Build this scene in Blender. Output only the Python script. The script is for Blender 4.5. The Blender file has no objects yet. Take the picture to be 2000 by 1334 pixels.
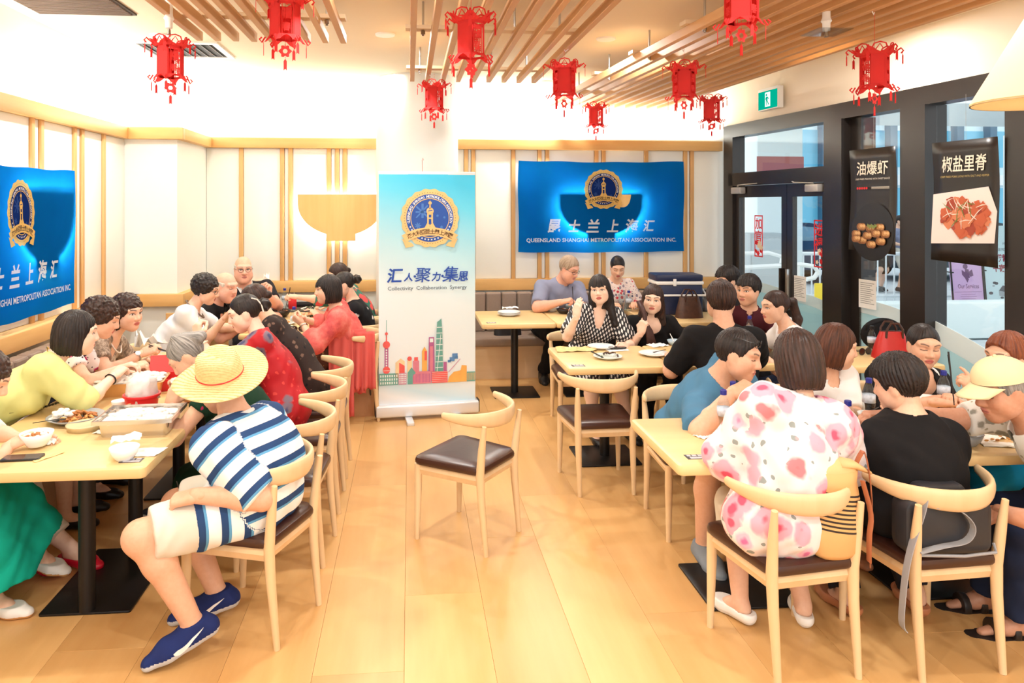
import bpy, bmesh, math, random, time
import numpy as np
from mathutils import Vector, Matrix
T0 = time.time()
random.seed(7)
RNG = np.random.default_rng(7)
SC = bpy.context.scene
COL = SC.collection
PI = math.pi
R = math.radians

# ------------------------------------------------------------------ camera, world, exposure, lights
CAMH, YAW, FPX, PCX, PCY = 1.85, R(5), 1400.0, 922.0, 400.0     # eye height, yaw, focal length and principal point (2000 x 1334 frame)
cam = bpy.data.cameras.new('camera')
cam.sensor_fit = 'HORIZONTAL'
cam.sensor_width = 36.0
cam.lens = FPX * 36.0 / 2000.0
cam.shift_x = (1000 - PCX) / 2000.0
cam.shift_y = (PCY - 667) / 2000.0
cam.clip_end = 200
co = bpy.data.objects.new('camera', cam)
COL.objects.link(co)
co.location = (0, 0, CAMH)
co.rotation_euler = (PI / 2, 0, -YAW)
SC.camera = co
vs = SC.view_settings
vs.view_transform = 'Standard'
vs.look = 'None'
vs.gamma = 1.0
vs.use_curve_mapping = False
vs.exposure = 0.07
SC.display_settings.display_device = 'sRGB'
SC.cycles.use_denoising = True
SC.cycles.max_bounces = 8
SC.cycles.diffuse_bounces = 5
SC.cycles.transparent_max_bounces = 16
SC.cycles.sample_clamp_indirect = 6.0
world = bpy.data.worlds.new('world')
SC.world = world
world.use_nodes = True
world.node_tree.nodes['Background'].inputs[0].default_value = (0.93, 0.97, 1.0, 1)
world.node_tree.nodes['Background'].inputs[1].default_value = 1.7


def area(name, loc, rot, sx, sy, power, color=(1, 0.96, 0.9), shape='RECTANGLE', spread=PI):
    l = bpy.data.lights.new(name, 'AREA')
    l.shape = shape
    l.size = sx
    l.size_y = sy
    l.energy = power
    l.color = color
    l.spread = spread
    o = bpy.data.objects.new(name, l)
    COL.objects.link(o)
    o.location = loc
    o.rotation_euler = rot
    return o


# LED strips lying on top of the wooden rail (the cove light of the room), shining up
COVE = (1.0, 0.985, 0.93)
area('cove_light', (-2.66, 2.6, 2.6), (PI, 0, 0), 0.05, 9.0, 56, COVE)
area('cove_light', (-2.47, 7.06, 2.6), (PI, 0, 0), 0.5, 0.05, 5, COVE)
area('cove_light', (-2.16, 7.6, 2.6), (PI, 0, 0), 0.05, 0.95, 9, COVE)
area('cove_light', (-1.25, 8.03, 2.6), (PI, 0, 0), 1.85, 0.05, 18, COVE)
area('cove_light', (2.05, 8.03, 2.6), (PI, 0, 0), 3.0, 0.05, 28, COVE)
# recessed downlights in the ceiling (four of them are in view)
DOWNLIGHTS = [(-1.97, 5.89), (-0.19, 5.71), (1.59, 5.70), (1.49, 7.75), (-0.2, 7.4), (-0.19, 3.6), (-1.97, 3.6), (3.3, 5.0), (3.3, 2.8), (1.6, 2.4), (-0.2, 1.2), (-1.97, 1.2),
              (1.6, 0.3), (3.3, 0.6), (-1.0, -0.9), (1.0, -0.9), (2.9, -1.0)]
for dx, dy in DOWNLIGHTS:
    area('downlight_lamp', (dx, dy, 3.185), (0, 0, 0), 0.11, 0.11, 23, (1.0, 0.97, 0.925), 'DISK')


def at(px, py, y):
    """world point seen at photo pixel (px, py) on the plane Y = y"""
    a = (px - PCX) / FPX
    b = (PCY - py) / FPX
    d = Vector((math.sin(YAW) + a * math.cos(YAW), math.cos(YAW) - a * math.sin(YAW), b))
    t = y / d.y
    return Vector((d.x * t, y, CAMH + d.z * t))


def atz(px, py, z):
    a = (px - PCX) / FPX
    b = (PCY - py) / FPX
    d = Vector((math.sin(YAW) + a * math.cos(YAW), math.cos(YAW) - a * math.sin(YAW), b))
    t = (z - CAMH) / d.z
    return Vector((d.x * t, d.y * t, z))


# ------------------------------------------------------------------ materials
def lin(c):
    c = c / 255.0
    return c / 12.92 if c <= 0.04045 else ((c + 0.055) / 1.055) ** 2.4


def col(r, g, b):
    return (lin(r), lin(g), lin(b), 1.0)


class NT:
    def __init__(self, name):
        self.m = bpy.data.materials.new(name)
        self.m.use_nodes = True
        self.t = self.m.node_tree
        self.bsdf = self.t.nodes['Principled BSDF']
        self.out = self.t.nodes['Material Output']

    def n(self, typ, **kw):
        nd = self.t.nodes.new(typ)
        for k, v in kw.items():
            if k.startswith('i_'):
                key = k[2:]
                key = int(key) if key.isdigit() else key
                nd.inputs[key].default_value = v
            else:
                setattr(nd, k, v)
        return nd

    def l(self, a, b):
        self.t.links.new(a, b)

    def ramp(self, fac, stops, interp='LINEAR'):
        r = self.t.nodes.new('ShaderNodeValToRGB')
        r.color_ramp.interpolation = interp
        e = r.color_ramp.elements
        while len(e) < len(stops):
            e.new(0.5)
        for i, (p, c) in enumerate(stops):
            e[i].position = p
            e[i].color = c
        self.l(fac, r.inputs[0])
        return r.outputs[0]

    def mix(self, fac, a, b, blend='MIX'):
        m = self.t.nodes.new('ShaderNodeMix')
        m.data_type = 'RGBA'
        m.blend_type = blend
        for v, k in ((fac, 0), (a, 6), (b, 7)):
            if hasattr(v, 'is_linked') or hasattr(v, 'links'):
                self.l(v, m.inputs[k])
            else:
                m.inputs[k].default_value = v
        return m.outputs[2]

    def math(self, op, a, b=0.0, c=None):
        m = self.t.nodes.new('ShaderNodeMath')
        m.operation = op
        for i, v in enumerate((a, b) if c is None else (a, b, c)):
            if hasattr(v, 'links'):
                self.l(v, m.inputs[i])
            else:
                m.inputs[i].default_value = v
        return m.outputs[0]

    def coord(self, scale=(1, 1, 1), kind='Object', rot=(0, 0, 0)):
        tc = self.t.nodes.new('ShaderNodeTexCoord')
        mp = self.t.nodes.new('ShaderNodeMapping')
        mp.inputs['Scale'].default_value = scale
        mp.inputs['Rotation'].default_value = rot
        self.l(tc.outputs[kind], mp.inputs[0])
        return mp.outputs[0]

    def attr(self, name):
        a = self.t.nodes.new('ShaderNodeAttribute')
        a.attribute_name = name
        return a

    def noise(self, vec, scale, detail=3, rough=0.5):
        n = self.t.nodes.new('ShaderNodeTexNoise')
        n.inputs['Scale'].default_value = scale
        n.inputs['Detail'].default_value = detail
        n.inputs['Roughness'].default_value = rough
        self.l(vec, n.inputs['Vector'])
        return n.outputs[0]

    def bump(self, h, strength=0.2, dist=0.01):
        b = self.t.nodes.new('ShaderNodeBump')
        b.inputs['Strength'].default_value = strength
        b.inputs['Distance'].default_value = dist
        self.l(h, b.inputs['Height'])
        self.l(b.outputs[0], self.bsdf.inputs['Normal'])


MATS = {}


def plain(name, c, rough=0.5, metal=0.0, spec=0.5, noise=0.0, nscale=20, emit=None, alpha=None, trans=0.0, bump=0.0, sheen=0.0):
    if name in MATS:
        return MATS[name]
    t = NT(name)
    b = t.bsdf
    b.inputs['Base Color'].default_value = c
    b.inputs['Roughness'].default_value = rough
    b.inputs['Metallic'].default_value = metal
    b.inputs['Specular IOR Level'].default_value = spec
    b.inputs['Transmission Weight'].default_value = trans
    if sheen:
        b.inputs['Sheen Weight'].default_value = sheen
    if noise or bump:
        f = t.noise(t.coord(), nscale, 4)
        if noise:
            k = 1 - noise
            dark = (c[0] * k, c[1] * k, c[2] * k, 1)
            t.l(t.ramp(f, [(0.3, dark), (0.7, c)]), b.inputs['Base Color'])
        if bump:
            t.bump(f, bump, 0.004)
    if emit:
        b.inputs['Emission Color'].default_value = c
        b.inputs['Emission Strength'].default_value = emit
    if alpha is not None:
        b.inputs['Alpha'].default_value = alpha
    MATS[name] = t.m
    return t.m


def wood(name, c1, c2, axis=1, scale=9.0, rough=0.35, stretch=0.07, per_object=0.0, spec=0.4):
    if name in MATS:
        return MATS[name]
    t = NT(name)
    s = [1, 1, 1]
    s[axis] = stretch
    tc = t.n('ShaderNodeTexCoord')
    vec = tc.outputs['Object']
    if per_object:
        oi = t.n('ShaderNodeObjectInfo')
        va = t.n('ShaderNodeVectorMath', operation='ADD')
        t.l(vec, va.inputs[0])
        sc = t.n('ShaderNodeVectorMath', operation='SCALE')
        cb = t.n('ShaderNodeCombineXYZ')
        for i in range(3):
            t.l(oi.outputs['Random'], cb.inputs[i])
        t.l(cb.outputs[0], sc.inputs[0])
        sc.inputs['Scale'].default_value = 37.0
        t.l(sc.outputs[0], va.inputs[1])
        vec = va.outputs[0]
    mp = t.n('ShaderNodeMapping')
    mp.inputs['Scale'].default_value = s
    t.l(vec, mp.inputs[0])
    f = t.noise(mp.outputs[0], scale, 6, 0.6)
    w = t.noise(mp.outputs[0], scale * 0.25, 2, 0.5)
    fac = t.math('ADD', t.math('MULTIPLY', f, 0.6), t.math('MULTIPLY', w, 0.4))
    c = t.ramp(fac, [(0.32, c2), (0.66, c1)])
    if per_object:
        oi2 = t.n('ShaderNodeObjectInfo')
        hsv = t.n('ShaderNodeHueSaturation')
        t.l(t.math('MULTIPLY_ADD', oi2.outputs['Random'], per_object, 1 - per_object * 0.5), hsv.inputs['Value'])
        t.l(c, hsv.inputs['Color'])
        c = hsv.outputs[0]
    t.l(c, t.bsdf.inputs['Base Color'])
    t.bsdf.inputs['Roughness'].default_value = rough
    t.bsdf.inputs['Specular IOR Level'].default_value = spec
    MATS[name] = t.m
    return t.m


def glassy(name, tint=(0.93, 0.98, 0.98, 1), refl=0.12):
    """thin window glass: clear with Fresnel reflection"""
    if name in MATS:
        return MATS[name]
    t = NT(name)
    tr = t.n('ShaderNodeBsdfTransparent')
    tr.inputs[0].default_value = tint
    gl = t.n('ShaderNodeBsdfGlossy')
    gl.inputs['Roughness'].default_value = 0.02
    lw = t.n('ShaderNodeLayerWeight')
    mx = t.n('ShaderNodeMixShader')
    t.l(t.math('MULTIPLY_ADD', t.math('POWER', lw.outputs['Facing'], 4.0), 0.45, refl * 0.35), mx.inputs[0])
    t.l(tr.outputs[0], mx.inputs[1])
    t.l(gl.outputs[0], mx.inputs[2])
    t.l(mx.outputs[0], t.out.inputs[0])
    MATS[name] = t.m
    return t.m


def clothy(name, c, trans=0.4, noise=0.1, nscale=6):
    """thin cloth that lets light through"""
    if name in MATS:
        return MATS[name]
    t = NT(name)
    f = t.noise(t.coord(), nscale, 4)
    k = 1 - noise
    cc = t.ramp(f, [(0.3, (c[0] * k, c[1] * k, c[2] * k, 1)), (0.7, c)])
    df = t.n('ShaderNodeBsdfDiffuse')
    tl = t.n('ShaderNodeBsdfTranslucent')
    mx = t.n('ShaderNodeMixShader')
    mx.inputs[0].default_value = trans
    t.l(cc, df.inputs[0])
    t.l(cc, tl.inputs[0])
    t.l(df.outputs[0], mx.inputs[1])
    t.l(tl.outputs[0], mx.inputs[2])
    t.l(mx.outputs[0], t.out.inputs[0])
    MATS[name] = t.m
    return t.m


def emis(name, c, s):
    if name in MATS:
        return MATS[name]
    t = NT(name)
    e = t.n('ShaderNodeEmission')
    e.inputs[0].default_value = c
    e.inputs[1].default_value = s
    t.l(e.outputs[0], t.out.inputs[0])
    MATS[name] = t.m
    return t.m


# ------------------------------------------------------------------ mesh building
class MB:
    def __init__(self):
        self.v, self.f, self.mi = [], [], []

    def add(self, verts, faces, mi=0, M=None):
        o = len(self.v)
        if M is not None:
            verts = [M @ Vector(p) for p in verts]
        self.v += [tuple(p) for p in verts]
        self.f += [tuple(o + i for i in f) for f in faces]
        self.mi += [mi] * len(faces)
        return self

    def box(self, lo, hi, mi=0, M=None):
        x0, y0, z0 = lo
        x1, y1, z1 = hi
        v = [(x0, y0, z0), (x1, y0, z0), (x1, y1, z0), (x0, y1, z0), (x0, y0, z1), (x1, y0, z1), (x1, y1, z1), (x0, y1, z1)]
        f = [(0, 3, 2, 1), (4, 5, 6, 7), (0, 1, 5, 4), (1, 2, 6, 5), (2, 3, 7, 6), (3, 0, 4, 7)]
        return self.add(v, f, mi, M)

    def rbox(self, lo, hi, r, mi=0, M=None, seg=3, axis=2):
        """box with rounded edges around one axis and small chamfers at both ends"""
        d = [hi[i] - lo[i] for i in range(3)]
        c = [(hi[i] + lo[i]) / 2 for i in range(3)]
        a, b = [i for i in range(3) if i != axis]
        h = d[axis] / 2
        ch = min(r * 0.5, h * 0.6)

        def ring(off, z):
            out = []
            for sx, sy, a0 in ((1, 1, 0), (-1, 1, 90), (-1, -1, 180), (1, -1, 270)):
                for k in range(seg + 1):
                    an = R(a0 + 90 * k / seg)
                    rr = max(r - off, 0.0005)
                    p = [0, 0, 0]
                    p[a] = c[a] + sx * (d[a] / 2 - r) + rr * math.cos(an)
                    p[b] = c[b] + sy * (d[b] / 2 - r) + rr * math.sin(an)
                    p[axis] = c[axis] + z
                    out.append(tuple(p))
            return out
        rings = [ring(ch, -h), ring(ch * 0.3, -h + ch * 0.3), ring(0, -h + ch), ring(0, h - ch), ring(ch * 0.3, h - ch * 0.3), ring(ch, h)]
        flip = axis == 1
        return self.loft(rings, mi, M, caps=True, flip=flip)

    def loft(self, rings, mi=0, M=None, caps=True, closed=True, flip=False):
        n = len(rings[0])
        v = [p for r in rings for p in r]
        f = []
        for i in range(len(rings) - 1):
            for j in range(n if closed else n - 1):
                k = (j + 1) % n
                f.append((i * n + j, i * n + k, (i + 1) * n + k, (i + 1) * n + j))
        if caps:
            f.append(tuple(reversed(range(n))))
            f.append(tuple((len(rings) - 1) * n + j for j in range(n)))
        if flip:
            f = [tuple(reversed(q)) for q in f]
        return self.add(v, f, mi, M)

    def tube(self, pts, rad, seg=10, mi=0, M=None, caps=True, flat=1.0, up=None):
        """tube along a path; rad: number or list (each may be a pair w, h)"""
        pts = [Vector(p) for p in pts]
        n = len(pts)
        if 4 <= n <= 8 and isinstance(rad, (list, tuple)) and all(r == rad[0] for r in rad):   # straps: round off the corners
            out = []
            for i in range(n - 1):
                p0, p1, p2, p3 = pts[max(i - 1, 0)], pts[i], pts[i + 1], pts[min(i + 2, n - 1)]
                for k in range(4):
                    u = k / 4
                    out.append(0.5 * ((2 * p1) + (p2 - p0) * u + (2 * p0 - 5 * p1 + 4 * p2 - p3) * u * u + (3 * p1 - p0 - 3 * p2 + p3) * u ** 3))
            pts = out + [pts[-1]]
            n = len(pts)
            rad = rad[0] if not isinstance(rad[0], (list, tuple)) else [rad[0]] * n
        rings = []
        prev = None
        for i, p in enumerate(pts):
            t = (pts[min(i + 1, n - 1)] - pts[max(i - 1, 0)]).normalized()
            if prev is None:
                ref = Vector(up) if up else (Vector((0, 0, 1)) if abs(t.z) < 0.9 else Vector((1, 0, 0)))
                side = t.cross(ref).normalized()
            else:
                side = (prev - t * prev.dot(t)).normalized()
            prev = side
            nn = side.cross(t).normalized()
            r = rad[i] if isinstance(rad, (list, tuple)) else rad
            rw, rh = r if isinstance(r, (list, tuple)) else (r, r * flat)
            rings.append([tuple(p + side * (rw * math.cos(2 * PI * k / seg)) + nn * (rh * math.sin(2 * PI * k / seg))) for k in range(seg)])
        return self.loft(rings, mi, M, caps, flip=True)

    def cyl(self, a, b, ra, rb=None, seg=14, mi=0, M=None):
        return self.tube([a, b], [ra, ra if rb is None else rb], seg, mi, M)

    def lathe(self, prof, seg=20, mi=0, M=None, c=(0, 0, 0)):
        """profile [(r, z)] revolved about Z; r = 0 ends become small caps"""
        rings = [[(c[0] + max(r, 1e-4) * math.cos(2 * PI * k / seg), c[1] + max(r, 1e-4) * math.sin(2 * PI * k / seg), c[2] + z) for k in range(seg)] for r, z in prof]
        return self.loft(rings, mi, M, True)

    def prism(self, poly, y0, y1, mi=0, M=None):
        """polygon in XZ extruded along Y"""
        n = len(poly)
        v = [(x, y0, z) for x, z in poly] + [(x, y1, z) for x, z in poly]
        f = [tuple(range(n)), tuple(reversed(range(n, 2 * n)))]
        for i in range(n):
            k = (i + 1) % n
            f.append((i, n + i, n + k, k))
        return self.add(v, f, mi, M)

    def sphere(self, c, r, seg=12, rings=8, mi=0, M=None):
        rx, ry, rz = r if isinstance(r, (tuple, list)) else (r, r, r)
        rr = [[(c[0] + rx * math.sin(PI * i / rings) * math.cos(2 * PI * k / seg) if 0 < i < rings else c[0] + 1e-4 * math.cos(2 * PI * k / seg),
                c[1] + ry * math.sin(PI * i / rings) * math.sin(2 * PI * k / seg) if 0 < i < rings else c[1] + 1e-4 * math.sin(2 * PI * k / seg),
                c[2] - rz * math.cos(PI * i / rings)) for k in range(seg)] for i in range(rings + 1)]
        return self.loft(rr, mi, M, True)

    def mesh(self, name, mats, smooth=False):
        me = bpy.data.meshes.new(name)
        me.from_pydata(self.v, [], self.f)
        for m in mats if isinstance(mats, (list, tuple)) else [mats]:
            me.materials.append(m)
        me.polygons.foreach_set('material_index', self.mi)
        if smooth:
            me.polygons.foreach_set('use_smooth', [True] * len(self.f))
        me.update()
        if smooth == 'auto':
            me.set_sharp_from_angle(angle=R(38))
        return me

    def build(self, name, mats, parent=None, loc=None, rz=0, smooth='auto'):
        return link(name, self.mesh(name, mats, smooth), parent, loc, rz)


def link(name, me, parent=None, loc=None, rz=0):
    o = bpy.data.objects.new(name, me)
    COL.objects.link(o)
    if parent:
        o.parent = parent
    if loc is not None:
        o.location = loc
    if rz:
        o.rotation_euler = (0, 0, rz)
    return o


def tag(o, label=None, cat=None, group=None, kind=None):
    for k, v in (('label', label), ('category', cat), ('group', group), ('kind', kind)):
        if v:
            o[k] = v
    return o


def root(name, label, cat, loc=(0, 0, 0), rz=0, group=None):
    o = bpy.data.objects.new(name, None)
    o.empty_display_size = 0.1
    COL.objects.link(o)
    o.location = loc
    o.rotation_euler = (0, 0, rz)
    return tag(o, label, cat, group)


def copy_tree(o, parent=None):
    c = o.copy()
    COL.objects.link(c)
    c.parent = parent
    for ch in [x for x in o.children]:
        copy_tree(ch, c)
    return c


_TXT = {}


def text_geo(s, bold=0.0, font_scale=1.0):
    """flat glyph geometry of a string, size 1, centred on its box: (verts Nx2, faces, width, height)"""
    key = (s, bold)
    if key not in _TXT:
        cu = bpy.data.curves.new('lettering', 'FONT')
        cu.body = s
        cu.offset = bold
        cu.resolution_u = 2
        ob = bpy.data.objects.new('lettering', cu)
        COL.objects.link(ob)
        dg = bpy.context.evaluated_depsgraph_get()
        me = bpy.data.meshes.new_from_object(ob.evaluated_get(dg))
        v = np.array([(p.co.x, p.co.y) for p in me.vertices])
        f = [tuple(p.vertices) for p in me.polygons]
        bpy.data.objects.remove(ob)
        bpy.data.curves.remove(cu)
        bpy.data.meshes.remove(me)
        lo, hi = v.min(0), v.max(0)
        v = v - (lo + hi) / 2
        _TXT[key] = (v, f, hi[0] - lo[0], hi[1] - lo[1])
    return _TXT[key]


def put_text(mb, s, cx, cz, width=None, height=None, mi=0, bold=0.0, shear=0.0, rot=0.0, y=0.0, fn=None, sub=False):
    """adds a string to mb in the XZ plane, facing -Y"""
    v, f, w, h = text_geo(s, bold)
    sx = width / w if width else height / h
    sy = height / h if height else sx
    x, z = v[:, 0] * sx, v[:, 1] * sy
    x = x + shear * z
    c, sn = math.cos(rot), math.sin(rot)
    X, Z = cx + x * c - z * sn, cz + x * sn + z * c
    pts = [(a, (fn(a, b) if fn else 0) + y, b) for a, b in zip(X, Z)]
    mb.add(pts, f, mi)


def disc(mb, cx, cz, r, y, mi, n=40, scallop=0, amp=0.0, fn=None, r0=0.0, a0=0, a1=360):
    """flat disc or ring in the XZ plane facing -Y"""
    v, f = [], []
    for k in range(n + 1):
        a = R(a0 + (a1 - a0) * k / n)
        rr = r + (amp * math.cos(scallop * a) if scallop else 0)
        for q in (r0, rr):
            x, z = cx + q * math.cos(a), cz + q * math.sin(a)
            v.append((x, y + (fn(x, z) if fn else 0), z))
    for k in range(n):
        f.append((2 * k, 2 * k + 1, 2 * k + 3, 2 * k + 2))
    mb.add(v, f, mi)


def flat(mb, poly, y, mi, fn=None):
    mb.add([(x, y + (fn(x, z) if fn else 0), z) for x, z in poly], [tuple(range(len(poly)))], mi)
# ------------------------------------------------------------------ palette
M_WALL = plain('white_plaster', col(236, 238, 232), 0.75, noise=0.02, nscale=3)
M_CEIL = plain('cream_ceiling', col(238, 226, 200), 0.85, noise=0.02, nscale=2)
M_RAIL = wood('rail_wood', col(226, 182, 118), col(208, 160, 96), axis=0, scale=14, rough=0.45)
M_RAILY = wood('rail_wood_deep', col(226, 182, 118), col(208, 160, 96), axis=1, scale=14, rough=0.45)
M_BATT = wood('batten_wood', col(222, 178, 120), col(204, 156, 98), axis=2, scale=14, rough=0.5)
M_SLAT = wood('slat_wood', col(214, 172, 122), col(190, 142, 92), axis=1, scale=12, rough=0.55, per_object=0.18)
M_FLOOR = wood('plank_wood', col(226, 182, 122), col(204, 154, 94), axis=1, scale=5.0, rough=0.33, stretch=0.09, per_object=0.14, spec=0.45)
M_TABLE = wood('table_wood', col(234, 205, 150), col(224, 190, 132), axis=0, scale=12, rough=0.35, stretch=0.06)
M_CHAIR = wood('chair_wood', col(234, 206, 164), col(222, 188, 142), axis=2, scale=10, rough=0.38, stretch=0.12)
M_BLACK = plain('black_steel', col(24, 22, 22), 0.4, spec=0.4)
M_FRAME = plain('dark_window_frame', col(40, 34, 31), 0.3, spec=0.5, noise=0.1, nscale=8)
M_STEEL = plain('brushed_steel', col(190, 190, 188), 0.28, metal=1.0)
M_LEATHER = plain('brown_leather', col(66, 38, 30), 0.3, spec=0.55, noise=0.12, nscale=30, bump=0.08)
M_WHITEP = plain('white_plastic', col(240, 241, 240), 0.35)
M_CERAMIC = plain('white_ceramic', col(240, 242, 242), 0.15, spec=0.6)
M_PAPER = plain('white_paper', col(244, 244, 240), 0.8, noise=0.03)
M_GLASS = glassy('window_glass', (0.975, 0.995, 0.995, 1))
M_REDPAPER = clothy('red_lantern_paper', col(240, 80, 80), 0.42, 0.08)
M_RED = plain('red_print', col(214, 34, 40), 0.5)
M_TAUPE = plain('taupe_upholstery', col(150, 130, 116), 0.55, noise=0.06, nscale=40, bump=0.05)

# ------------------------------------------------------------------ floor of single planks
fl = MB().box((-3.0, -3.0, -0.12), (4.7, 8.3, -0.022)).build('floor', plain('floor_joint', col(186, 138, 86), 0.7))
tag(fl, kind='structure')
PW, PL = 0.36, 1.9
pk = {}
for i in range(int(7.5 / PW) + 1):
    x0 = -2.9 + i * PW
    off = (i * 0.71) % 1.0 * PL
    y = -1.0 - off
    while y < 8.25:
        a, b = max(y, -1.0), min(y + PL, 8.25)
        if b - a > 0.05:
            key = round(b - a, 2)
            if key not in pk:
                g = 0.0009
                pk[key] = MB().rbox((0, 0, -0.022), (PW - g, b - a - g, 0.0), 0.0018, seg=1).mesh('plank', M_FLOOR)
            link('plank', pk[key], fl, (x0, a, 0))
        y += PL

# ------------------------------------------------------------------ walls and ceiling
tag(MB().box((-3.0, -3.0, 3.2), (5.0, 8.4, 3.35)).build('ceiling', M_CEIL), kind='structure')
WX = -2.72
wl = MB().box((WX - 0.2, -3.0, -0.1), (WX, 7.1, 3.2)).box((WX - 0.2, 7.1, -0.1), (-2.22, 8.1, 3.2))
wl = tag(wl.build('wall_left', M_WALL), kind='structure')
wb = tag(MB().box((-2.9, 8.1, -0.1), (3.75, 8.3, 3.2)).build('wall_back', M_WALL), kind='structure')
tag(MB().lathe([(0.44, 0), (0.44, 3.2)], 56, c=(0.085, 7.76, 0)).build('trim_1', plain('white_column_paint', col(236, 238, 236), 0.6)), kind='structure')
bpy.data.objects['trim_1']['label'] = 'round white column behind the roll-up banner'

# white panels between the battens (proud of the wall), rails and battens as pieces of the walls
M_PANEL = plain('white_wall_panel', col(240, 242, 236), 0.5)


def back_part(name, x0, x1, z0, z1, d0, d1, mat, r=0.004):
    return MB().rbox((x0, 8.1 - d1, z0), (x1, 8.1 - d0, z1), r, axis=2, seg=2).build(name, mat, wb)


def left_part(name, y0, y1, z0, z1, d1, mat):
    return MB().rbox((WX, y0, z0), (WX + d1, y1, z1), 0.004, axis=2, seg=2).build(name, mat, wl)


bw = 0.045
backs = [[-1.843, -1.4, -1.31, -0.89, -0.8, -0.715], [0.639, 0.72, 1.177, 1.479, 1.568, 2.141, 2.225, 2.728, 3.193, 3.272]]
for seg_i, (xs, xa, xb) in enumerate(((backs[0], -2.22, -0.33), (backs[1], 0.5, 3.62))):
    back_part('rail', xa, xb, 2.475, 2.585, 0.0, 0.075, M_RAIL)
    back_part('rail', xa, xb, 0.885, 1.01, 0.0, 0.06, M_RAIL)
    prev = xa
    for x in xs + [xb + bw]:
        if x - bw / 2 - prev > 0.03:
            back_part('panel', prev + 0.003, x - bw / 2 - 0.003, 1.012, 2.473, 0.0, 0.014, M_PANEL)
        if x < xb:
            back_part('batten', x - bw / 2, x + bw / 2, 1.01, 2.475, 0.0, 0.034, M_BATT)
        prev = x + bw / 2
# left wall
ys = [-0.2, 0.9, 1.05, 2.2, 3.1, 3.9, 5.40, 5.53, 6.056, 6.192, 6.61]
left_part('rail', -2.0, 7.1, 2.475, 2.585, 0.075, M_RAILY)
left_part('rail', -2.0, 7.1, 0.885, 1.0, 0.15, M_RAILY)
prev = -1.0
for y in ys + [7.1 + bw]:
    if y - bw / 2 - prev > 0.03:
        left_part('panel', prev + 0.003, min(y - bw / 2, 7.1) - 0.003, 1.002, 2.473, 0.014, M_PANEL)
    if y < 7:
        left_part('batten', y - bw / 2, y + bw / 2, 1.0, 2.475, 0.034, M_BATT)
    prev = y + bw / 2
# rails around the jog
for z0, z1, d in ((2.475, 2.585, 0.075), (0.885, 1.0, 0.075)):
    MB().rbox((WX + 0.07, 7.1 - d, z0), (-2.22 + d, 7.1, z1), 0.004, axis=2, seg=2).build('rail', M_RAIL, wl)
    MB().rbox((-2.22, 7.101, z0 + 0.001), (-2.2205 + d, 8.06, z1 - 0.001), 0.004, axis=2, seg=2).build('rail', M_RAILY, wl)

# bowl-shaped wall lamps, lit from behind
M_BOWL = wood('bowl_wood', col(228, 190, 126), col(216, 172, 104), axis=2, scale=10, rough=0.5)
M_LED = emis('warm_led_strip', (1.0, 0.97, 0.90, 1), 95.0)


def bowl_lamp(label, loc, rz, w=0.94, h=0.46):
    r = root('wall_lamp', label, 'lamp', loc, rz, 'bowl shaped wall lamps')
    hw = w / 2
    def shape(s):
        pts = [(-hw * s, 0.0 + (s - 1) * 0.1), (-hw * s, -0.10)]
        for k in range(0, 25):
            a = PI + PI * k / 24
            pts.append((hw * s * math.cos(a), -0.10 + (h - 0.10) * s * math.sin(a)))
        pts += [(hw * s, -0.10), (hw * s, 0.0 + (s - 1) * 0.1)]
        return pts
    MB().prism(shape(1.0), -0.066, -0.052).build('bowl', M_BOWL, r, smooth=False)
    MB().box((-0.16, -0.0675, -h - 0.055), (0.16, -0.050, -h + 0.03)).build('bowl_foot', M_BOWL, r, smooth=False)
    MB().box((-0.2, -0.052, -0.3), (0.2, 0.0, -0.1)).build('bracket', M_WHITEP, r)
    p = shape(0.93)
    p = [(x, z - 0.02) for x, z in p]
    MB().tube([(x, -0.034, z) for x, z in p + [p[0]]], 0.007, 6).build('led_strip', M_LED, r)
    return r


bowl_lamp('backlit wooden bowl lamp on the bare wall beside the white column', (-0.752, 8.066, 1.966), 0)
bowl_lamp('backlit wooden bowl lamp glowing through the large blue flag on the far wall', (2.175, 8.066, 1.966), 0)
bowl_lamp('backlit wooden bowl lamp glowing through the blue flag nearest the wall end', (-2.686, 5.43, 1.945), PI / 2, 0.80, 0.50)

# ------------------------------------------------------------------ ceiling fittings
for i, (dx, dy) in enumerate(DOWNLIGHTS[:4]):
    where = ['behind the hexagonal lantern over the long table', 'between the two slat rafts, beside the white column', 'beside the timber raft in the middle of the ceiling', 'at the far end of the slat raft'][i] if i < 4 else 'over the dining floor out of view'
    r = root('downlight', 'recessed round ceiling downlight ' + where, 'ceiling light', (dx, dy, 3.2), 0, 'recessed ceiling downlights')
    MB().lathe([(0.058, -0.012), (0.075, -0.012), (0.08, 0.0), (0.058, 0.0)], 24).build('trim_ring', M_WHITEP, r)
M_GRILLE = plain('dark_grille', col(120, 100, 84), 0.7)
r = root('air_grille', 'large brown louvred return air grille in the ceiling corner', 'vent', (-2.25, 4.9, 3.199))
MB().box((-0.33, -0.5, -0.012), (0.33, 0.36, 0.0)).build('backing', plain('grille_dark', col(70, 58, 48), 0.8), r)
for k in range(28):
    MB().box((-0.31, -0.48 + k * 0.0295, -0.022), (0.31, -0.468 + k * 0.0295, -0.012)).build('slat', M_GRILLE, r)
r = root('air_diffuser', 'white square ceiling air diffuser with dark slots', 'vent', (-1.95, 6.42, 3.2))
g = MB()
for a, b in (((-0.36, -0.32), (0.36, -0.27)), ((-0.36, 0.27), (0.36, 0.32)), ((-0.36, -0.27), (-0.31, 0.27)), ((0.31, -0.27), (0.36, 0.27))):
    g.box((a[0], a[1], -0.015), (b[0], b[1], 0))
g.build('frame', M_WHITEP, r)
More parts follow.
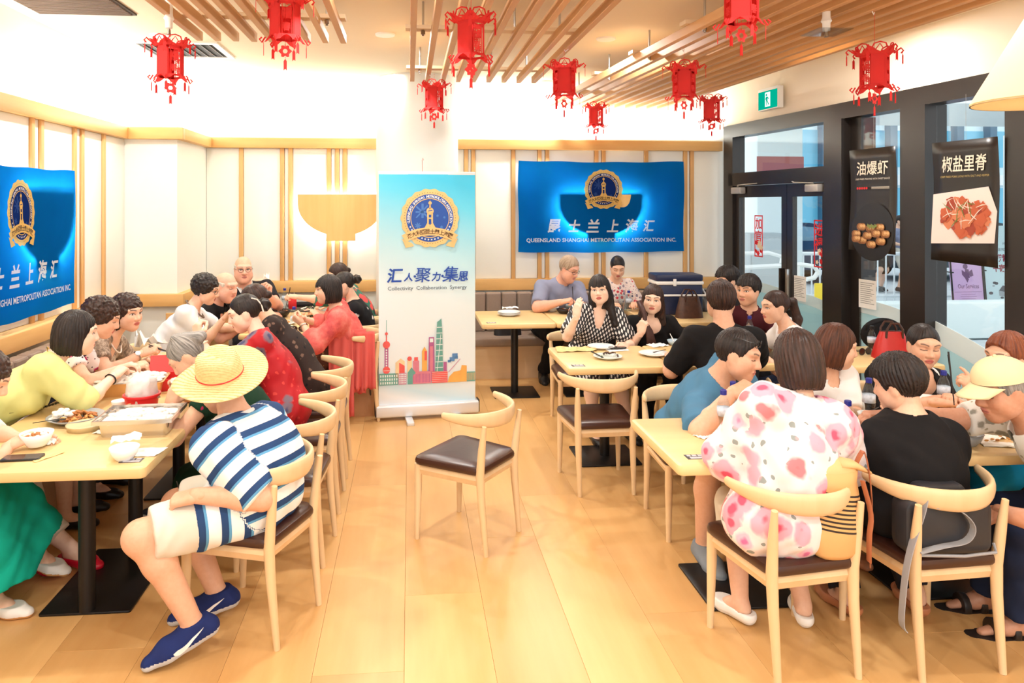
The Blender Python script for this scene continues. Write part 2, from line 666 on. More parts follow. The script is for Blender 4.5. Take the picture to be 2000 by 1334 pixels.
MB().box((-0.31, -0.27, -0.004), (0.31, 0.27, 0)).build('backing', plain('slot_dark', col(60, 62, 64), 0.8), r)
for k in range(9):
    x = -0.27 + k * 0.0675
    MB().box((-0.012, -0.26, -0.001), (0.012, 0.26, 0.001), M=Matrix.Translation((x, 0, -0.01)) @ Matrix.Rotation(R(40), 4, 'Y')).build('louver', M_WHITEP, r)

# slat rafts
M_CROSS = wood('cross_wood', col(226, 206, 176), col(212, 186, 150), axis=0, scale=10, rough=0.6)


def raft(label, x0, n, pitch, y0, y1, crosses, rods, zb=2.95, skew=0.0):
    r = root('slat_raft', label, 'ceiling raft', (x0, y0, zb), skew, 'timber slat rafts under the ceiling')
    me = MB().rbox((-0.02, 0, 0), (0.02, y1 - y0, 0.06), 0.003, axis=1, seg=1).mesh('slat', M_SLAT)
    for i in range(n):
        link('slat', me, r, (i * pitch, 0, 0))
    for cy in crosses:
        MB().box((-0.05, cy - y0 - 0.045, 0.06), ((n - 1) * pitch + 0.05, cy - y0 + 0.045, 0.085)).build('cross_batten', M_CROSS, r)
        for f in rods:
            x = f * (n - 1) * pitch
            b = MB().cyl((x, cy - y0, 0.02), (x, cy - y0, 0.25), 0.008, seg=8)
            b.cyl((x, cy - y0, 0.03), (x, cy - y0, 0.055), 0.016, seg=6)
            b.build('hanger_rod', M_STEEL, r)
    return r


raft('timber slat raft at the top corner beside the brown air grille', -1.40, 9, 0.119, 2.2, 4.95, (2.7, 3.6, 4.55), (0.12, 0.93))
raft('timber slat raft in the middle of the ceiling before the white column', 0.025, 9, 0.137, 2.2, 6.42, (2.6, 3.6, 4.77, 6.15), (0.06, 0.62, 0.9))
raft('widest timber slat raft along the glazed shopfront', 1.951, 11, 0.128, 2.4, 7.93, (2.7, 3.6, 4.5, 5.4, 6.3, 7.2), (0.08, 0.5, 0.92), 2.95, R(3.92))

# sprinklers
for px, py, y, lab in ((330, 40, 4.3, 'white pendent sprinkler pipe above the first lantern'), (1614, 45, 3.9, 'white pendent sprinkler with a clear guard plate under the widest raft')):
    p = at(px, py, y)
    r = root('sprinkler', lab, 'sprinkler', (p.x, p.y, 3.2), 0)
    L = 3.2 - p.z + 0.02
    MB().lathe([(0.0, -L - 0.03), (0.02, -L - 0.025), (0.022, -L + 0.02), (0.03, -L + 0.03), (0.022, -L + 0.05), (0.018, 0)], 14).build('pipe', M_WHITEP, r)
    MB().lathe([(0.0, -L - 0.06), (0.012, -L - 0.06), (0.006, -L - 0.03), (0.0, -L - 0.03)], 10).build('head', M_STEEL, r)
    if 'guard' in lab:
        MB().box((-0.1, -0.1, -L - 0.035), (0.1, 0.1, -L - 0.03)).build('guard_plate', glassy('clear_acrylic', (0.9, 0.94, 0.96, 1), 0.25), r)

# ------------------------------------------------------------------ glazed shopfront (stands along a slightly angled line)
SX0, SY0, SA = 3.60, 8.1, math.atan(0.0955)     # far corner; local x runs towards the camera, local y points outside
SF_M = Matrix.Translation((SX0, SY0, 0)) @ Matrix.Rotation(-PI / 2 + SA, 4, 'Z')


def sl(y):
    """distance along the shopfront of a point with world Y = y"""
    return (SY0 - y) / math.cos(SA)


wr = root('wall_right', None, None, SF_M.to_translation(), -PI / 2 + SA)
wr['kind'] = 'structure'
MB().box((-0.2, -0.02, 2.735), (11.5, 0.25, 3.2)).box((4.55, -0.02, -0.1), (11.5, 0.25, 2.735)).build('bulkhead', plain('cream_paint', col(240, 228, 208), 0.75), wr)
fm = MB()


def bar(x0, x1, z0, z1, y0=-0.05, y1=0.10):
    fm.box((x0, y0, z0), (x1, y1, z1))


s_c, s_dl, s_j0, s_j1, s_w2, s_m0, s_m1, s_e = sl(7.8), sl(7.66), sl(6.16), sl(5.93), sl(5.80), sl(5.27), sl(5.03), sl(4.40)
bar(s_c - 0.1, s_e + 0.25, 2.6, 2.74)
for a, b, y0, y1 in ((s_c - 0.1, s_c + 0.09, -0.05, 0.1), (s_j0, s_j1, -0.07, 0.12), (s_j1, s_w2, 0.02, 0.16), (s_m0 + 0.0, s_m1, -0.07, 0.12), (s_e, s_e + 0.25, -0.05, 0.1)):
    bar(a, b, 0, 2.6, y0, y1)
bar(s_c, s_j0, 2.06, 2.2)
bar(s_w2, s_m0, 0, 0.1)
bar(s_m1, s_e, 0, 0.1)
fm.build('frame', M_FRAME, wr)
for n_, (a, b, z0, z1) in enumerate(((s_c + 0.05, s_j0, 2.2, 2.6), (s_w2 - 0.02, s_m0, 0.1, 2.6), (s_m1, s_e, 0.1, 2.6))):
    w = root('window_%d' % (n_ + 1), None, None, SF_M.to_translation(), -PI / 2 + SA)
    w['kind'] = 'structure'
    MB().box((a, 0.03, z0), (b, 0.036, z1)).build('pane', M_GLASS, w)
# double door
M_FILM = plain('frosted_film', col(206, 232, 234), 0.6, trans=0.0)
M_FILMW = plain('white_film', col(236, 242, 240), 0.6)


def film(parent, x0, x1, z0, z1, band=0.1):
    """frosted film on the glass with a slanting wavy white border on top; z0 far end, z1 near end"""
    n = 14
    top = [(x0 + (x1 - x0) * k / n, z0 + (z1 - z0) * k / n + 0.012 * math.sin(PI * k / n * 1.0)) for k in range(n + 1)]
    MB().prism([(x0, 0.12)] + [(x1, 0.12)] + [(x, z - band) for x, z in reversed(top)], 0.020, 0.026).build('frosted_film', clothy('frosted_film_cloth', col(208, 234, 236), 0.55, 0.02), parent, smooth=False)
    MB().prism([(x, z - band + 0.001) for x, z in top] + [(x, z) for x, z in reversed(top)], 0.020, 0.026).build('film_border', clothy('white_film_cloth', col(236, 242, 240), 0.45, 0.02), parent, smooth=False)


mid = (sl(6.86) + sl(6.68)) / 2
for n_, (a, b) in enumerate(((s_c + 0.09, mid - 0.004), (mid + 0.004, s_j0))):
    d = root('door_%d' % (n_ + 1), None, None, SF_M.to_translation(), -PI / 2 + SA)
    d['kind'] = 'structure'
    g = MB()
    st = 0.085
    g.box((a, -0.02, 0.01), (a + st, 0.03, 2.055)).box((b - st, -0.02, 0.01), (b, 0.03, 2.055))
    g.box((a + st, -0.02, 1.93), (b - st, 0.03, 2.055)).box((a + st, -0.02, 0.01), (b - st, 0.03, 0.12))
    g.build('leaf_frame', M_FRAME, d)
    MB().box((a + st, 0.004, 0.12), (b - st, 0.01, 1.93)).build('pane', M_GLASS, d)
    film(d, a + st, b - st, 1.03 if n_ == 0 else 1.0, 1.0 if n_ == 0 else 0.96)
    cx = a + 0.14 if n_ == 0 else b - 0.14
    c = MB().rbox((cx - 0.09, -0.10, 1.97), (cx + 0.09, -0.03, 2.04), 0.01, axis=0)
    c.build('door_closer', plain('closer_grey', col(196, 194, 190), 0.4, metal=0.4), d)
    sgn = 1 if n_ == 0 else -1
    MB().tube([(cx, -0.07, 2.05), (cx + sgn * 0.16, -0.16, 2.06), (cx + sgn * 0.34, -0.05, 2.075)], 0.011, 6, flat=0.5).build('closer_arm', plain('closer_grey', col(196, 194, 190)), d)
    MB().box((b - 0.07 if n_ == 0 else a + 0.03, -0.06, 0.82), (b - 0.045 if n_ == 0 else a + 0.055, -0.02, 1.22)).build('pull_handle', M_STEEL if n_ else M_FRAME, d)
film(bpy.data.objects['window_2'], s_w2 - 0.02, s_m0, 1.05, 1.0, 0.12)
film(bpy.data.objects['window_3'], s_m1, s_e, 0.98, 0.78, 0.16)

# door stickers: red paper-cut couplet strips
M_STK = plain('sticker_red', col(226, 28, 34), 0.5)
M_STKW = plain('sticker_cream', col(246, 226, 196), 0.5)


def sf_root(name, label, cat, y, z, off=-0.03, group=None):
    p = SF_M @ Vector((sl(y), off, z))
    return root(name, label, cat, p, -PI / 2 + SA, group)


for y, z, tx, lab in ((7.28, 1.52, '加官', 'red paper-cut couplet sticker on the door leaf by the wall corner'), (6.31, 1.49, '进禄', 'red paper-cut couplet sticker on the door leaf beside the black jamb')):
    r = sf_root('door_sticker', lab, 'sticker', y, z, 0.0, 'red door stickers')
    g = MB()
    for x0, z0, x1, z1 in ((-0.075, -0.22, -0.062, 0.22), (0.062, -0.22, 0.075, 0.22), (-0.075, 0.207, 0.075, 0.22), (-0.075, -0.22, 0.075, -0.207)):
        g.box((x0, -0.004, z0), (x1, -0.002, z1), 0)
    put_text(g, tx[0], 0, 0.13, height=0.12, bold=0.02, y=-0.004)
    put_text(g, tx[1], 0, 0.0, height=0.12, bold=0.02, y=-0.004)
    g.build('paper_cut', M_STK, r, smooth=False)
    h = MB()
    rs = random.Random(int(y * 100))
    for k in range(9):
        disc(h, rs.uniform(-0.075, 0.06), rs.uniform(-0.22, -0.06), rs.uniform(0.018, 0.034), -0.006 - 0.0004 * k, k % 2, 14, 5, 0.006)
    h.build('blossom', [M_STK, M_STKW], r, smooth=False)

# notices on the glass
for y, z, lab in ((6.60, 1.045, 'white printed notice on the second door leaf'), (5.70, 1.10, 'white printed notice on the glass beside the red sauce prawn poster')):
    r = sf_root('notice', lab, 'notice', y, z, 0.0)
    MB().box((-0.1, -0.004, -0.12), (0.1, -0.001, 0.12)).build('sheet', M_PAPER, r)
    g = MB()
    for k in range(11):
        flat(g, [(-0.08, 0.09 - k * 0.017), (0.08 - (k * 37 % 5) * 0.012, 0.09 - k * 0.017), (0.08 - (k * 37 % 5) * 0.012, 0.095 - k * 0.017), (-0.08, 0.095 - k * 0.017)], -0.0045, 0)
    g.build('print_lines', plain('grey_print', col(150, 150, 150), 0.8), r, smooth=False)

# hanging food posters
M_POST = plain('poster_black', col(36, 29, 25), 0.35, noise=0.25, nscale=2)
M_TXT = plain('poster_cream_text', col(240, 232, 212), 0.5)
M_GOLD = plain('poster_gold_text', col(196, 172, 104), 0.5)


def poster(label, y0, y1, zt, zb, title, sub, dish):
    w = sl(y1) - sl(y0)
    h = zt - zb
    r = sf_root('food_poster', label, 'poster', (y0 + y1) / 2, (zt + zb) / 2, -0.09, 'hanging food posters')
    nx, nz = 6, 10
    v, f = [], []
    def bend(x, z):
        return 0.012 * math.sin(z / h * 5 + 1) + 0.05 * max(0, -z / h) ** 2 * (1 + 2 * x / w) * 0.4
    for k in range(nz + 1):
        for i in range(nx + 1):
            x, z = -w / 2 + w * i / nx, -h / 2 + h * k / nz
            sag = -0.035 * max(0, (0.5 - k / nz)) * (x / w + 0.5) * (1 if dish == 'pork' else 0.6)
            v.append((x, bend(x, z), z + sag))
    for k in range(nz):
        for i in range(nx):
            a = k * (nx + 1) + i
            f.append((a, a + 1, a + nx + 2, a + nx + 1))
    sh = MB().add(v, f).build('sheet', M_POST, r, smooth=True)
    sh.modifiers.new('thickness', 'SOLIDIFY').thickness = 0.002
    g = MB()
    put_text(g, title, 0.0, h * 0.31, width=w * 0.68, height=h * 0.135, bold=0.012, shear=0.12, y=-0.006, fn=bend)
    g.build('title', M_TXT, r, smooth=False)
    g = MB()
    put_text(g, sub, 0.0, h * 0.205, width=w * 0.74, height=0.014, shear=0.2, y=-0.006, fn=bend)
    g.build('subtitle', M_GOLD if dish == 'pork' else M_TXT, r, smooth=False)
    rs = random.Random(3)
    if dish == 'pork':
        g = MB()
        flat(g, [(-w * 0.49, -h * 0.36), (w * 0.47, -h * 0.33), (w * 0.49, -h * 0.08), (w * 0.36, h * 0.115), (-w * 0.49, h * 0.06)], -0.008, 0, bend)
        g.build('plate_print', plain('poster_plate', col(244, 226, 218), 0.5), r, smooth=False)
        g = MB()
        for k in range(70):
            a, q = rs.uniform(0, 2 * PI), rs.uniform(0, 1) ** 0.6
            x, z = 0.02 * w + q * w * 0.37 * math.cos(a), -h * 0.12 + q * h * 0.145 * math.sin(a)
            disc(g, x, z, rs.uniform(0.025, 0.05), -0.010 - 0.00008 * k, rs.choice((0, 0, 1, 2)), 12, rs.randint(3, 5), 0.008, bend)
        for k in range(26):
            a, q = rs.uniform(0, 2 * PI), rs.uniform(0, 1)
            x, z, an = q * w * 0.3 * math.cos(a), -h * 0.06 + q * h * 0.12 * math.sin(a), rs.uniform(0, PI)
            dx, dz, tx, tz = 0.05 * math.cos(an), 0.05 * math.sin(an), -0.004 * math.sin(an), 0.004 * math.cos(an)
            flat(g, [(x - dx, z - dz), (x - dx + tx, z - dz + tz), (x + tx * 2, z + tz * 3), (x + dx, z + dz), (x, z + tz)], -0.017, rs.choice((3, 3, 4)), bend)
        g.build('dish_print', [plain('pork_a', col(196, 92, 52), 0.5), plain('pork_b', col(164, 62, 36), 0.5), plain('pork_c', col(214, 126, 84), 0.5), plain('onion_print', col(240, 214, 196), 0.5), plain('herb_print', col(110, 128, 60), 0.5)], r, smooth=False)
    else:
        g = MB()
        for x0 in range(5):
            disc(g, -w * 0.30 + x0 * 0.026, h * 0.115, 0.011, -0.007, 0, 10)
        for q in range(3):
            flat(g, [(-w * 0.02, h * (0.108 + q * 0.008)), (w * 0.36, h * (0.108 + q * 0.008)), (w * 0.36, h * (0.111 + q * 0.008)), (-w * 0.02, h * (0.111 + q * 0.008))], -0.007, 1, bend)
        g.build('badge_print', [M_RED, M_TXT], r, smooth=False)
        g = MB()
        disc(g, 0.03 * w, -h * 0.31, w * 0.46, -0.007, 4, 40, fn=bend)
        for k, (x, z) in enumerate(((0, 0.02), (-0.1, 0.03), (0.1, 0.03), (-0.15, -0.03), (0.16, -0.02), (-0.08, -0.08), (0.02, -0.11), (0.12, -0.08), (-0.02, -0.04), (0.07, -0.02), (-0.14, -0.07))):
            for q in range(3):
                disc(g, x * w / 0.5 + q * 0.008, -h * 0.30 + z + q * 0.004, 0.042 - q * 0.012, -0.010 - 0.001 * k - 0.0003 * q, (0, 1, 2)[q], 18, 2, 0.012, bend)
        for q in range(5):
            disc(g, -0.01 + 0.02 * q, -h * 0.25 - 0.01 * (q % 2), 0.014, -0.024, 3, 10, 3, 0.005, bend)
        g.build('dish_print', [plain('prawn_a', col(140, 88, 44), 0.4), plain('prawn_b', col(186, 132, 74), 0.4), plain('prawn_c', col(222, 178, 120), 0.4), plain('herb_print2', col(120, 138, 70), 0.5), plain('wok_print', col(20, 16, 15), 0.4)], r, smooth=False)
    MB().cyl((0, 0.02, h / 2 - 0.005), (0, 0.02, 2.62 - (zt + zb) / 2), 0.001, seg=5).build('hanging_wire', M_STEEL, r)


poster('black hanging poster titled 油爆虾 with fried prawns, between the black mullions', 5.80, 5.29, 2.31, 1.47, '油爆虾', 'DEEP FRIED PRAWNS WITH SWEET SAUCE', 'prawn')
poster('black hanging poster titled 椒盐里脊 with pork on a white plate', 4.94, 4.41, 2.30, 1.45, '椒盐里脊', 'DEEP FRIED PORK LIONS WITH SALT AND PEPPER', 'pork')

# exit sign
r = sf_root('exit_sign', 'green and white running man exit sign above the doors', 'sign', 6.95, 2.91, -0.08)
MB().rbox((-0.17, -0.03, -0.1), (0.17, 0.03, 0.12), 0.006, axis=1).build('housing', M_WHITEP, r)
MB().box((-0.16, -0.034, -0.09), (0.16, -0.030, 0.09)).box((-0.175, -0.025, -0.09), (-0.17, 0.025, 0.09)).build('green_face', emis('exit_green', col(0, 170, 140), 1.1), r)
g = MB()
flat(g, [(-0.04, -0.07), (0.05, -0.07), (0.05, 0.075), (-0.04, 0.075)], -0.036, 0)
g.build('white_doorway', emis('exit_white', (0.9, 1, 0.96, 1), 1.3), r, smooth=False)
g = MB()
disc(g, -0.012, 0.048, 0.013, -0.038, 0, 14)
for q in ([(-0.02, 0.03), (0.012, 0.03), (0.006, -0.01), (-0.022, -0.01)], [(-0.02, -0.008), (-0.006, -0.008), (0.0, -0.06), (-0.012, -0.06)], [(-0.008, -0.008), (0.006, -0.008), (0.034, -0.05), (0.022, -0.056)], [(0.008, 0.03), (0.032, 0.008), (0.026, 0.0), (0.004, 0.02)], [(-0.02, 0.03), (-0.035, 0.004), (-0.028, 0.0), (-0.012, 0.02)]):
    flat(g, q, -0.038, 0)
g.build('running_figure', emis('exit_green', col(0, 170, 140), 1.1), r, smooth=False)

# pendant shade near the camera
p = at(2046, 150, 2.05)
r = root('pendant_lamp', 'large cream conical pendant lampshade hanging close by', 'lamp', (p.x, p.y, 2.165))
MB().lathe([(0.20, 0.0), (0.196, 0.0), (0.05, 0.27), (0.054, 0.275), (0.2, 0.006)], 40).build('shade', clothy('cream_shade', col(250, 240, 214), 0.5, 0.02), r)
MB().lathe([(0.0, 0.1), (0.03, 0.12), (0.03, 0.16), (0.015, 0.2), (0, 0.2)], 12).build('bulb', emis('bulb_glow', (1, 0.92, 0.75, 1), 6.0), r)
MB().cyl((0, 0, 0.27), (0, 0, 1.06), 0.004, seg=6).build('cord', M_BLACK, r)
# ------------------------------------------------------------------ outside the glass
gnd = tag(MB().box((4.2, -4, -0.15), (40, 40, -0.02)).build('ground', plain('grey_paving', col(196, 206, 212), 0.8, noise=0.15, nscale=4)), kind='structure')
tag(MB().box((4.0, 9.6, 3.3), (24, 12.4, 3.5)).build('trim_2', plain('arcade_soffit', col(226, 236, 238), 0.8)), kind='structure')
bpy.data.objects['trim_2']['label'] = 'pale soffit of the arcade outside the glass'
r = root('arcade_wall', 'pale rendered wall of the arcade behind the poster boards', 'wall', (12.6, 14.0, 0))
MB().box((-0.2, -5.0, 0), (5.0, 0.0, 3.3)).build('wall_panel', plain('arcade_white', col(214, 226, 228), 0.8, noise=0.04), r)
MB().box((-0.21, -4.9, 2.2), (-0.2, -2.4, 2.95)).build('wall_recess', plain('arcade_grey', col(186, 200, 204), 0.8), r)
r = root('parapet', 'low white parapet wall outside below the poster boards', 'wall', (7.6, 9.4, 0))
MB().rbox((-1.9, -0.15, 0), (3.0, 0.15, 0.5), 0.02, axis=0).build('wall_body', plain('parapet_white', col(222, 234, 234), 0.7), r)
p = at(1507, 500, 12.4)
r = root('arcade_column', 'white square column outside the far door leaf', 'column', (p.x, 12.4, 0))
MB().rbox((-0.42, -0.3, 0), (0.42, 0.3, 3.3), 0.02).build('shaft', plain('arcade_column', col(226, 238, 240), 0.7), r)
MB().box((-0.43, -0.31, 2.15), (0.43, -0.30, 2.7)).build('red_band', plain('dull_red', col(168, 96, 96), 0.6), r)
p = at(1477, 500, 11.5)
r = root('utility_cabinet', 'grey steel utility cabinet outside the far door leaf', 'cabinet', (p.x + 0.1, 11.5, 0))
MB().rbox((-0.3, -0.2, 0), (0.3, 0.2, 1.38), 0.01).build('body', plain('cabinet_grey', col(170, 180, 184), 0.5), r)
MB().box((-0.28, -0.21, 0.1), (0.28, -0.2, 1.3)).build('door', plain('cabinet_grey2', col(182, 192, 196), 0.5), r)
# barrier fence
M_FENCE = plain('fence_white', col(232, 238, 240), 0.4)
fa, fb = at(1425, 496, 13.2), at(1990, 494, 12.6)
r = root('barrier_fence', 'white tubular pedestrian barrier with upright bars outside the glass', 'fence', (fa.x, fa.y, 0))
dv = Vector((fb.x - fa.x, fb.y - fa.y, 0))
MB().cyl((0, 0, 0.92), (dv.x, dv.y, 0.92), 0.035, seg=8).build('top_rail', M_FENCE, r)
MB().cyl((0, 0, 0.12), (dv.x, dv.y, 0.12), 0.025, seg=8).build('bottom_rail', M_FENCE, r)
bm_ = MB().cyl((0, 0, 0.0), (0, 0, 0.92), 0.014, seg=6).mesh('upright_bar', M_FENCE)
for k in range(36):
    link('upright_bar', bm_, r, (dv.x * k / 35, dv.y * k / 35, 0))
# handrail with curled end, nearer
a, b = at(1462, 540, 10.2), at(1590, 520, 10.2)
r = root('curled_handrail', 'short white handrail with curled end outside the door leaves', 'handrail', (a.x, 10.2, 0))
w_ = b.x - a.x
g = MB()
g.tube([(-0.6, 0, 0.9), (w_ * 0.8, 0, 0.96), (w_, 0, 0.93), (w_ + 0.06, 0, 0.85), (w_, 0, 0.76), (w_ - 0.12, 0, 0.74)], 0.035, 8)
g.build('rail', M_FENCE, r)
g = MB()
g.tube([(-0.6, 0, 1.12), (w_ * 0.3, 0, 1.14), (w_ * 0.5, 0, 1.08), (w_ * 0.5, 0, 0.98)], 0.03, 8)
g.build('upper_rail', M_FENCE, r)
MB().cyl((-0.3, 0, -0.02), (-0.3, 0, 1.12), 0.03, seg=8).cyl((w_ * 0.75, 0, -0.02), (w_ * 0.75, 0, 0.95), 0.03, seg=8).build('post', M_FENCE, r)
p = at(1612, 575, 9.6)
r = root('yellow_sign', 'small yellow warning sign standing outside the second door leaf', 'sign', (p.x, 9.6, 0))
MB().rbox((-0.16, -0.01, 0.3), (0.16, 0.01, 0.75), 0.01, axis=1).box((-0.14, -0.02, -0.02), (-0.12, 0.02, 0.3)).box((0.12, -0.02, -0.02), (0.14, 0.02, 0.3)).build('board', plain('sign_yellow', col(244, 214, 60), 0.5), r)


def car(label, loc, rz, paint):
    r = root('car', label, 'car', loc, rz, 'cars parked outside')
    prof = [(-2.3, 0.35), (-2.32, 0.75), (-2.15, 0.9), (-1.75, 0.98), (-0.95, 1.4), (-0.5, 1.46), (0.35, 1.45), (0.75, 1.38), (1.35, 0.98), (2.1, 0.82), (2.28, 0.6), (2.28, 0.35)]
    MB().prism(prof[:4] + [(-0.95, 1.02), (0.8, 1.02)] + prof[8:], -0.88, 0.88).build('body', paint, r)
    MB().loft([[(x, y * s, z) for x, z in prof[3:9]] for y, s in ((-0.84, 1.0), (0.84, 1.0))], caps=True).build('cabin', paint, r)
    MB().prism([(-1.5, 1.03), (-0.92, 1.35), (-0.1, 1.38), (-0.1, 1.03)], -0.86, 0.86).prism([(-0.02, 1.03), (-0.02, 1.38), (0.66, 1.33), (1.15, 1.03)], -0.86, 0.86).build('side_window', plain('car_glass', col(120, 150, 165), 0.1, spec=0.8), r)
    for wx in (-1.45, 1.4):
        for wy in (-0.86, 0.86):
            w = MB().tube([(wx, wy - 0.1, 0.33), (wx, wy + 0.1, 0.33)], 0.33, 20).build('wheel', M_BLACK, r)
            g = MB()
            for k in range(5):
                an = 2 * PI * k / 5
                g.cyl((wx, wy - 0.105 if wy < 0 else wy + 0.105, 0.33), (wx + 0.22 * math.cos(an), wy - 0.105 if wy < 0 else wy + 0.105, 0.33 + 0.22 * math.sin(an)), 0.022, seg=5)
            g.build('wheel_spokes', M_STEEL, w)
    return r


p = at(1590, 500, 16.8)
car('dark blue saloon car parked behind the barrier, seen through the door leaf', (p.x - 1.0, 16.8, -0.02), R(4), plain('car_navy', col(40, 60, 86), 0.2, spec=0.7))
p = at(1730, 500, 15.0)
car('dark grey car with spoked wheels parked behind the barrier, past the black mullion', (p.x + 3.4, 17.2, -0.02), R(4), plain('car_grey', col(60, 74, 84), 0.2, spec=0.7))
# far building across the street
r = root('street_building', 'glazed street building with dark vertical fins across the road', 'building', (14.5, 26, 0))
MB().box((-9, 0, 0), (16, 4, 7)).build('wall_panel', plain('facade_pale', col(214, 238, 246), 0.6), r)
MB().box((-9, -0.1, 2.6), (16, 0, 3.0)).box((-9, -0.3, 0.9), (16, 0, 1.0)).build('ledge', plain('facade_white', col(236, 242, 244), 0.6), r)
fin = MB().box((0, -0.35, 0), (0.28, 0, 7)).mesh('fin', plain('fin_dark', col(60, 104, 130), 0.5))
for k in range(18):
    link('fin', fin, r, (-8.5 + k * 1.35, 0, 0))
wn = MB().box((0, -0.02, 0), (1.0, 0.0, 1.4)).mesh('window', plain('facade_glass', col(110, 190, 220), 0.2))
for k in range(17):
    for z in (1.1, 3.3):
        link('window', wn, r, (-8.15 + k * 1.35, 0, z))


# A-boards with posters
def a_board(label, px0, px1, y, bg, rows, extra):
    a, b = at(px0, 560, y), at(px1, 560, y)
    w = b.x - a.x
    r = root('poster_board', label, 'poster board', ((a.x + b.x) / 2, y, -0.02), 0, 'poster boards on easels outside')
    hw = w / 2
    lean = Matrix.Rotation(R(-6), 4, 'X')
    MB().box((-hw, -0.015, 0.06), (hw, 0.015, 1.5), M=lean).build('panel', bg, r)
    g = MB()
    for s in (-1, 1):
        g.cyl(lean @ Vector((s * hw, -0.02, 0)), lean @ Vector((s * hw, -0.02, 1.55)), 0.014, seg=6)
        g.cyl((s * hw, 0.75, 0), lean @ Vector((s * hw, 0.02, 1.55)), 0.014, seg=6)
    g.cyl((-hw, 0.42, 0.7), (-hw, 0.0, 0.7), 0.012, seg=6)
    g.build('easel_frame', M_BLACK, r)
    for nm, m, items in rows:
        g = MB()
        for s, cx, cz, wd, ht, bold in items:
            put_text(g, s, cx * w, cz, width=wd * w, height=ht, bold=bold, y=-0.017)
        g.v = [tuple(lean @ Vector(q)) for q in g.v]
        g.build(nm, m, r, smooth=False)
    extra(r, w, lean)
    return r


M_PUR = plain('sign_purple_text', col(110, 74, 110), 0.6)
M_MAG = plain('sign_dark_red_text', col(150, 40, 60), 0.6)
M_GRY = plain('sign_grey_text', col(110, 110, 116), 0.6)


def extra1(r, w, lean):
    g = MB()
    disc(g, -0.02, 0.80, 0.045, -0.017, 0, 16)
    flat(g, [(-0.09, 0.74), (-0.03, 0.70), (0.03, 0.58), (0.0, 0.52), (-0.04, 0.6), (-0.09, 0.66)], -0.017, 0)
    flat(g, [(0.03, 0.70), (0.10, 0.75), (0.12, 0.64), (0.06, 0.62)], -0.017, 0)
    flat(g, [(-0.03, 0.76), (0.04, 0.75), (0.05, 0.60), (-0.03, 0.60)], -0.0172, 0)
    for k, ww in enumerate((0.42, 0.22, 0.25, 0.22, 0.16)):
        flat(g, [(-ww / 2 * 1.2, 0.36 - 0.04 * k), (ww / 2 * 1.2, 0.36 - 0.04 * k), (ww / 2 * 1.2, 0.364 - 0.04 * k), (-ww / 2 * 1.2, 0.364 - 0.04 * k)], -0.017, 0)
    g.v = [tuple(lean @ Vector(q)) for q in g.v]
    g.build('emblem_print', M_PUR, r, smooth=False)


def extra2(r, w, lean):
    g = MB()
    flat(g, [(-0.05, 0.34), (0.12, 0.30), (0.2, 0.38), (0.03, 0.43)], -0.017, 0)
    flat(g, [(-0.05, 0.34), (0.12, 0.30), (0.12, 0.22), (-0.05, 0.25)], -0.017, 1)
    flat(g, [(0.12, 0.30), (0.2, 0.38), (0.2, 0.30), (0.12, 0.22)], -0.017, 0)
    rs = random.Random(5)
    for k in range(14):
        disc(g, rs.uniform(-0.22, 0.25), rs.uniform(0.12, 0.5), rs.uniform(0.015, 0.035), -0.0165, k % 2, 10, 2, 0.008)
    g.v = [tuple(lean @ Vector(q)) for q in g.v]
    g.build('dishes_print', [plain('print_dark', col(90, 90, 96), 0.6), plain('print_mid', col(160, 168, 172), 0.6)], r, smooth=False)


a_board('mauve poster board reading Our Services with a winged figure, under the pork poster', 1862, 1924, 11.6, plain('board_mauve', col(206, 168, 208), 0.6),
        [('heading', M_PUR, [('VIVIANNA COLLECTION', 0, 1.27, 0.86, 0.065, 0), ('CARE&RESTORATION', 0, 1.12, 0.86, 0.065, 0), ('BAG AND SHOE SPECIALISTS', 0, 1.0, 0.8, 0.035, 0), ('Our Services', 0.02, 0.46, 0.66, 0.075, 0)])], extra1)
a_board('pale poster board with red characters 海底捞营业 午夜0点, beside the mauve board', 1926, 1990, 11.9, plain('board_pale', col(206, 228, 230), 0.6),
        [('heading', M_GRY, [('OPEN TILL 00:00 MIDNIGHT', 0, 1.07, 0.9, 0.055, 0), ('HOT POT', 0.3, 1.18, 0.3, 0.05, 0)]), ('red_heading', M_MAG, [('海底捞营业', 0, 0.92, 0.9, 0.14, 0.03), ('午夜0点', 0.12, 0.74, 0.66, 0.14, 0.03)])], extra2)


# ------------------------------------------------------------------ blue flags
def flag_blue(name):
    return clothy(name, col(12, 118, 205), 0.6, 0.12, 3)


M_FLAG = flag_blue('blue_flag_cloth')
M_GOLDP = clothy('gold_print', col(240, 200, 120), 0.35, 0.05)
M_NAVYP = clothy('navy_print', col(28, 52, 120), 0.4, 0.05)
M_WHP = clothy('white_print', col(250, 250, 250), 0.45, 0.02)
M_DKP = plain('dark_brown_print', col(72, 50, 24), 0.7)


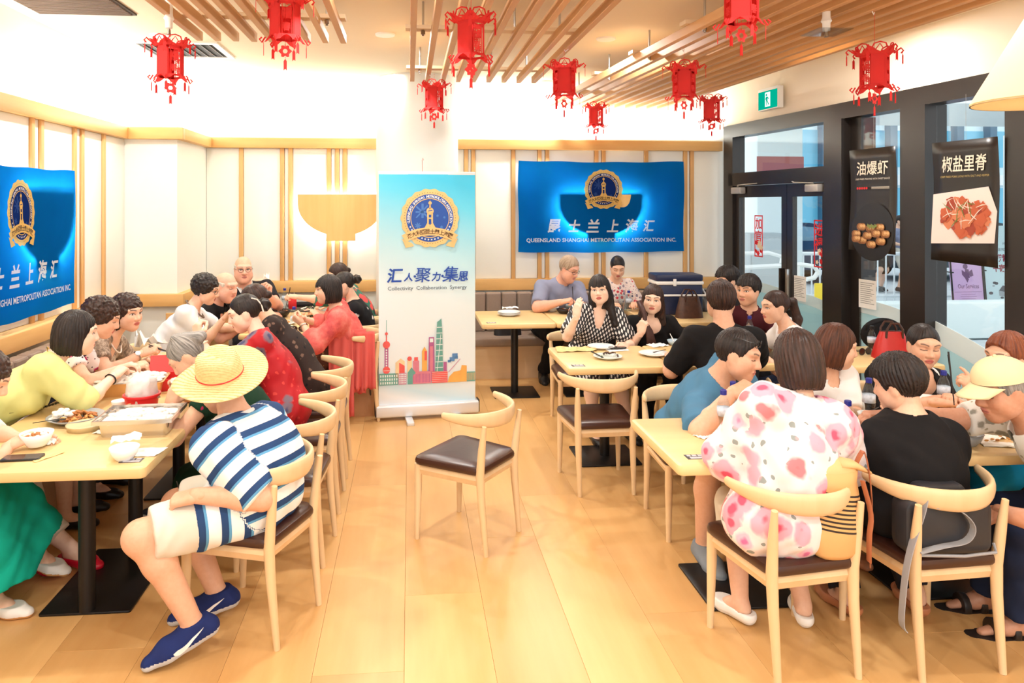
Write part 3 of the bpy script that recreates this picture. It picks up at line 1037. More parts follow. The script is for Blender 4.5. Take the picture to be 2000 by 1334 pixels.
def emblem(parent, cx, cz, rad, y0, fn, mats, navy2=None):
    """round gold-edged emblem: scalloped ring, navy field, tower, ribbon, ring lettering"""
    gold, navy, white, dark = mats
    e = 0.0012
    g = MB()
    disc(g, cx, cz, rad, y0, 0, 96, 18, rad * 0.022, fn)
    for k in range(60):
        a = 2 * PI * k / 60
        disc(g, cx + rad * 0.885 * math.cos(a), cz + rad * 0.885 * math.sin(a), rad * 0.013, y0 - e, 3, 8, fn=fn)
    disc(g, cx, cz, rad * 0.82, y0 - e, 1, 64, fn=fn)
    disc(g, cx, cz, rad * 0.68, y0 - 2 * e, 0, 64, fn=fn, r0=rad * 0.655)
    for s_, a in [('QUEENSLAND SHANGHAI METROPOLITAN ASSOCIATION', None)]:
        n = len(s_)
        for k, ch in enumerate(s_):
            if ch == ' ':
                continue
            an = R(193 - 206 * (k + 0.5) / n)
            put_text(g, ch, cx + rad * 0.745 * math.cos(an), cz + rad * 0.745 * math.sin(an), height=rad * 0.085, mi=2, bold=0.02, rot=an - PI / 2, y=y0 - 2 * e, fn=fn)
    for k in range(16):
        an = R(204 + 132 * k / 15)
        disc(g, cx + rad * 0.745 * math.cos(an), cz + rad * 0.745 * math.sin(an), rad * 0.03, y0 - 2 * e, 2, 10, 5, rad * 0.014, fn)
    # faint union-flag corner and stars
    u = 4
    for q in ([(-0.5, 0.18), (-0.05, 0.18), (-0.05, 0.24), (-0.5, 0.24)], [(-0.3, 0.0), (-0.22, 0.0), (-0.22, 0.5), (-0.3, 0.5)], [(-0.5, 0.02), (-0.46, 0.0), (-0.06, 0.42), (-0.1, 0.45)], [(-0.46, 0.42), (-0.5, 0.38), (-0.08, 0.0), (-0.04, 0.04)]):
        flat(g, [(cx + x * rad, cz + z * rad) for x, z in q], y0 - 1.5 * e, u, fn)
    for x, z, q in ((-0.42, -0.26, 0.09), (0.4, -0.32, 0.05), (0.26, 0.08, 0.04), (0.5, 0.02, 0.04)):
        disc(g, cx + x * rad, cz + z * rad, rad * q, y0 - 1.6 * e, u, 28, 7, rad * q * 0.4, fn)
    # tower
    t = lambda pts: flat(g, [(cx + x * rad, cz + z * rad) for x, z in pts], y0 - 3 * e, 0, fn)
    t([(-0.012, 0.42), (0.012, 0.42), (0.004, 0.64), (-0.004, 0.64)])
    disc(g, cx, cz + rad * 0.52, rad * 0.06, y0 - 3 * e, 0, 20, fn=fn)
    t([(-0.03, 0.3), (0.03, 0.3), (0.02, 0.5), (-0.02, 0.5)])
    disc(g, cx, cz + rad * 0.24, rad * 0.125, y0 - 3 * e, 0, 28, fn=fn)
    t([(-0.1, -0.18), (-0.045, -0.18), (-0.045, 0.2), (-0.1, 0.2)])
    t([(0.045, -0.18), (0.1, -0.18), (0.1, 0.2), (0.045, 0.2)])
    t([(-0.05, -0.03), (0.05, -0.03), (0.05, 0.02), (-0.05, 0.02)])
    t([(-0.24, -0.42), (-0.02, -0.42), (0.0, -0.24), (0.02, -0.42), (0.24, -0.42), (0.1, -0.17), (0.03, -0.2), (0.0, -0.26), (-0.03, -0.2), (-0.1, -0.17)])
    flat(g, [(cx - 0.07 * rad, cz + 0.23 * rad), (cx + 0.08 * rad, cz + 0.25 * rad), (cx + 0.08 * rad, cz + 0.275 * rad), (cx - 0.07 * rad, cz + 0.255 * rad)], y0 - 3.5 * e, 1, fn)
    # ribbon
    def arcband(r0, r1, a0, a1, y, mi, zc):
        v, f = [], []
        for k in range(25):
            an = R(a0 + (a1 - a0) * k / 24)
            for q in (r0, r1):
                x, z = cx + q * rad * math.cos(an), cz + zc * rad + q * rad * math.sin(an)
                v.append((x, y + (fn(x, z) if fn else 0), z))
        for k in range(24):
            f.append((2 * k, 2 * k + 1, 2 * k + 3, 2 * k + 2))
        g.add(v, f, mi)
    for s in (-1, 1):
        flat(g, [(cx + s * x * rad, cz + z * rad) for x, z in ((0.62, -0.86), (0.98, -0.7), (0.9, -0.86), (0.84, -1.02), (0.55, -0.96))], y0 - 2.6 * e, 0, fn)
    arcband(1.62, 1.90, 121, 59, y0 - 4 * e, 0, -2.22)
    s_ = '澳大利亞昆士蘭上海匯'
    for k, ch in enumerate(s_):
        an = R(116.5 - 53 * (k + 0.5) / len(s_))
        put_text(g, ch, cx + rad * 1.76 * math.cos(an), cz - 2.22 * rad + rad * 1.76 * math.sin(an), height=rad * 0.165, mi=3, bold=0.015, rot=an - PI / 2, y=y0 - 5 * e, fn=fn)
    ob = g.build('emblem', [gold, navy, white, dark, navy2 or navy], parent, smooth=False)
    return ob


def flag(name, label, loc, rz, W, Hh, sx, folds, amp):
    r = root('association_flag', label, 'flag', loc, rz, 'blue association flags')
    def wave(x, z):
        return amp * (math.sin(x * 3.1 / sx + 1.3) * math.sin(z * 4 + x) + 0.5 * math.sin(x * 7.3 / sx + z * 3.0)) - amp * 1.5
    nx, nz = 60, 36
    v, f = [], []
    for k in range(nz + 1):
        for i in range(nx + 1):
            u, q = i / nx - 0.5, k / nz - 0.5
            sag = 0.012 * math.sin(PI * (u + 0.5)) * (1 if q > 0 else 0.6) - 0.004 * math.sin(u * 19)
            x, z = u * W * (1 + 0.006 * math.sin(q * 7)), q * Hh - sag
            v.append((x, wave(x, z), z))
    for k in range(nz):
        for i in range(nx):
            a = k * (nx + 1) + i
            f.append((a, a + 1, a + nx + 2, a + nx + 1))
    MB().add(v, f).build('cloth', M_FLAG, r, smooth=True)
    e = -0.0035
    for ch, x, hh in zip('昆士兰上海汇', (-0.44 + 0.0, -0.261, -0.085, 0.10, 0.273, 0.432), (0.15, 0.135, 0.15, 0.14, 0.155, 0.13)):
        g = MB()
        put_text(g, ch, (x * 0.93 / 1.0 * 0.7 + 0.003) * W, -0.215 * Hh, height=hh * Hh, width=hh * Hh * 0.92 * sx, bold=0.03, shear=0.18, y=e, fn=wave)
        g.build('character', M_WHP, r, smooth=False)
    g = MB()
    put_text(g, 'QUEENSLAND SHANGHAI METROPOLITAN ASSOCIATION INC.', 0.0, -0.375 * Hh, width=0.905 * W, height=0.052 * Hh, bold=0.02, y=e, fn=wave)
    g.build('caption', M_WHP, r, smooth=False)
    em = emblem(r, 0, 0, 0.222, e, None, (M_GOLDP, M_NAVYP, M_WHP, M_DKP), clothy('navy_print_light', col(52, 80, 150), 0.4, 0.05))
    me = em.data
    for q in me.vertices:
        x, z = q.co.x * sx + 0.01 * W, q.co.z + 0.19 * Hh
        q.co.x, q.co.z = x, z
        q.co.y += wave(x, z)
    return r


flag('f1', 'large blue association flag hung on the far wall above the grey-shirted man', (2.183, 8.005, 1.832), 0, 1.92, 1.03, 1.0, 0, 0.006)
flag('f2', 'blue association flag hung on the side wall above the lime cardigan', (-2.615, 5.06, 1.60), PI / 2, 1.58, 1.03, 0.8, 0, 0.008)

# ------------------------------------------------------------------ roll-up banner
BA, BB = Vector((-0.288, 6.21, 0)), Vector((0.600, 6.31, 0))
BW = (BB - BA).length
r = root('rollup_banner', 'tall roll-up banner with city skyline and gold emblem, before the white column', 'banner', (BA + BB) / 2, math.atan2(BB.y - BA.y, BB.x - BA.x))
M_ALU = plain('banner_aluminium', col(226, 230, 234), 0.3, metal=0.35)
MB().rbox((-BW / 2, -0.07, 0.028), (BW / 2, 0.07, 0.135), 0.02, axis=0).build('base_case', M_ALU, r)
for x in (-0.17, 0.26):
    MB().rbox((x - 0.03, -0.23, 0.0), (x + 0.03, 0.2, 0.028), 0.006, axis=2).build('foot', M_ALU, r)
for s in (-1, 1):
    MB().box((s * (BW / 2 + 0.004) - 0.004, -0.05, 0.035), (s * (BW / 2 + 0.004) + 0.004, 0.05, 0.14)).build('end_cap', M_BLACK, r)
MB().cyl((0, 0.03, 0.12), (0, 0.03, 2.13), 0.012, seg=8).build('support_pole', M_ALU, r)
MB().rbox((-0.425, -0.018, 2.105), (0.425, 0.018, 2.14), 0.008, axis=0).build('top_bar', M_ALU, r)
SW = 0.845
t = NT('banner_sky_print')
tc = t.n('ShaderNodeTexCoord')
sp = t.n('ShaderNodeSeparateXYZ')
t.l(tc.outputs['Object'], sp.inputs[0])
fac = t.math('ADD', t.math('DIVIDE', sp.outputs[2], 2.1), t.math('MULTIPLY', sp.outputs[0], 0.12))
t.l(t.ramp(fac, [(0.06, col(232, 240, 246)), (0.10, col(196, 226, 240)), (0.18, col(226, 238, 244)), (0.5, col(222, 238, 242)), (0.7, col(176, 222, 234)), (0.9, col(96, 200, 228)), (1.0, col(60, 186, 222))]), t.bsdf.inputs['Base Color'])
t.bsdf.inputs['Roughness'].default_value = 0.25
v, f = [], []
bend = lambda x, z: -0.018 + 0.004 * math.sin(x * 9 + z * 2.2) * math.sin(z * 3)
for k in range(41):
    for i in range(17):
        x, z = -SW / 2 + SW * i / 16, 0.13 + 1.985 * k / 40
        v.append((x, bend(x, z), z))
for k in range(40):
    for i in range(16):
        a = k * 17 + i
        f.append((a, a + 1, a + 18, a + 17))
sh = MB().add(v, f).build('printed_sheet', t.m, r, smooth=True)
emblem(r, 0.02, 1.735, 0.252, -0.026, None, (plain('gold_ink', col(236, 196, 128), 0.35, noise=0.15, nscale=6), plain('navy_ink', col(16, 72, 160), 0.3), M_WHITEP, M_DKP), plain('navy_ink_light', col(64, 116, 190), 0.3))
M_BLUEINK = plain('blue_ink', col(22, 72, 168), 0.5)
g = MB()
for ch, x, z, hh in (('汇', -0.285, 1.24, 0.125), ('人', -0.165, 1.225, 0.075), ('聚', -0.04, 1.24, 0.125), ('力', 0.075, 1.225, 0.08), ('集', 0.205, 1.245, 0.135), ('思', 0.315, 1.225, 0.085)):
    g = MB()
    put_text(g, ch, x, z, height=hh, bold=0.008 if ch in '聚集' else 0.025, shear=0.15, y=-0.026)
    g.build('character', M_BLUEINK, r, smooth=False)
for x in (-0.112, 0.13):
    g = MB()
    disc(g, x, 1.23, 0.011, -0.026, 0, 12)
    g.build('dot', M_BLUEINK, r, smooth=False)
g = MB()
put_text(g, 'Collectivity  Collaboration  Synergy', 0.0, 1.125, width=0.69, height=0.042, y=-0.026)
g.build('motto', plain('slate_ink', col(48, 64, 90), 0.5), r, smooth=False)
# skyline
inks = [plain('ink_%d' % i, col(*c), 0.5, noise=0.14, nscale=18) for i, c in enumerate(((232, 96, 92), (176, 96, 150), (104, 168, 158), (238, 178, 90), (216, 130, 150), (240, 214, 170), (90, 140, 196), (226, 240, 240), (206, 150, 176)))]
g = MB()
zb = 0.30
F = lambda pts, mi, d=0.0: flat(g, pts, -0.0255 - d, mi)
def rect(x0, x1, z0, z1, mi, d=0.0):
    F([(x0, z0), (x1, z0), (x1, z1), (x0, z1)], mi, d)
rect(-0.42, -0.255, zb, zb + 0.10, 2)
for i in range(8):
    for k in range(3):
        rect(-0.411 + i * 0.0195, -0.400 + i * 0.0195, zb + 0.008 + k * 0.03, zb + 0.028 + k * 0.03, 7, 0.0005)
tx = -0.357
rect(tx - 0.002, tx + 0.002, 0.72, 0.86, 2)
F([(tx - 0.008, 0.6), (tx + 0.008, 0.6), (tx + 0.003, 0.76), (tx - 0.003, 0.76)], 0)
disc(g, tx, 0.742, 0.013, -0.026, 0, 16)
disc(g, tx, 0.648, 0.031, -0.0262, 0, 28)
rect(tx - 0.016, tx + 0.016, zb + 0.1, 0.62, 1)
for k in range(8):
    rect(tx - 0.006, tx + 0.006, 0.44 + k * 0.022, 0.454 + k * 0.022, 7, 0.0005)
disc(g, tx, 0.43, 0.031, -0.0264, 0, 28)
rect(tx - 0.03, tx + 0.03, 0.424, 0.427, 7, 0.0012)
F([(-0.28, zb + 0.06), (-0.2, zb + 0.06), (-0.2, 0.5), (-0.235, 0.525), (-0.28, 0.49)], 5)
F([(-0.248, zb + 0.1), (-0.2, zb + 0.1), (-0.2, 0.46), (-0.248, 0.49)], 0, 0.0003)
rect(-0.253, -0.185, zb, zb + 0.1, 8, 0.0004)
for i in range(5):
    for k in range(5):
        rect(-0.247 + i * 0.0125, -0.239 + i * 0.0125, zb + 0.01 + k * 0.018, zb + 0.02 + k * 0.018, 7, 0.0007)
rect(-0.178, -0.138, zb + 0.05, 0.51, 5)
disc(g, -0.158, 0.52, 0.02, -0.0257, 0, 16)
F([(-0.175, zb), (-0.107, zb), (-0.107, zb + 0.10), (-0.141, zb + 0.145), (-0.175, zb + 0.10)], 2, 0.0006)
rect(-0.128, -0.075, zb + 0.08, 0.5, 4, 0.0002)
rect(-0.118, -0.085, 0.5, 0.53, 0)
rect(-0.05, -0.006, zb + 0.07, 0.58, 3)
F([(-0.05, 0.58), (-0.006, 0.58), (-0.028, 0.62)], 3)
rect(-0.028, -0.006, 0.5, 0.58, 0, 0.0003)
F([(0.004, zb + 0.02), (0.062, zb + 0.02), (0.056, 0.70), (0.01, 0.70)], 1)
rect(0.018, 0.048, 0.655, 0.688, 7, 0.0004)
rect(0.02, 0.046, zb + 0.1, 0.62, 4, 0.0003)
F([(0.066, zb + 0.06), (0.135, zb + 0.06), (0.128, 0.75), (0.12, 0.86), (0.1, 0.84), (0.083, 0.83), (0.078, 0.75)], 2)
for k in range(8):
    rect(0.064, 0.137, 0.43 + k * 0.05, 0.436 + k * 0.05, 7, 0.0004)
F([(0.08, 0.4), (0.085, 0.4), (0.118, 0.72), (0.113, 0.72)], 7, 0.0005)
rect(0.14, 0.168, zb + 0.05, 0.48, 1)
F([(-0.13, zb), (0.03, zb), (0.03, zb + 0.1), (0.0, zb + 0.108), (-0.09, zb + 0.106), (-0.13, zb + 0.07)], 4, 0.0007)
for k in range(12):
    rect(-0.125 + k * 0.0125, -0.12 + k * 0.0125, zb + 0.01, zb + 0.085, 1, 0.0009)
rect(0.035, 0.175, zb, zb + 0.10, 0, 0.0007)
for k in range(6):
    rect(0.035, 0.175, zb + 0.012 + k * 0.016, zb + 0.014 + k * 0.016, 7, 0.0009)
F([(0.175, zb), (0.345, zb), (0.345, zb + 0.14), (0.3, zb + 0.145), (0.29, zb + 0.1), (0.23, zb + 0.09), (0.19, zb + 0.05)], 3, 0.0003)
F([(0.18, 0.39), (0.185, 0.385), (0.29, 0.5), (0.286, 0.503)], 8, 0.0005)
for x, z, q in ((0.215, 0.5, 0.022), (0.24, 0.53, 0.024), (0.19, 0.485, 0.014), (0.25, 0.515, 0.016)):
    rect(x - q, x + q, z - q * 0.8, z + q * 0.8, 6, 0.0006)
rect(0.345, 0.42, zb, zb + 0.085, 2, 0.0006)
for k in range(6):
    rect(0.35 + k * 0.012, 0.354 + k * 0.012, zb + 0.01, zb + 0.075, 3, 0.0009)
g.build('skyline_print', inks, r, smooth=False)
MB().tube([(-0.04, 0.03, 2.14), (-0.042, 0.03, 2.24), (-0.035, 0.03, 2.26), (-0.028, 0.03, 2.24)], 0.0025, 5).build('wire_hook', plain('copper_wire', col(176, 96, 72), 0.4), r)

# ------------------------------------------------------------------ upholstered benches
M_BWOOD = wood('bench_wood', col(226, 196, 158), col(212, 178, 134), axis=0, scale=8, rough=0.5)


def bench(label, x0, x1, loc, rz, seg=0.167, depth=0.5):
    r = root('banquette', label, 'bench', loc, rz, 'upholstered wall benches')
    L = x1 - x0
    MB().box((0.0, -depth + 0.03, 0.0), (L, 0, 0.34)).build('base', M_BWOOD, r)
    MB().rbox((0, -depth, 0.34), (L, 0, 0.44), 0.03, axis=0).build('seat_cushion', M_TAUPE, r)
    n = max(1, int(L / seg))
    s = L / n
    me = MB().rbox((0.002, -0.11, 0.44), (s - 0.002, -0.005, 0.87), 0.03, axis=2, seg=3).mesh('back_panel', M_TAUPE)
    for k in range(n):
        link('back_panel', me, r, (k * s, 0, 0))
    return r


bench('long taupe channel-backed bench along the far wall under the large flag', 0.5, 3.3, (0.5, 8.04, 0), 0)
bench('taupe bench on the side wall behind the long food table', 0, 3.3, (-2.57, 2.3, 0), PI / 2)
b3 = bench('taupe bench with wooden end panel below the wall jog', 0, 1.4, (-2.14, 6.62, 0), PI / 2)
MB().rbox((-0.03, -0.52, 0), (0.0, 0.02, 0.885), 0.004, axis=0).build('end_panel', M_BATT, b3)


# ------------------------------------------------------------------ tables
def label_card(parent, x, y, z, rz=0):
    t_ = root('table_card', None, None, (x, y, z), rz)
    t_.parent = parent
    MB().box((-0.045, -0.028, 0.0), (0.045, 0.028, 0.0012)).build('card', plain('card_dark', col(60, 56, 60), 0.4), t_)
    g = MB()
    for q, (x0, z0, x1, z1) in enumerate(((-0.035, 0.006, -0.018, 0.024), (-0.012, 0.006, 0.008, 0.024), (0.014, 0.006, 0.036, 0.024), (-0.03, -0.024, 0.038, -0.002))):
        g.box((x0, z0, 0.0012), (x1, z1, 0.0016))
    g.build('print', plain('card_print', col(196, 192, 198), 0.5), t_)
    return t_


def table(label, x0, y0, x1, y1, bases, card=None, posts=None, h=0.75, base=(0.22, 0.21)):
    r = root('dining_table', label, 'table', ((x0 + x1) / 2, (y0 + y1) / 2, 0), 0, 'light wood dining tables')
    cx, cy = (x0 + x1) / 2, (y0 + y1) / 2
    MB().rbox((x0 - cx, y0 - cy, h - 0.048), (x1 - cx, y1 - cy, h), 0.028, axis=2, seg=5).build('table_top', M_TABLE, r)
    for bx, by in bases:
        MB().rbox((bx - cx - base[0], by - cy - base[1], 0.0), (bx - cx + base[0], by - cy + base[1], 0.012), 0.012, axis=2).build('base_plate', M_BLACK, r)
        for px_, py_ in (posts or [(bx, by)]):
            g = MB().cyl((px_ - cx, py_ - cy, 0.012), (px_ - cx, py_ - cy, h - 0.05), 0.036, seg=20)
            g.build('post', M_BLACK, r)
        MB().box((bx - cx - 0.2, by - cy - 0.04, h - 0.056), (bx - cx + 0.2, by - cy + 0.04, h - 0.048)).build('top_bracket', M_BLACK, r)
    if card:
        label_card(r, card[0] - cx, card[1] - cy, h, card[2] if len(card) > 2 else 0)
    return r


TZ = 0.75
table('long food table end with the steel trays and red tub', -1.99, 3.10, -1.10, 4.34, [(-1.46, 3.68)], (-1.19, 3.20), [(-1.46, 3.40), (-1.46, 3.98)], base=(0.2, 0.31))
table('far half of the long food table, by the snake-print blouse', -1.99, 4.345, -1.10, 5.55, [(-1.46, 4.95)], None, [(-1.46, 4.7), (-1.46, 5.2)], base=(0.2, 0.31))
table('food table shared by the pink-robed woman, with water bottles', -1.45, 6.22, -0.70, 7.5, [(-1.06, 6.85)], (-0.80, 6.30))
table('empty-ended table under the blue flag with stacked plates', 0.665, 6.56, 1.362, 7.40, [(1.03, 6.99)], (0.76, 6.64))
table('table before the bench in front of the grey-shirted man', 1.366, 6.56, 2.06, 7.40, [(1.72, 6.99)])
table('table carrying the cool box and brown handbag', 2.25, 6.50, 3.15, 7.40, [(2.7, 6.99)])
table('table with side plates before the patterned dress', 1.062, 4.735, 1.80, 5.47, [(1.43, 5.17)], (1.15, 4.82))
table('table beside the black T-shirt, next to the side plates', 1.804, 4.735, 2.54, 5.47, [(2.2, 5.17)])
table('nearest table with the dark card on its bare corner', 1.130, 2.93, 2.055, 3.605, [(1.59, 3.36)], (1.245, 3.03))
table('nearest table continuation with the grey bowl', 2.059, 2.93, 2.98, 3.605, [(2.52, 3.36)])
table('window table with the red handbag', 3.00, 4.62, 3.68, 5.30, [(3.38, 4.98)])


# ------------------------------------------------------------------ horn-back chairs
def make_chair():
    r = root('dining_chair', 'x', 'chair', (0, 0, 0), 0, 'horn-back dining chairs')
    # seat cushion: rounded trapezoid, crowned
    def outline(s, grow=0.0):
        pts = []
        for x, y in ((0.235, 0.21), (-0.235, 0.21), (-0.195, -0.215), (0.195, -0.215)):
            pts.append((x, y))
        out = []
        rr = 0.05
        for i in range(4):
            p0, p1, p2 = Vector(pts[i - 1] + (0,)), Vector(pts[i] + (0,)), Vector(pts[(i + 1) % 4] + (0,))
            a, b = (p0 - p1).normalized() * rr, (p2 - p1).normalized() * rr
            for k in range(5):
                u = k / 4
                q = p1 + a * (1 - u) ** 2 + b * u ** 2
                out.append((q.x * s, q.y * s))
        return out
    rings = [[(x, y, z) for x, y in outline(s)] for s, z in ((0.97, 0.418), (1.0, 0.428), (1.005, 0.442), (0.985, 0.456), (0.93, 0.464), (0.6, 0.470), (0.2, 0.472))]
    MB().loft(rings).build('seat', M_LEATHER, r)
    g = MB()
    fx, rx = 0.205, 0.178
    for a, b in (((-fx, 0.185), (fx, 0.185)), ((-rx, -0.19), (rx, -0.19)), ((-fx, 0.185), (-rx, -0.19)), ((fx, 0.185), (rx, -0.19))):
        g.tube([(a[0], a[1], 0.39), (b[0], b[1], 0.39)], [(0.012, 0.03)] * 2, 4, up=(0, 0, 1))
    g.build('seat_frame', M_CHAIR, r, smooth=False)
    for s in (-1, 1):
        MB().tube([(s * fx, 0.19, 0.418), (s * fx, 0.19, 0.3), (s * (fx + 0.004), 0.196, 0.0)], [0.021, 0.021, 0.0135], 12).build('leg', M_CHAIR, r)
        MB().tube([(s * 0.176, -0.235, 0.0), (s * 0.178, -0.205, 0.30), (s * 0.18, -0.2, 0.42), (s * 0.186, -0.215, 0.56), (s * 0.19, -0.232, 0.685)], [0.0135, 0.021, 0.023, 0.02, 0.0125], 12).build('leg', M_CHAIR, r)
    # horn back
    pts, rad = [], []
    n = 22
    for k in range(n + 1):
        u = -1 + 2 * k / n
        a = u * R(78)
        x = 0.262 * math.sin(a) / math.sin(R(78))
        y = -0.255 + 0.235 * (1 - math.cos(a)) / (1 - math.cos(R(78))) * 1.0
        pts.append((x, y, 0.70 + 0.028 * abs(u) ** 2.2))
        c = 1 - abs(u) ** 1.8
        rad.append((0.0125 + 0.004 * c, 0.019 + 0.028 * c))
    pts = [(pts[0][0] * 0.995, pts[0][1] + 0.008, pts[0][2])] + pts + [(pts[-1][0] * 0.995, pts[-1][1] + 0.008, pts[-1][2])]
    rad = [(0.008, 0.012)] + rad + [(0.008, 0.012)]
    MB().tube(pts, rad, 12, up=(0, 0, 1)).build('back_rail', M_CHAIR, r, smooth=True)
    return r


CHAIRS = [  # x, y, heading the sitter faces (deg), label
    (0.325, 4.03, 142, 'empty horn-back chair standing alone in the middle of the floor'),
    (1.248, 4.70, 91, 'empty horn-back chair pushed up to the table with side plates'),
    (-0.70, 3.29, 158, 'horn-back chair under the man in the straw hat'),
    (-0.66, 3.90, 176, 'horn-back chair of the woman in the dark green dress'),
    (-0.655, 4.52, 180, 'horn-back chair behind the red brocade jacket'),
    (-0.66, 5.08, 180, 'horn-back chair behind the dark mottled jacket'),
    (-0.505, 6.33, 183, 'horn-back chair under the pink-robed woman'),
    (-0.47, 6.86, 183, 'horn-back chair of the woman in the black flowered top'),
    (-0.45, 7.4, 183, 'horn-back chair furthest along beside the white column'),
    (-1.95, 5.86, 5, 'horn-back chair under the white T-shirt woman'),
    (1.545, 2.87, 97, 'horn-back chair with the straw bag, under the rose-print blouse'),
    (2.145, 2.86, 93, 'horn-back chair with the black rucksack'),
    (1.62, 4.03, -88, 'horn-back chair under the man in the blue T-shirt'),
    (2.30, 3.98, -90, 'horn-back chair under the bob-haired woman'),
    (2.79, 4.02, -95, 'horn-back chair under the woman with the wide black neckline'),
    (3.22, 3.42, 182, 'horn-back chair of the auburn-haired woman'),
    (2.98, 2.71, 160, 'horn-back chair of the man in the cream cap'),
    (1.43, 5.97, -88, 'horn-back chair under the patterned dress'),
    (2.03, 6.02, -92, 'horn-back chair under the black scoop-neck top'),
    (2.02, 4.42, 90, 'horn-back chair under the black T-shirt'),
    (2.95, 5.02, 170, 'horn-back chair under the ponytailed woman'),
    (3.22, 6.36, 180, 'horn-back chair of the person hidden behind the maroon shirt'),
    (2.85, 5.88, -105, 'horn-back chair under the maroon shirt'),
]
ch0 = make_chair()
for i, (x, y, hd, lab) in enumerate(CHAIRS):
    c = ch0 if i == 0 else copy_tree(ch0)
    c.location = (x, y, 0)
    c.rotation_euler = (0, 0, R(hd - 90))
    c['label'] = lab

# ------------------------------------------------------------------ red paper lanterns
def make_lantern():
    r = root('paper_lantern', 'x', 'lantern', (0, 0, 0), 0, 'red paper-cut lanterns')
    H6 = [R(60 * k + 15) for k in range(7)]
    M_RP = M_REDPAPER
    # six cut panels: a frame with an inner character and lattice
    for k in range(6):
        g = MB()
        w, z0, z1 = 0.078, -0.10, 0.085
        d = 0.078 * 0.866
        M = Matrix.Rotation(H6[k] + R(30) + PI / 2, 4, 'Z') @ Matrix.Translation((0, -d, 0))
        for a, b, c_, e in ((-w / 2, -w / 2 + 0.008, z0, z1), (w / 2 - 0.008, w / 2, z0, z1), (-w / 2, w / 2, z0, z0 + 0.012), (-w / 2, w / 2, z1 - 0.02, z1)):
            g.box((a, -0.001, c_), (b, 0.001, e), M=M)
        if k % 2 == 0:
            h = MB()
            put_text(h, '福', 0, 0.02, width=0.05, height=0.06, bold=0.03)
            put_text(h, '春', 0, -0.05, width=0.045, height=0.045, bold=0.03)
            g.add([M @ Vector(q) for q in h.v], h.f)
            for x in (-0.024, 0.022):
                g.box((x, -0.0012, z0), (x + 0.004, 0.001, z1), M=M)
        else:
            g.box((-w / 2, 0.0, z0), (w / 2, 0.001, z1), M=M)
        g.build('panel', M_RP, r, smooth=False)
    for nm, zc, ro, hh, flare in (('crown', 0.09, 0.125, 0.03, 1), ('skirt', -0.10, 0.105, 0.024, -1)):
        g = MB()
        for k in range(6):
            a0, a1 = H6[k], H6[k + 1]
            am = (a0 + a1) / 2
            # flared band plus scrolls
            v, f = [], []
            for j in range(7):
                u = j / 6
                p = Vector((math.cos(a0), math.sin(a0), 0)).lerp(Vector((math.cos(a1), math.sin(a1), 0)), u)
                bow = 0.012 * math.sin(PI * u)
                for rr, zz in ((0.08, zc - 0.012 * flare), (ro - bow, zc + hh * flare * 0.4 + 0.016 * math.cos(2 * PI * u) * flare)):
                    v.append((p.x * rr, p.y * rr, zz))
            for j in range(6):
                f.append((2 * j, 2 * j + 1, 2 * j + 3, 2 * j + 2))
            g.add(v, f)
            c = Vector((math.cos(a0), math.sin(a0), 0))
            g.tube([c * 0.1 + Vector((0, 0, zc)), c * (ro + 0.012) + Vector((0, 0, zc + 0.028 * flare)), c * (ro + 0.024) + Vector((0, 0, zc + 0.012 * flare)), c * (ro + 0.012) + Vector((0, 0, zc - 0.002))], 0.0045, 5)
            m_ = Vector((math.cos(am), math.sin(am), 0))
            t_ = Vector((-math.sin(am), math.cos(am), 0))
            if flare > 0:
                g.tube([m_ * 0.085 + t_ * 0.045 + Vector((0, 0, zc + 0.005)), m_ * 0.09 + t_ * 0.03 + Vector((0, 0, zc + 0.042)), m_ * 0.092 + Vector((0, 0, zc + 0.05)), m_ * 0.09 - t_ * 0.03 + Vector((0, 0, zc + 0.042)), m_ * 0.085 - t_ * 0.045 + Vector((0, 0, zc + 0.005))], 0.004, 5)
                g.tube([m_ * 0.088 + t_ * 0.02 + Vector((0, 0, zc + 0.01)), m_ * 0.09 + Vector((0, 0, zc + 0.04)), m_ * 0.088 - t_ * 0.02 + Vector((0, 0, zc + 0.01))], 0.003, 5)
        g.build(nm, M_RP, r, smooth=False)
    tas = MB()
    tas.box((-0.008, -0.001, -0.052), (0.008, 0.001, -0.012)).cyl((0, 0, -0.012), (0, 0, 0.012), 0.0012, seg=4)
    tas.prism([(-0.008, -0.012), (0, 0.0), (0.008, -0.012)], -0.001, 0.001).prism([(-0.008, -0.06), (-0.008, -0.05), (0, -0.052)], -0.001, 0.001).prism([(0.008, -0.06), (0, -0.052), (0.008, -0.05)], -0.001, 0.001)
    tm = tas.mesh('tassel', M_RP)
    for k in range(6):
        for rr, zz, rot in ((0.146, 0.085, 0), (0.108, -0.135, 0)):
            o = link('tassel', tm, r, (rr * math.cos(H6[k]), rr * math.sin(H6[k]), zz), H6[k] + PI / 2)
    g = MB()
    disc(g, 0, -0.165, 0.03, 0, 0, 20, 6, 0.006, r0=0.012)
    g.tube([(0, 0, -0.13), (0, 0, -0.14)], 0.002, 4)
    g.build('pendant_knot', M_RP, r, smooth=False)
    link('tassel', tm, r, (0, 0, -0.205))
    MB().cyl((0, 0, -0.14), (0, 0, 0.20), 0.0012, seg=4).build('string', M_RP, r)
    return r


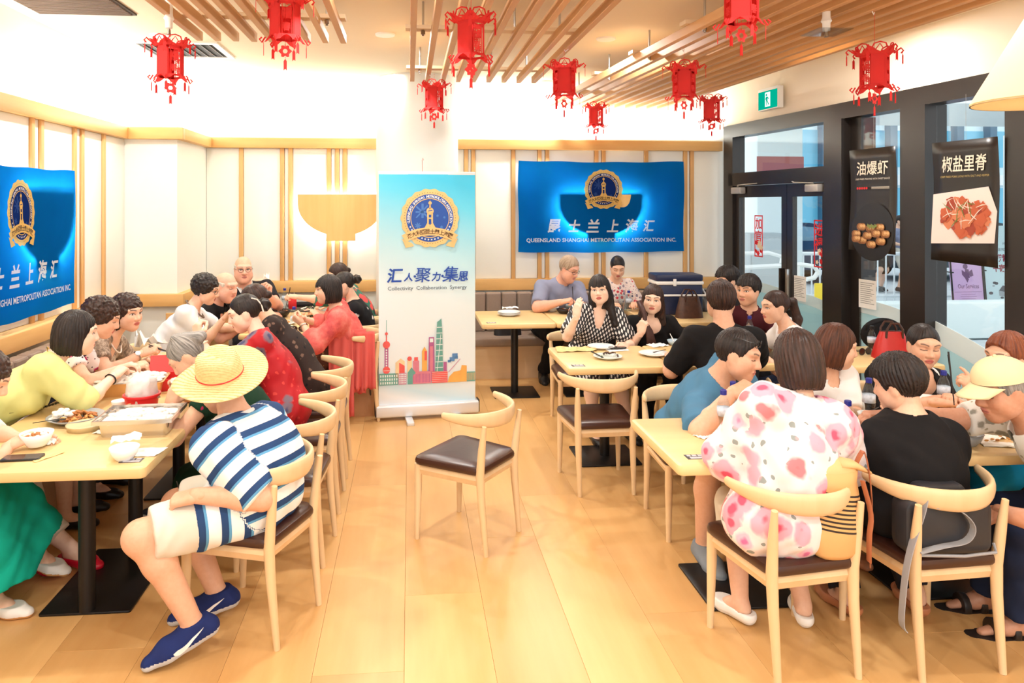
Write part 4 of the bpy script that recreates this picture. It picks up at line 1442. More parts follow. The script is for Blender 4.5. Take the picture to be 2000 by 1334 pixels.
LANTERNS = [(333, 118, 4.45, 20, 'red lantern by the air diffuser over the long food table'), (557, 38, 3.8, 0, 'red lantern cut by the picture top at the first slat raft'),
            (920, 74, 3.72, 8, 'largest red lantern, pale cut-out front, under the middle raft'), (848, 190, 6.07, 30, 'red lantern in front of the white column'),
            (1102, 157, 4.98, 34, 'red lantern hanging from the middle raft edge, above the flag emblem'), (1164, 226, 7.55, 12, 'small red lantern lowest over the large blue flag'),
            (1336, 160, 4.9, 26, 'red lantern under the widest raft, above the cool box'), (1390, 214, 6.75, 5, 'small red lantern next to the shopfront corner'),
            (1448, 2, 3.3, 15, 'red lantern mostly above the picture edge at the widest raft'), (1708, 136, 3.86, 28, 'red lantern in front of the black window head, beside the exit sign')]
l0 = make_lantern()
for i, (px, py, y, a, lab) in enumerate(LANTERNS):
    c = l0 if i == 0 else copy_tree(l0)
    c.location = at(px, py, y)
    c.rotation_euler = (0, 0, R(a))
    c['label'] = lab
    for s_ in list(c.children):                # the string reaches the slats (or the ceiling where no slat hangs above)
        if s_.name.startswith('string'):
            s_.scale = (1, 1, max(1.0, ((3.2 if i == 0 else 2.955) - c.location.z) / 0.20))
    if i:                                      # white wire hook clipped over the nearest slat
        x0, pt, n_ = ((-1.40, 0.119, 9), (0.025, 0.137, 9), (1.572 + (7.93 - c.location.y) * 0.0686, 0.128, 11))[0 if i == 1 else 1 if i < 5 else 2]
        xs_ = x0 + pt * min(max(round((c.location.x - x0) / pt), 0), n_ - 1)
        d_ = Matrix.Rotation(-R(a), 3, 'Z') @ Vector((xs_ - c.location.x, 0, 0))
        zt = 2.955 - c.location.z
        MB().tube([(0, 0, zt - 0.01), d_ * 0.25 + Vector((0, 0, zt - 0.025)), d_ * 0.8 + Vector((0, 0, zt - 0.01)), d_ + Vector((0, 0, zt + 0.01))], 0.003, 6).build('hook', M_WHITEP, c)
# ------------------------------------------------------------------ figures: bodies, clothes and hair grown as smooth implicit surfaces
import openvdb as vdb


def V(*a):
    return np.array(a if len(a) > 1 else a[0], dtype=np.float64)


def unit(v):
    return v / (np.linalg.norm(v) + 1e-9)


def hdg(deg, pitch=0.0):
    a, p = R(deg), R(pitch)
    return V(math.cos(a) * math.cos(p), math.sin(a) * math.cos(p), math.sin(p))


def d_cone(X, Y, Z, a, b, ra, rb, s=None, f=1.0):
    ab = b - a
    L2 = float(ab @ ab) + 1e-12
    x, y, z = X - a[0], Y - a[1], Z - a[2]
    t = np.clip((x * ab[0] + y * ab[1] + z * ab[2]) / L2, 0, 1)
    x, y, z = x - t * ab[0], y - t * ab[1], z - t * ab[2]
    if s is None:
        return np.sqrt(x * x + y * y + z * z) - (ra + (rb - ra) * t)
    u = ab / math.sqrt(L2)
    n = unit(np.cross(u, s))
    yn = x * n[0] + y * n[1] + z * n[2]
    q = x * x + y * y + z * z + yn * yn * (1 / (f * f) - 1)
    return (np.sqrt(np.maximum(q, 0)) - (ra + (rb - ra) * t)) * min(1.0, f ** 0.5)


def d_ell(X, Y, Z, c, r, ax=None):
    x, y, z = X - c[0], Y - c[1], Z - c[2]
    if ax is not None:
        x, y, z = x * ax[0][0] + y * ax[0][1] + z * ax[0][2], x * ax[1][0] + y * ax[1][1] + z * ax[1][2], x * ax[2][0] + y * ax[2][1] + z * ax[2][2]
    p, q, w = (x / r[0]) ** 2, (y / r[1]) ** 2, (z / r[2]) ** 2
    k0 = np.sqrt(p + q + w)
    k1 = np.sqrt(p / r[0] ** 2 + q / r[1] ** 2 + w / r[2] ** 2) + 1e-9
    return k0 * (k0 - 1) / k1


def smin(a, b, k):
    h = np.maximum(k - np.abs(a - b), 0) / k
    return np.minimum(a, b) - h * h * k * 0.25


def smax(a, b, k):
    return -smin(-a, -b, k)


class Field:
    def __init__(self, lo, hi, vox):
        self.lo, self.vox = np.array(lo, float), vox
        n = np.maximum(np.ceil((np.array(hi) - self.lo) / vox).astype(int) + 1, 3)
        self.ax = [(self.lo[i] + vox * np.arange(n[i])).astype(np.float32) for i in range(3)]
        self.d = np.full(n, 0.12, np.float32)

    def grids(self, sl=(slice(None),) * 3):
        return self.ax[0][sl[0]][:, None, None], self.ax[1][sl[1]][None, :, None], self.ax[2][sl[2]][None, None, :]

    def box(self, lo, hi):
        out = []
        for i in range(3):
            a = int(max(0, math.floor((lo[i] - self.lo[i]) / self.vox)))
            b = int(min(len(self.ax[i]), math.ceil((hi[i] - self.lo[i]) / self.vox) + 1))
            if b <= a:
                return None
            out.append(slice(a, b))
        return tuple(out)

    def add(self, prim, inflate=0.0, k=0.03):
        lo, hi = prim_box(prim, inflate + 0.06)
        sl = self.box(lo, hi)
        if sl is None:
            return
        d = prim_d(prim, *self.grids(sl)) - inflate
        self.d[sl] = smin(self.d[sl], d.astype(np.float32), prim.get('k', k))

    def mesh(self):
        g = vdb.FloatGrid(0.12)
        g.copyFromArray(self.d)
        pts, quads = g.convertToQuads(0.0)
        return pts * self.vox + self.lo, np.asarray(quads)[:, ::-1]


def prim_box(p, m):
    if p['t'] == 'cone':
        r = max(p['ra'], p['rb']) * max(1.0, p.get('f', 1.0)) + m
        return np.minimum(p['a'], p['b']) - r, np.maximum(p['a'], p['b']) + r
    r = max(p['r']) + m
    return p['c'] - r, p['c'] + r


def prim_d(p, X, Y, Z):
    if p['t'] == 'cone':
        d = d_cone(X, Y, Z, p['a'], p['b'], p['ra'], p['rb'], p.get('s'), p.get('f', 1.0))
    else:
        d = d_ell(X, Y, Z, p['c'], p['r'], p.get('ax'))
    if 'cut' in p:
        c, n = p['cut']
        d = np.maximum(d, (X - c[0]) * n[0] + (Y - c[1]) * n[1] + (Z - c[2]) * n[2])
    return d


def cone(a, b, ra, rb, s=None, f=1.0, **kw):
    return dict(t='cone', a=V(a), b=V(b), ra=ra, rb=rb, s=s, f=f, **kw)


def ell(c, r, ax=None, **kw):
    return dict(t='ell', c=V(c), r=r, ax=ax, **kw)


def bounds(prims, m):
    bs = [prim_box(p, m) for p in prims]
    return np.min([b[0] for b in bs], 0), np.max([b[1] for b in bs], 0)


def np_mesh(name, pts, faces_list, mats, attrs=None, mat_idx=None):
    me = bpy.data.meshes.new(name)
    faces = np.concatenate([f.reshape(-1) for f in faces_list]).astype(np.int32)
    counts = np.concatenate([np.full(len(f), f.shape[1]) for f in faces_list]).astype(np.int32)
    me.vertices.add(len(pts))
    me.vertices.foreach_set('co', pts.astype(np.float32).ravel())
    me.loops.add(len(faces))
    me.loops.foreach_set('vertex_index', faces)
    me.polygons.add(len(counts))
    me.polygons.foreach_set('loop_start', np.concatenate([[0], np.cumsum(counts)[:-1]]).astype(np.int32))
    me.polygons.foreach_set('use_smooth', np.ones(len(counts), bool))
    for m in mats:
        me.materials.append(m)
    if mat_idx is not None:
        me.polygons.foreach_set('material_index', mat_idx.astype(np.int32))
    for nm, (typ, data) in (attrs or {}).items():
        a = me.attributes.new(nm, typ, 'POINT')
        key = 'value' if typ == 'FLOAT' else ('color' if typ == 'FLOAT_COLOR' else 'vector')
        a.data.foreach_set(key, np.asarray(data, np.float32).ravel())
    me.update(calc_edges=True)
    return me


def keep(pts, quads, mask_v):
    """faces whose vertices all pass the mask, re-indexed"""
    ok = mask_v[quads].all(1)
    q = quads[ok]
    used = np.unique(q)
    remap = np.full(len(pts), -1)
    remap[used] = np.arange(len(used))
    return pts[used], remap[q], used


# ------------------------------------------------------------------ heads (local frame: x right, y forward, z up, origin at head centre)
HEADS = {}


def head_prims(kind):
    m = kind != 'f'
    o = kind == 'o'
    j = 1.08 if m else 1.0
    P = [ell((0, -0.012, 0.03), (0.076, 0.096, 0.089)), ell((0, 0.028, -0.04), (0.055 * j, 0.066, 0.072), k=0.045), ell((0, 0.062, -0.086 - 0.004 * m), (0.026 * j, 0.026, 0.024), k=0.04)]
    for s in (-1, 1):
        P += [ell((s * 0.036 * j, 0.050, -0.024), (0.029, 0.032, 0.030), k=0.03), cone((s * 0.012, 0.083, 0.038), (s * 0.05, 0.066, 0.036), 0.013, 0.012, k=0.02),
              ell((s * 0.072, -0.008, -0.008), (0.011, 0.020, 0.032), k=0.012), ell((s * 0.046 * j, 0.018, -0.060), (0.018, 0.030, 0.024), k=0.04)]
        if o:
            P += [ell((s * 0.045, 0.035, -0.062), (0.028, 0.036, 0.032), k=0.04)]
    if o:
        P += [ell((0, 0.035, -0.10), (0.045, 0.05, 0.03), k=0.04)]
    N = [cone((0, 0.087, 0.022), (0, 0.106, -0.02), 0.0085, 0.0135 * (1.08 if m else 0.95), k=0.016)]
    for s in (-1, 1):
        N.append(ell((s * 0.0125, 0.096, -0.026), (0.009, 0.010, 0.0085), k=0.010))
    N += [ell((0, 0.0915, -0.0515), (0.023, 0.010, 0.0062), k=0.008), ell((0, 0.0895, -0.0615), (0.020, 0.010, 0.0072), k=0.008)]
    E = [ell((s * 0.032, 0.1, 0.009), (0.019, 0.021, 0.0115)) for s in (-1, 1)]
    B = [ell((s * 0.032, 0.0705, 0.009), (0.0145, 0.0125, 0.0115), k=0.004) for s in (-1, 1)]
    return P, N, E, B


def head_mesh(kind):
    if kind in HEADS:
        return HEADS[kind]
    P, N, E, B = head_prims(kind)
    out = []
    for lo, hi, vx, test in (((-0.1, -0.13, -0.135), (0.1, 0.125, 0.135), 0.006, lambda p: p[:, 1] < 0.028), ((-0.09, 0.012, -0.13), (0.09, 0.135, 0.13), 0.0026, lambda p: p[:, 1] > 0.020)):
        F = Field(lo, hi, vx)
        for p in P:
            F.add(p, 0, 0.03)
        for p in N:
            F.add(p, 0, 0.012)
        for p in E:
            X, Y, Z = F.grids()
            F.d = smax(F.d, -prim_d(p, X, Y, Z), 0.012).astype(np.float32)
        for p in B:
            F.add(p, 0, 0.004)
        X, Y, Z = F.grids()
        F.d = smax(F.d, -(d_cone(X, Y, Z, V(-0.018, 0.106, -0.0565), V(0.018, 0.106, -0.0565), 0.0062, 0.0062)), 0.004).astype(np.float32)
        pts, q = F.mesh()
        pts, q, _ = keep(pts, q, test(pts))
        out.append((pts, q))
    n0 = len(out[0][0])
    pts = np.concatenate([out[0][0], out[1][0]])
    quads = np.concatenate([out[0][1], out[1][1] + n0])
    HEADS[kind] = (pts, quads)
    return HEADS[kind]


def paint_head(p, skin, lips, brow, eyes, kind, stubble=0.0):
    n = len(p)
    C = np.tile(np.array(skin[:3]), (n, 1))
    x, y, z = p[:, 0], p[:, 1], p[:, 2]
    ax = np.abs(x)
    front = y > 0.045

    def blend(m, c):
        m = (np.clip(m, 0, 1) * front)[:, None]
        C[:] = C * (1 - m) + np.array(c[:3]) * m
    soft = lambda d, w: 1 - np.clip(d / w, 0, 1)
    blush = np.array(skin[:3]) * V(1.0, 0.80, 0.76)
    blend(0.55 * soft(np.sqrt(((ax - 0.042) / 0.024) ** 2 + ((z + 0.028) / 0.022) ** 2), 1.0), blush)
    blend(0.4 * soft(np.sqrt((x / 0.016) ** 2 + ((z + 0.022) / 0.014) ** 2), 1.0), blush)
    if stubble:
        blend(stubble * soft(np.sqrt((x / 0.06) ** 2 + ((z + 0.08) / 0.04) ** 2), 1.0), np.array(skin[:3]) * 0.6)
    e = np.sqrt((x / 0.0235) ** 2 + ((z + 0.0555) / 0.0125) ** 2)
    blend(np.clip((1.08 - e) * 6, 0, 1), lips)
    blend(np.clip((0.0022 - np.abs(z + 0.0562)) * 900, 0, 1) * (ax < 0.021), np.array(lips[:3]) * 0.35)
    # brows
    bz = 0.034 + 0.006 * np.sin((ax - 0.012) / 0.042 * PI * 0.8)
    blend(np.clip((0.0050 - np.abs(z - bz)) * 500, 0, 1) * (ax > 0.013) * (ax < 0.052) * 0.85, brow)
    # eyes
    ex, ez = (ax - 0.032) / 0.0175, (z - 0.009)
    if eyes == 'open':
        lid = 0.0080 * (1 - ex ** 2)
        white = (np.abs(ex) < 1) * (ez < lid) * (ez > -lid * 0.75)
        blend(white * 1.0, (0.82, 0.80, 0.78))
        iris = np.sqrt((ax - 0.032) ** 2 + (ez - 0.0005) ** 2)
        blend(np.clip((0.0070 - iris) * 900, 0, 1) * white, (0.02, 0.012, 0.01))
        lash = np.abs(ez - lid)
        blend(np.clip((0.0032 - lash) * 800, 0, 1) * (np.abs(ex) < 1.08), (0.02, 0.014, 0.012))
        blend(0.35 * np.clip((0.0016 - np.abs(ez + lid * 0.75)) * 800, 0, 1) * (np.abs(ex) < 1.0), (0.1, 0.05, 0.04))
    else:
        line = -0.0025 - 0.003 * (1 - ex ** 2)
        blend(np.clip((0.0030 - np.abs(ez - line)) * 800, 0, 1) * (np.abs(ex) < 1.05), (0.03, 0.02, 0.016))
        blend(0.25 * soft(np.abs(ez - 0.004), 0.008) * (np.abs(ex) < 1.1), np.array(skin[:3]) * 0.7)
    return C


# ------------------------------------------------------------------ hair
def hair_field(style, near):
    vx = 0.0038 if near else 0.0055
    low = {'long': -0.36, 'bob': -0.17, 'curlybob': -0.19, 'pony': -0.30, 'shoulder': -0.26}.get(style, -0.14)
    F = Field((-0.17, -0.25, low), (0.17, 0.15, 0.19), vx)
    X, Y, Z = F.grids()
    E = lambda c, r: d_ell(X, Y, Z, c, r)
    th = np.arctan2(X, -(Y + 0.02))
    strand = 0.0016 * np.sin(th * 38 + 2.5 * np.sin(Z * 22)) + 0.0012 * np.sin(th * 71 + Z * 30)
    face = E((0, 0.121, -0.022), (0.130, 0.097, 0.110))
    if style == 'short':
        d = E((0, -0.014, 0.034), (0.083, 0.106, 0.101)) + strand
        d = smax(d, -face, 0.012)
        for s in (-1, 1):
            d = smax(d, -E((s * 0.088, 0.006, -0.03), (0.026, 0.030, 0.05)), 0.008)
        d = np.maximum(d, -(Z + 0.05 + 0.25 * (Y + 0.05)))
    elif style == 'mop':                                     # fuller straight male crop with loose fringe
        d = E((0, -0.014, 0.04), (0.088, 0.110, 0.104)) + 1.6 * strand
        fr = E((0, 0.0, 0.04), (0.084, 0.106, 0.098)) + 2 * strand
        fr = np.maximum(fr, -(Z - 0.052 - 0.006 * np.sin(X * 120)))
        d = smin(smax(d, -face, 0.01), fr, 0.01)
        for s in (-1, 1):
            d = smax(d, -E((s * 0.09, 0.006, -0.035), (0.026, 0.028, 0.046)), 0.008)
        d = np.maximum(d, -(Z + 0.06 + 0.2 * (Y + 0.05)))
    elif style in ('bald', 'thin'):
        d = E((0, -0.014, 0.028), (0.0805, 0.101, 0.095)) + 0.5 * strand
        d = smax(d, -E((0, 0.135, 0.02), (0.1, 0.125, 0.2)), 0.012)
        for s in (-1, 1):
            d = smax(d, -E((s * 0.088, 0.006, -0.03), (0.026, 0.030, 0.05)), 0.008)
        if style == 'bald':
            d = np.maximum(d, Z - 0.045 - 0.2 * np.maximum(0, -Y - 0.06))
        d = np.maximum(d, -(Z + 0.06))
    elif style in ('curly', 'curlybob'):
        n = np.sin(85 * X + 2 * np.sin(60 * Z)) * np.sin(80 * Y + 2 * np.sin(50 * X)) * np.sin(90 * Z + 1.5 * np.sin(70 * Y)) + 0.5 * np.sin(150 * X + 3 * np.sin(90 * Y)) * np.sin(140 * Z)
        d = E((0, -0.022, 0.035), (0.098, 0.115, 0.108))
        if style == 'curlybob':
            d = smin(d, E((0, -0.045, -0.06), (0.105, 0.085, 0.095)), 0.04)
        d = d + 0.0065 * n
        d = smax(d, -E((0, 0.142, -0.045), (0.140, 0.110, 0.112)), 0.010)
        if style == 'curlybob':
            d = smax(d, -d_cone(X, Y, Z, V(0, 0.092, -0.085), V(0, 0.085, -0.4), 0.105, 0.108), 0.012)
        d = np.maximum(d, -(Z + (0.105 if style == 'curlybob' else 0.085) + 0.01 * n))
    elif style in ('bob', 'bangs', 'long', 'shoulder'):
        d = E((0, -0.016, 0.036), (0.087, 0.108, 0.102))
        side = E((0, -0.028, -0.035), (0.094, 0.098, 0.13))
        d = smin(d, side, 0.03) + strand
        fc = E((0, 0.14, -0.055), (0.068, 0.120, 0.135))
        d = smax(d, -fc, 0.010)
        d = smax(d, -E((0, 0.142, -0.055), (0.19, 0.112, 0.13)), 0.012)
        bot = {'bob': -0.115, 'bangs': -0.115}.get(style, -0.15)
        if style in ('long', 'shoulder'):
            ln = 0.30 if style == 'long' else 0.2
            for s in (-1, 1):
                d = smin(d, d_cone(X, Y, Z, V(s * 0.064, -0.04, -0.06), V(s * 0.098, -0.015 if style == 'long' else -0.03, -ln), 0.040, 0.026, V(1.0, 0, 0), 0.8) + strand, 0.03)
            d = smin(d, d_cone(X, Y, Z, V(0, -0.07, -0.06), V(0, -0.10, -ln), 0.06, 0.05, V(1.0, 0, 0), 0.6) + strand, 0.04)
            d = smax(d, -fc, 0.010)
            d = smax(d, -d_cone(X, Y, Z, V(0, 0.07, -0.1), V(0, 0.06, -0.4), 0.076, 0.078), 0.012)
        else:
            d = np.maximum(d, -(Z - bot + 0.15 * np.maximum(Y, 0) + 0.004 * np.sin(th * 30)))
        if style in ('bangs', 'long'):
            fr = E((0, -0.004, 0.028), (0.083, 0.107, 0.098)) + 1.5 * strand
            fr = np.maximum(fr, -(Z - 0.036 - 0.004 * np.sin(X * 150) + 0.5 * np.maximum(np.abs(X) - 0.045, 0)))
            fr = np.maximum(fr, -(Y + 0.01))
            d = smin(d, fr, 0.008)
    elif style in ('bun', 'pony', 'tied', 'twist'):
        d = E((0, -0.014, 0.032), (0.080, 0.102, 0.096)) + 0.6 * strand
        d = smax(d, -face, 0.010)
        for s in (-1, 1):
            d = smax(d, -E((s * 0.086, 0.008, -0.03), (0.024, 0.028, 0.046)), 0.008)
        d = np.maximum(d, -(Z + 0.055 + 0.25 * (Y + 0.06)))
        if style == 'bun':
            d = smin(d, E((0, -0.135, 0.005), (0.048, 0.04, 0.045)) + 0.004 * np.sin(X * 120 + Z * 90) + 0.003 * np.sin(Y * 150), 0.012)
        elif style == 'tied':
            d = smin(d, E((0, -0.11, 0.0), (0.03, 0.03, 0.03)), 0.012)
        elif style == 'twist':
            for s in (-1, 1):
                d = smin(d, d_cone(X, Y, Z, V(s * 0.02, -0.03, 0.118), V(s * 0.03, -0.12, 0.02), 0.022, 0.03) + strand, 0.012)
        else:
            d = smin(d, d_cone(X, Y, Z, V(0, -0.10, 0.03), V(0, -0.145, 0.02), 0.020, 0.026), 0.012)
            d = smin(d, d_cone(X, Y, Z, V(0, -0.145, 0.02), V(0.0, -0.165, -0.12), 0.030, 0.033) + strand, 0.02)
            d = smin(d, d_cone(X, Y, Z, V(0, -0.165, -0.12), V(0, -0.14, -0.27), 0.033, 0.012) + strand, 0.02)
    F.d = d.astype(np.float32)
    pts, q = F.mesh()
    return pts, q


HAIR = {}


def hair_mesh(style, near):
    if (style, near) not in HAIR:
        HAIR[(style, near)] = hair_field(style, near)
    return HAIR[(style, near)]


def hair_mat(name, c1, c2):
    if name in MATS:
        return MATS[name]
    t = NT(name)
    a = t.attr('strand')
    f = t.noise(a.outputs['Vector'], 1.0, 3, 0.6)
    t.l(t.ramp(f, [(0.35, c1), (0.72, c2)]), t.bsdf.inputs['Base Color'])
    t.bsdf.inputs['Roughness'].default_value = 0.42
    t.bsdf.inputs['Specular IOR Level'].default_value = 0.35
    t.bump(f, 0.35, 0.004)
    MATS[name] = t.m
    return t.m


H_BLACK = hair_mat('hair_black', col(20, 16, 16), col(52, 42, 40))
H_DKBR = hair_mat('hair_dark_brown', col(34, 23, 20), col(74, 50, 42))
H_BROWN = hair_mat('hair_brown', col(58, 32, 22), col(104, 62, 44))
H_AUB = hair_mat('hair_auburn', col(88, 40, 24), col(150, 84, 52))
H_GREY = hair_mat('hair_grey', col(90, 88, 86), col(176, 172, 168))
H_WHITE = hair_mat('hair_white', col(196, 184, 168), col(236, 226, 212))
H_SANDY = hair_mat('hair_sandy_grey', col(150, 126, 104), col(196, 176, 154))

t = NT('skin')
a = t.attr('Col')
f = t.noise(t.coord(), 60, 3)
t.l(t.mix(0.10, a.outputs['Color'], t.ramp(f, [(0.3, (0.55, 0.30, 0.22, 1)), (0.7, (0.95, 0.75, 0.62, 1))]), 'MIX'), t.bsdf.inputs['Base Color'])
t.bsdf.inputs['Roughness'].default_value = 0.48
t.bsdf.inputs['Specular IOR Level'].default_value = 0.35
SKIN = t.m
SK_LIGHT, SK_MID, SK_TAN, SK_PINK, SK_PALE = col(232, 186, 158), col(222, 172, 142), col(196, 140, 110), col(230, 172, 148), col(242, 206, 184)
LIP_N, LIP_R = col(196, 116, 104), col(192, 92, 86)


# ------------------------------------------------------------------ hands
def hand_prims(W, f, n, side, curl=0.4, pose='relax', k=1.0):
    """W wrist, f towards the knuckles, n palm normal (the way the palm faces), side +1 if the thumb lies towards cross(f, n)"""
    f = unit(f)
    n = unit(n - f * (n @ f))
    s = np.cross(f, n) * side
    out = []
    base = [(0.027, 0.086), (0.009, 0.090), (-0.009, 0.086), (-0.026, 0.078)]
    lens = [0.070, 0.078, 0.072, 0.056]
    curls = [curl] * 4
    if pose == 'pinch':
        curls = [0.75, 0.8, 0.95, 1.0]
    elif pose == 'point':
        curls = [0.15, 0.9, 1.0, 1.0]
    elif pose == 'cup':
        curls = [0.45, 0.5, 0.5, 0.5]
    for (b, l), L, c in zip(base, lens, curls):
        k0 = W + (s * b * 0.75 + f * 0.012) * k
        k1 = W + (s * b + f * l) * k
        out.append(cone(k0, k1, 0.0145 * k, 0.0125 * k, k=0.016))
        p, a = k1, R(14 + 50 * c)
        for q, (fr, rr) in enumerate(((0.45, 0.0092), (0.30, 0.0082), (0.25, 0.0072))):
            d = f * math.cos(a) + n * math.sin(a) + s * b * 0.6 * (1 - c)
            e = p + unit(d) * L * fr * k
            out.append(cone(p, e, rr * 1.03 * k, rr * 0.94 * k, k=0.006))
            p = e
            a += R(62 * c + 6)
    tb = W + (s * 0.022 + f * 0.022 + n * 0.006) * k
    t1 = tb + unit(s * 0.75 + f * 0.72 + n * 0.35) * 0.042 * k
    bend = 0.75 if pose in ('pinch', 'cup') else 0.35 + 0.4 * curl
    t2 = t1 + unit(f * 0.9 + s * (0.45 - bend * 0.8) + n * (0.2 + bend * 0.6)) * 0.034 * k
    t3 = t2 + unit(f * 0.9 - s * bend * 0.6 + n * (0.25 + bend * 0.5)) * 0.026 * k
    out += [cone(tb, t1, 0.0165 * k, 0.0125 * k, k=0.016), cone(t1, t2, 0.0115 * k, 0.0098 * k, k=0.006), cone(t2, t3, 0.0098 * k, 0.0080 * k, k=0.005)]
    out.append(cone(W - f * 0.02 * k, W + f * 0.02 * k, 0.024 * k, 0.022 * k, s, 0.72, k=0.02))
    return out, W + f * 0.095 * k + n * 0.03 * k


def ik(S, W, l1, l2, pole):
    v = W - S
    d = np.linalg.norm(v)
    mx = (l1 + l2) * 0.995
    if d > mx:
        W = S + v / d * mx
        d = mx
    d = max(d, abs(l1 - l2) + 0.03)
    u = unit(v)
    a = (l1 * l1 - l2 * l2 + d * d) / (2 * d)
    h = math.sqrt(max(l1 * l1 - a * a, 0))
    p = unit(pole - u * (pole @ u))
    return S + u * a + p * h, W


def surf_attr(prims, pts):
    """per-vertex coordinate along the nearest body segment (for printed stripes)"""
    best = np.full(len(pts), 9.0)
    val = np.zeros(len(pts))
    for p in prims:
        if 'sp' not in p:
            continue
        d = prim_d(p, pts[:, 0], pts[:, 1], pts[:, 2])
        if 'tor' in p:
            m = d < best
            val = np.where(m, (pts - p['tor'][0]) @ p['tor'][1] + p['tor'][2] * (pts - p['tor'][0]) @ p['tor'][3], val)
            best = np.where(m, d, best)
            continue
        ab = p['b'] - p['a']
        t_ = np.clip(((pts - p['a']) @ ab) / (ab @ ab), -0.3, 1.3)
        m = d < best
        val = np.where(m, p['sp'][0] + (p['sp'][1] - p['sp'][0]) * t_, val)
        best = np.where(m, d, best)
    return val


PEOPLE = {}
REPORT = []


def person(key, label, P, head, ty, look, sex='f', k=1.0, w=1.0, skin=SK_LIGHT, hair=('bob', H_BLACK), top=None, bottom=None, L=None, Rr=None, feet=None, shoes=None,
           eyes='open', lips=None, brow=(0.03, 0.02, 0.018), headkind=None, slouch=0.03, bust=None, belly=0.0, near=False, hip=None, headscale=1.0, group='diners', stubble=0.0, knees=None, seat=True, standing=False, hairscale=1.0):
    P, Hd = V(P), V(head)
    rl = V(P[0], P[1], 0)
    rt = root('person', label, 'person', tuple(rl), 0, group)
    vox = 0.009 if near else 0.0115
    hk = headkind or sex
    fem = sex == 'f'
    lk = hdg(look[0], look[1])
    hr = unit(np.cross(lk, V(0, 0, 1.0)))
    hu = np.cross(hr, lk)
    if len(look) > 2:
        a = R(look[2])
        hr, hu = hr * math.cos(a) + hu * math.sin(a), hu * math.cos(a) - hr * math.sin(a)
    f0 = hdg(ty)
    nb = Hd + 0.165 * k * (0.45 * -hu + 0.55 * unit(P - Hd)) - f0 * 0.02 - lk * 0.015
    T = np.linalg.norm(nb - P)
    REPORT.append((key, round(T / (0.50 * k), 2)))
    u = unit(nb - P)
    f = unit(f0 - u * (f0 @ u))
    r = np.cross(f, u)
    mid = (P + nb) / 2 - f * slouch
    pu = unit(V(0, 0, 1.0) * 0.7 + u * 0.3)
    ph = hdg(hip if hip is not None else ty)
    pf = unit(ph - pu * (ph @ pu))
    pr = np.cross(pf, pu)
    sw = (0.150 if fem else 0.178) * k * (0.5 + 0.5 * w)
    c1 = nb - u * 0.17 * T / 0.5
    prim = {}
    prim['torso'] = [ell(P + pu * 0.01, (0.168 * w * k, 0.128 * w * k, 0.115 * k), (pr, pf, pu), k=0.06),
                     cone(P + pu * 0.07, mid, 0.142 * w * k, 0.134 * w * k, r, 0.76, sp=(0.07, T * 0.5), k=0.06),
                     cone(mid, c1, 0.134 * w * k, (0.146 if fem else 0.156) * w * k, r, 0.72, sp=(T * 0.5, T - 0.17), k=0.05),
                     cone(c1, nb - u * 0.075, (0.144 if fem else 0.155) * w * k, 0.095 * w * k, r, 0.66, sp=(T - 0.17, T - 0.075), k=0.05)]
    if bust is None:
        bust = 0.055 if fem else 0.0
    if bust:
        for s in (-1, 1):
            prim['torso'].append(ell(nb - u * 0.20 * k + r * s * 0.070 * k + f * 0.075 * k * (0.5 + 0.5 * w), (bust * 1.1, bust, bust), (r, f, u), k=0.05))
    if belly:
        prim['torso'].append(ell((P + mid) / 2 + f * 0.05, (0.14 * w, 0.10 + belly, 0.14), (r, f, u), k=0.06))
    for q in prim['torso']:
        q['sp'], q['tor'] = (0, 1), (P, u, 0.0, f)
    prim['neck'] = [cone(nb - u * 0.03 - f * 0.005, Hd - hu * 0.045 - lk * 0.018, (0.055 if fem else 0.064) * k, (0.047 if fem else 0.056) * k, k=0.04)]
    S, E, W, HF = {}, {}, {}, {}
    l1, l2 = 0.275 * k, 0.245 * k
    hands = {}
    for s, nm, sp in ((-1, 'L', L), (1, 'R', Rr)):
        sp = dict(sp or {})
        S[nm] = nb - u * 0.062 * k + r * s * sw
        tgt = sp.get('p')
        if tgt is None:
            tgt = P + pf * 0.22 + pr * s * 0.09 + V(0, 0, 0.10)
        tgt = V(tgt)
        pole = V(sp['pole']) if 'pole' in sp else (r * s * 0.7 - V(0, 0, 0.8) - f * 0.35)
        reach = tgt - S[nm]
        if np.linalg.norm(reach) > 0.42:
            S[nm] = S[nm] + unit(reach) * 0.03
        E[nm], W[nm] = ik(S[nm], tgt, l1, l2, pole)
        am = (0.9 if fem else 1.06) * k * (0.55 + 0.45 * w)
        prim['u' + nm] = [cone(S[nm], E[nm], 0.050 * am, 0.041 * am, sp=(0.62, 0.62 - l1), k=0.045)]
        prim['f' + nm] = [cone(E[nm], E[nm] + (W[nm] - E[nm]) * 0.3, 0.0405 * am, 0.041 * am, sp=(0.345, 0.27), k=0.03), cone(E[nm] + (W[nm] - E[nm]) * 0.3, W[nm], 0.041 * am, 0.027 * am, sp=(0.27, 0.10), k=0.03)]
        fd = unit(W[nm] - E[nm])
        hd = V(sp['f']) if 'f' in sp else fd
        hd = unit(hd)
        pn = V(sp['n']) if 'n' in sp else V(0, 0, -1.0)
        if abs(unit(pn) @ hd) > 0.95:
            pn = pn + V(0.3, 0.2, 0.1)
        hp, grip = hand_prims(W[nm], hd, pn, s, sp.get('curl', 0.45), sp.get('pose', 'relax'), k * (0.96 if fem else 1.06))
        prim['h' + nm] = hp
        hands[nm] = dict(W=W[nm], f=hd, n=unit(pn - hd * (pn @ hd)), grip=grip, E=E[nm], S=S[nm])
    prim['torso'].append(cone(S['L'], S['R'], 0.052 * k, 0.052 * k, k=0.05))
    # legs
    A, K, FD = {}, {}, {}
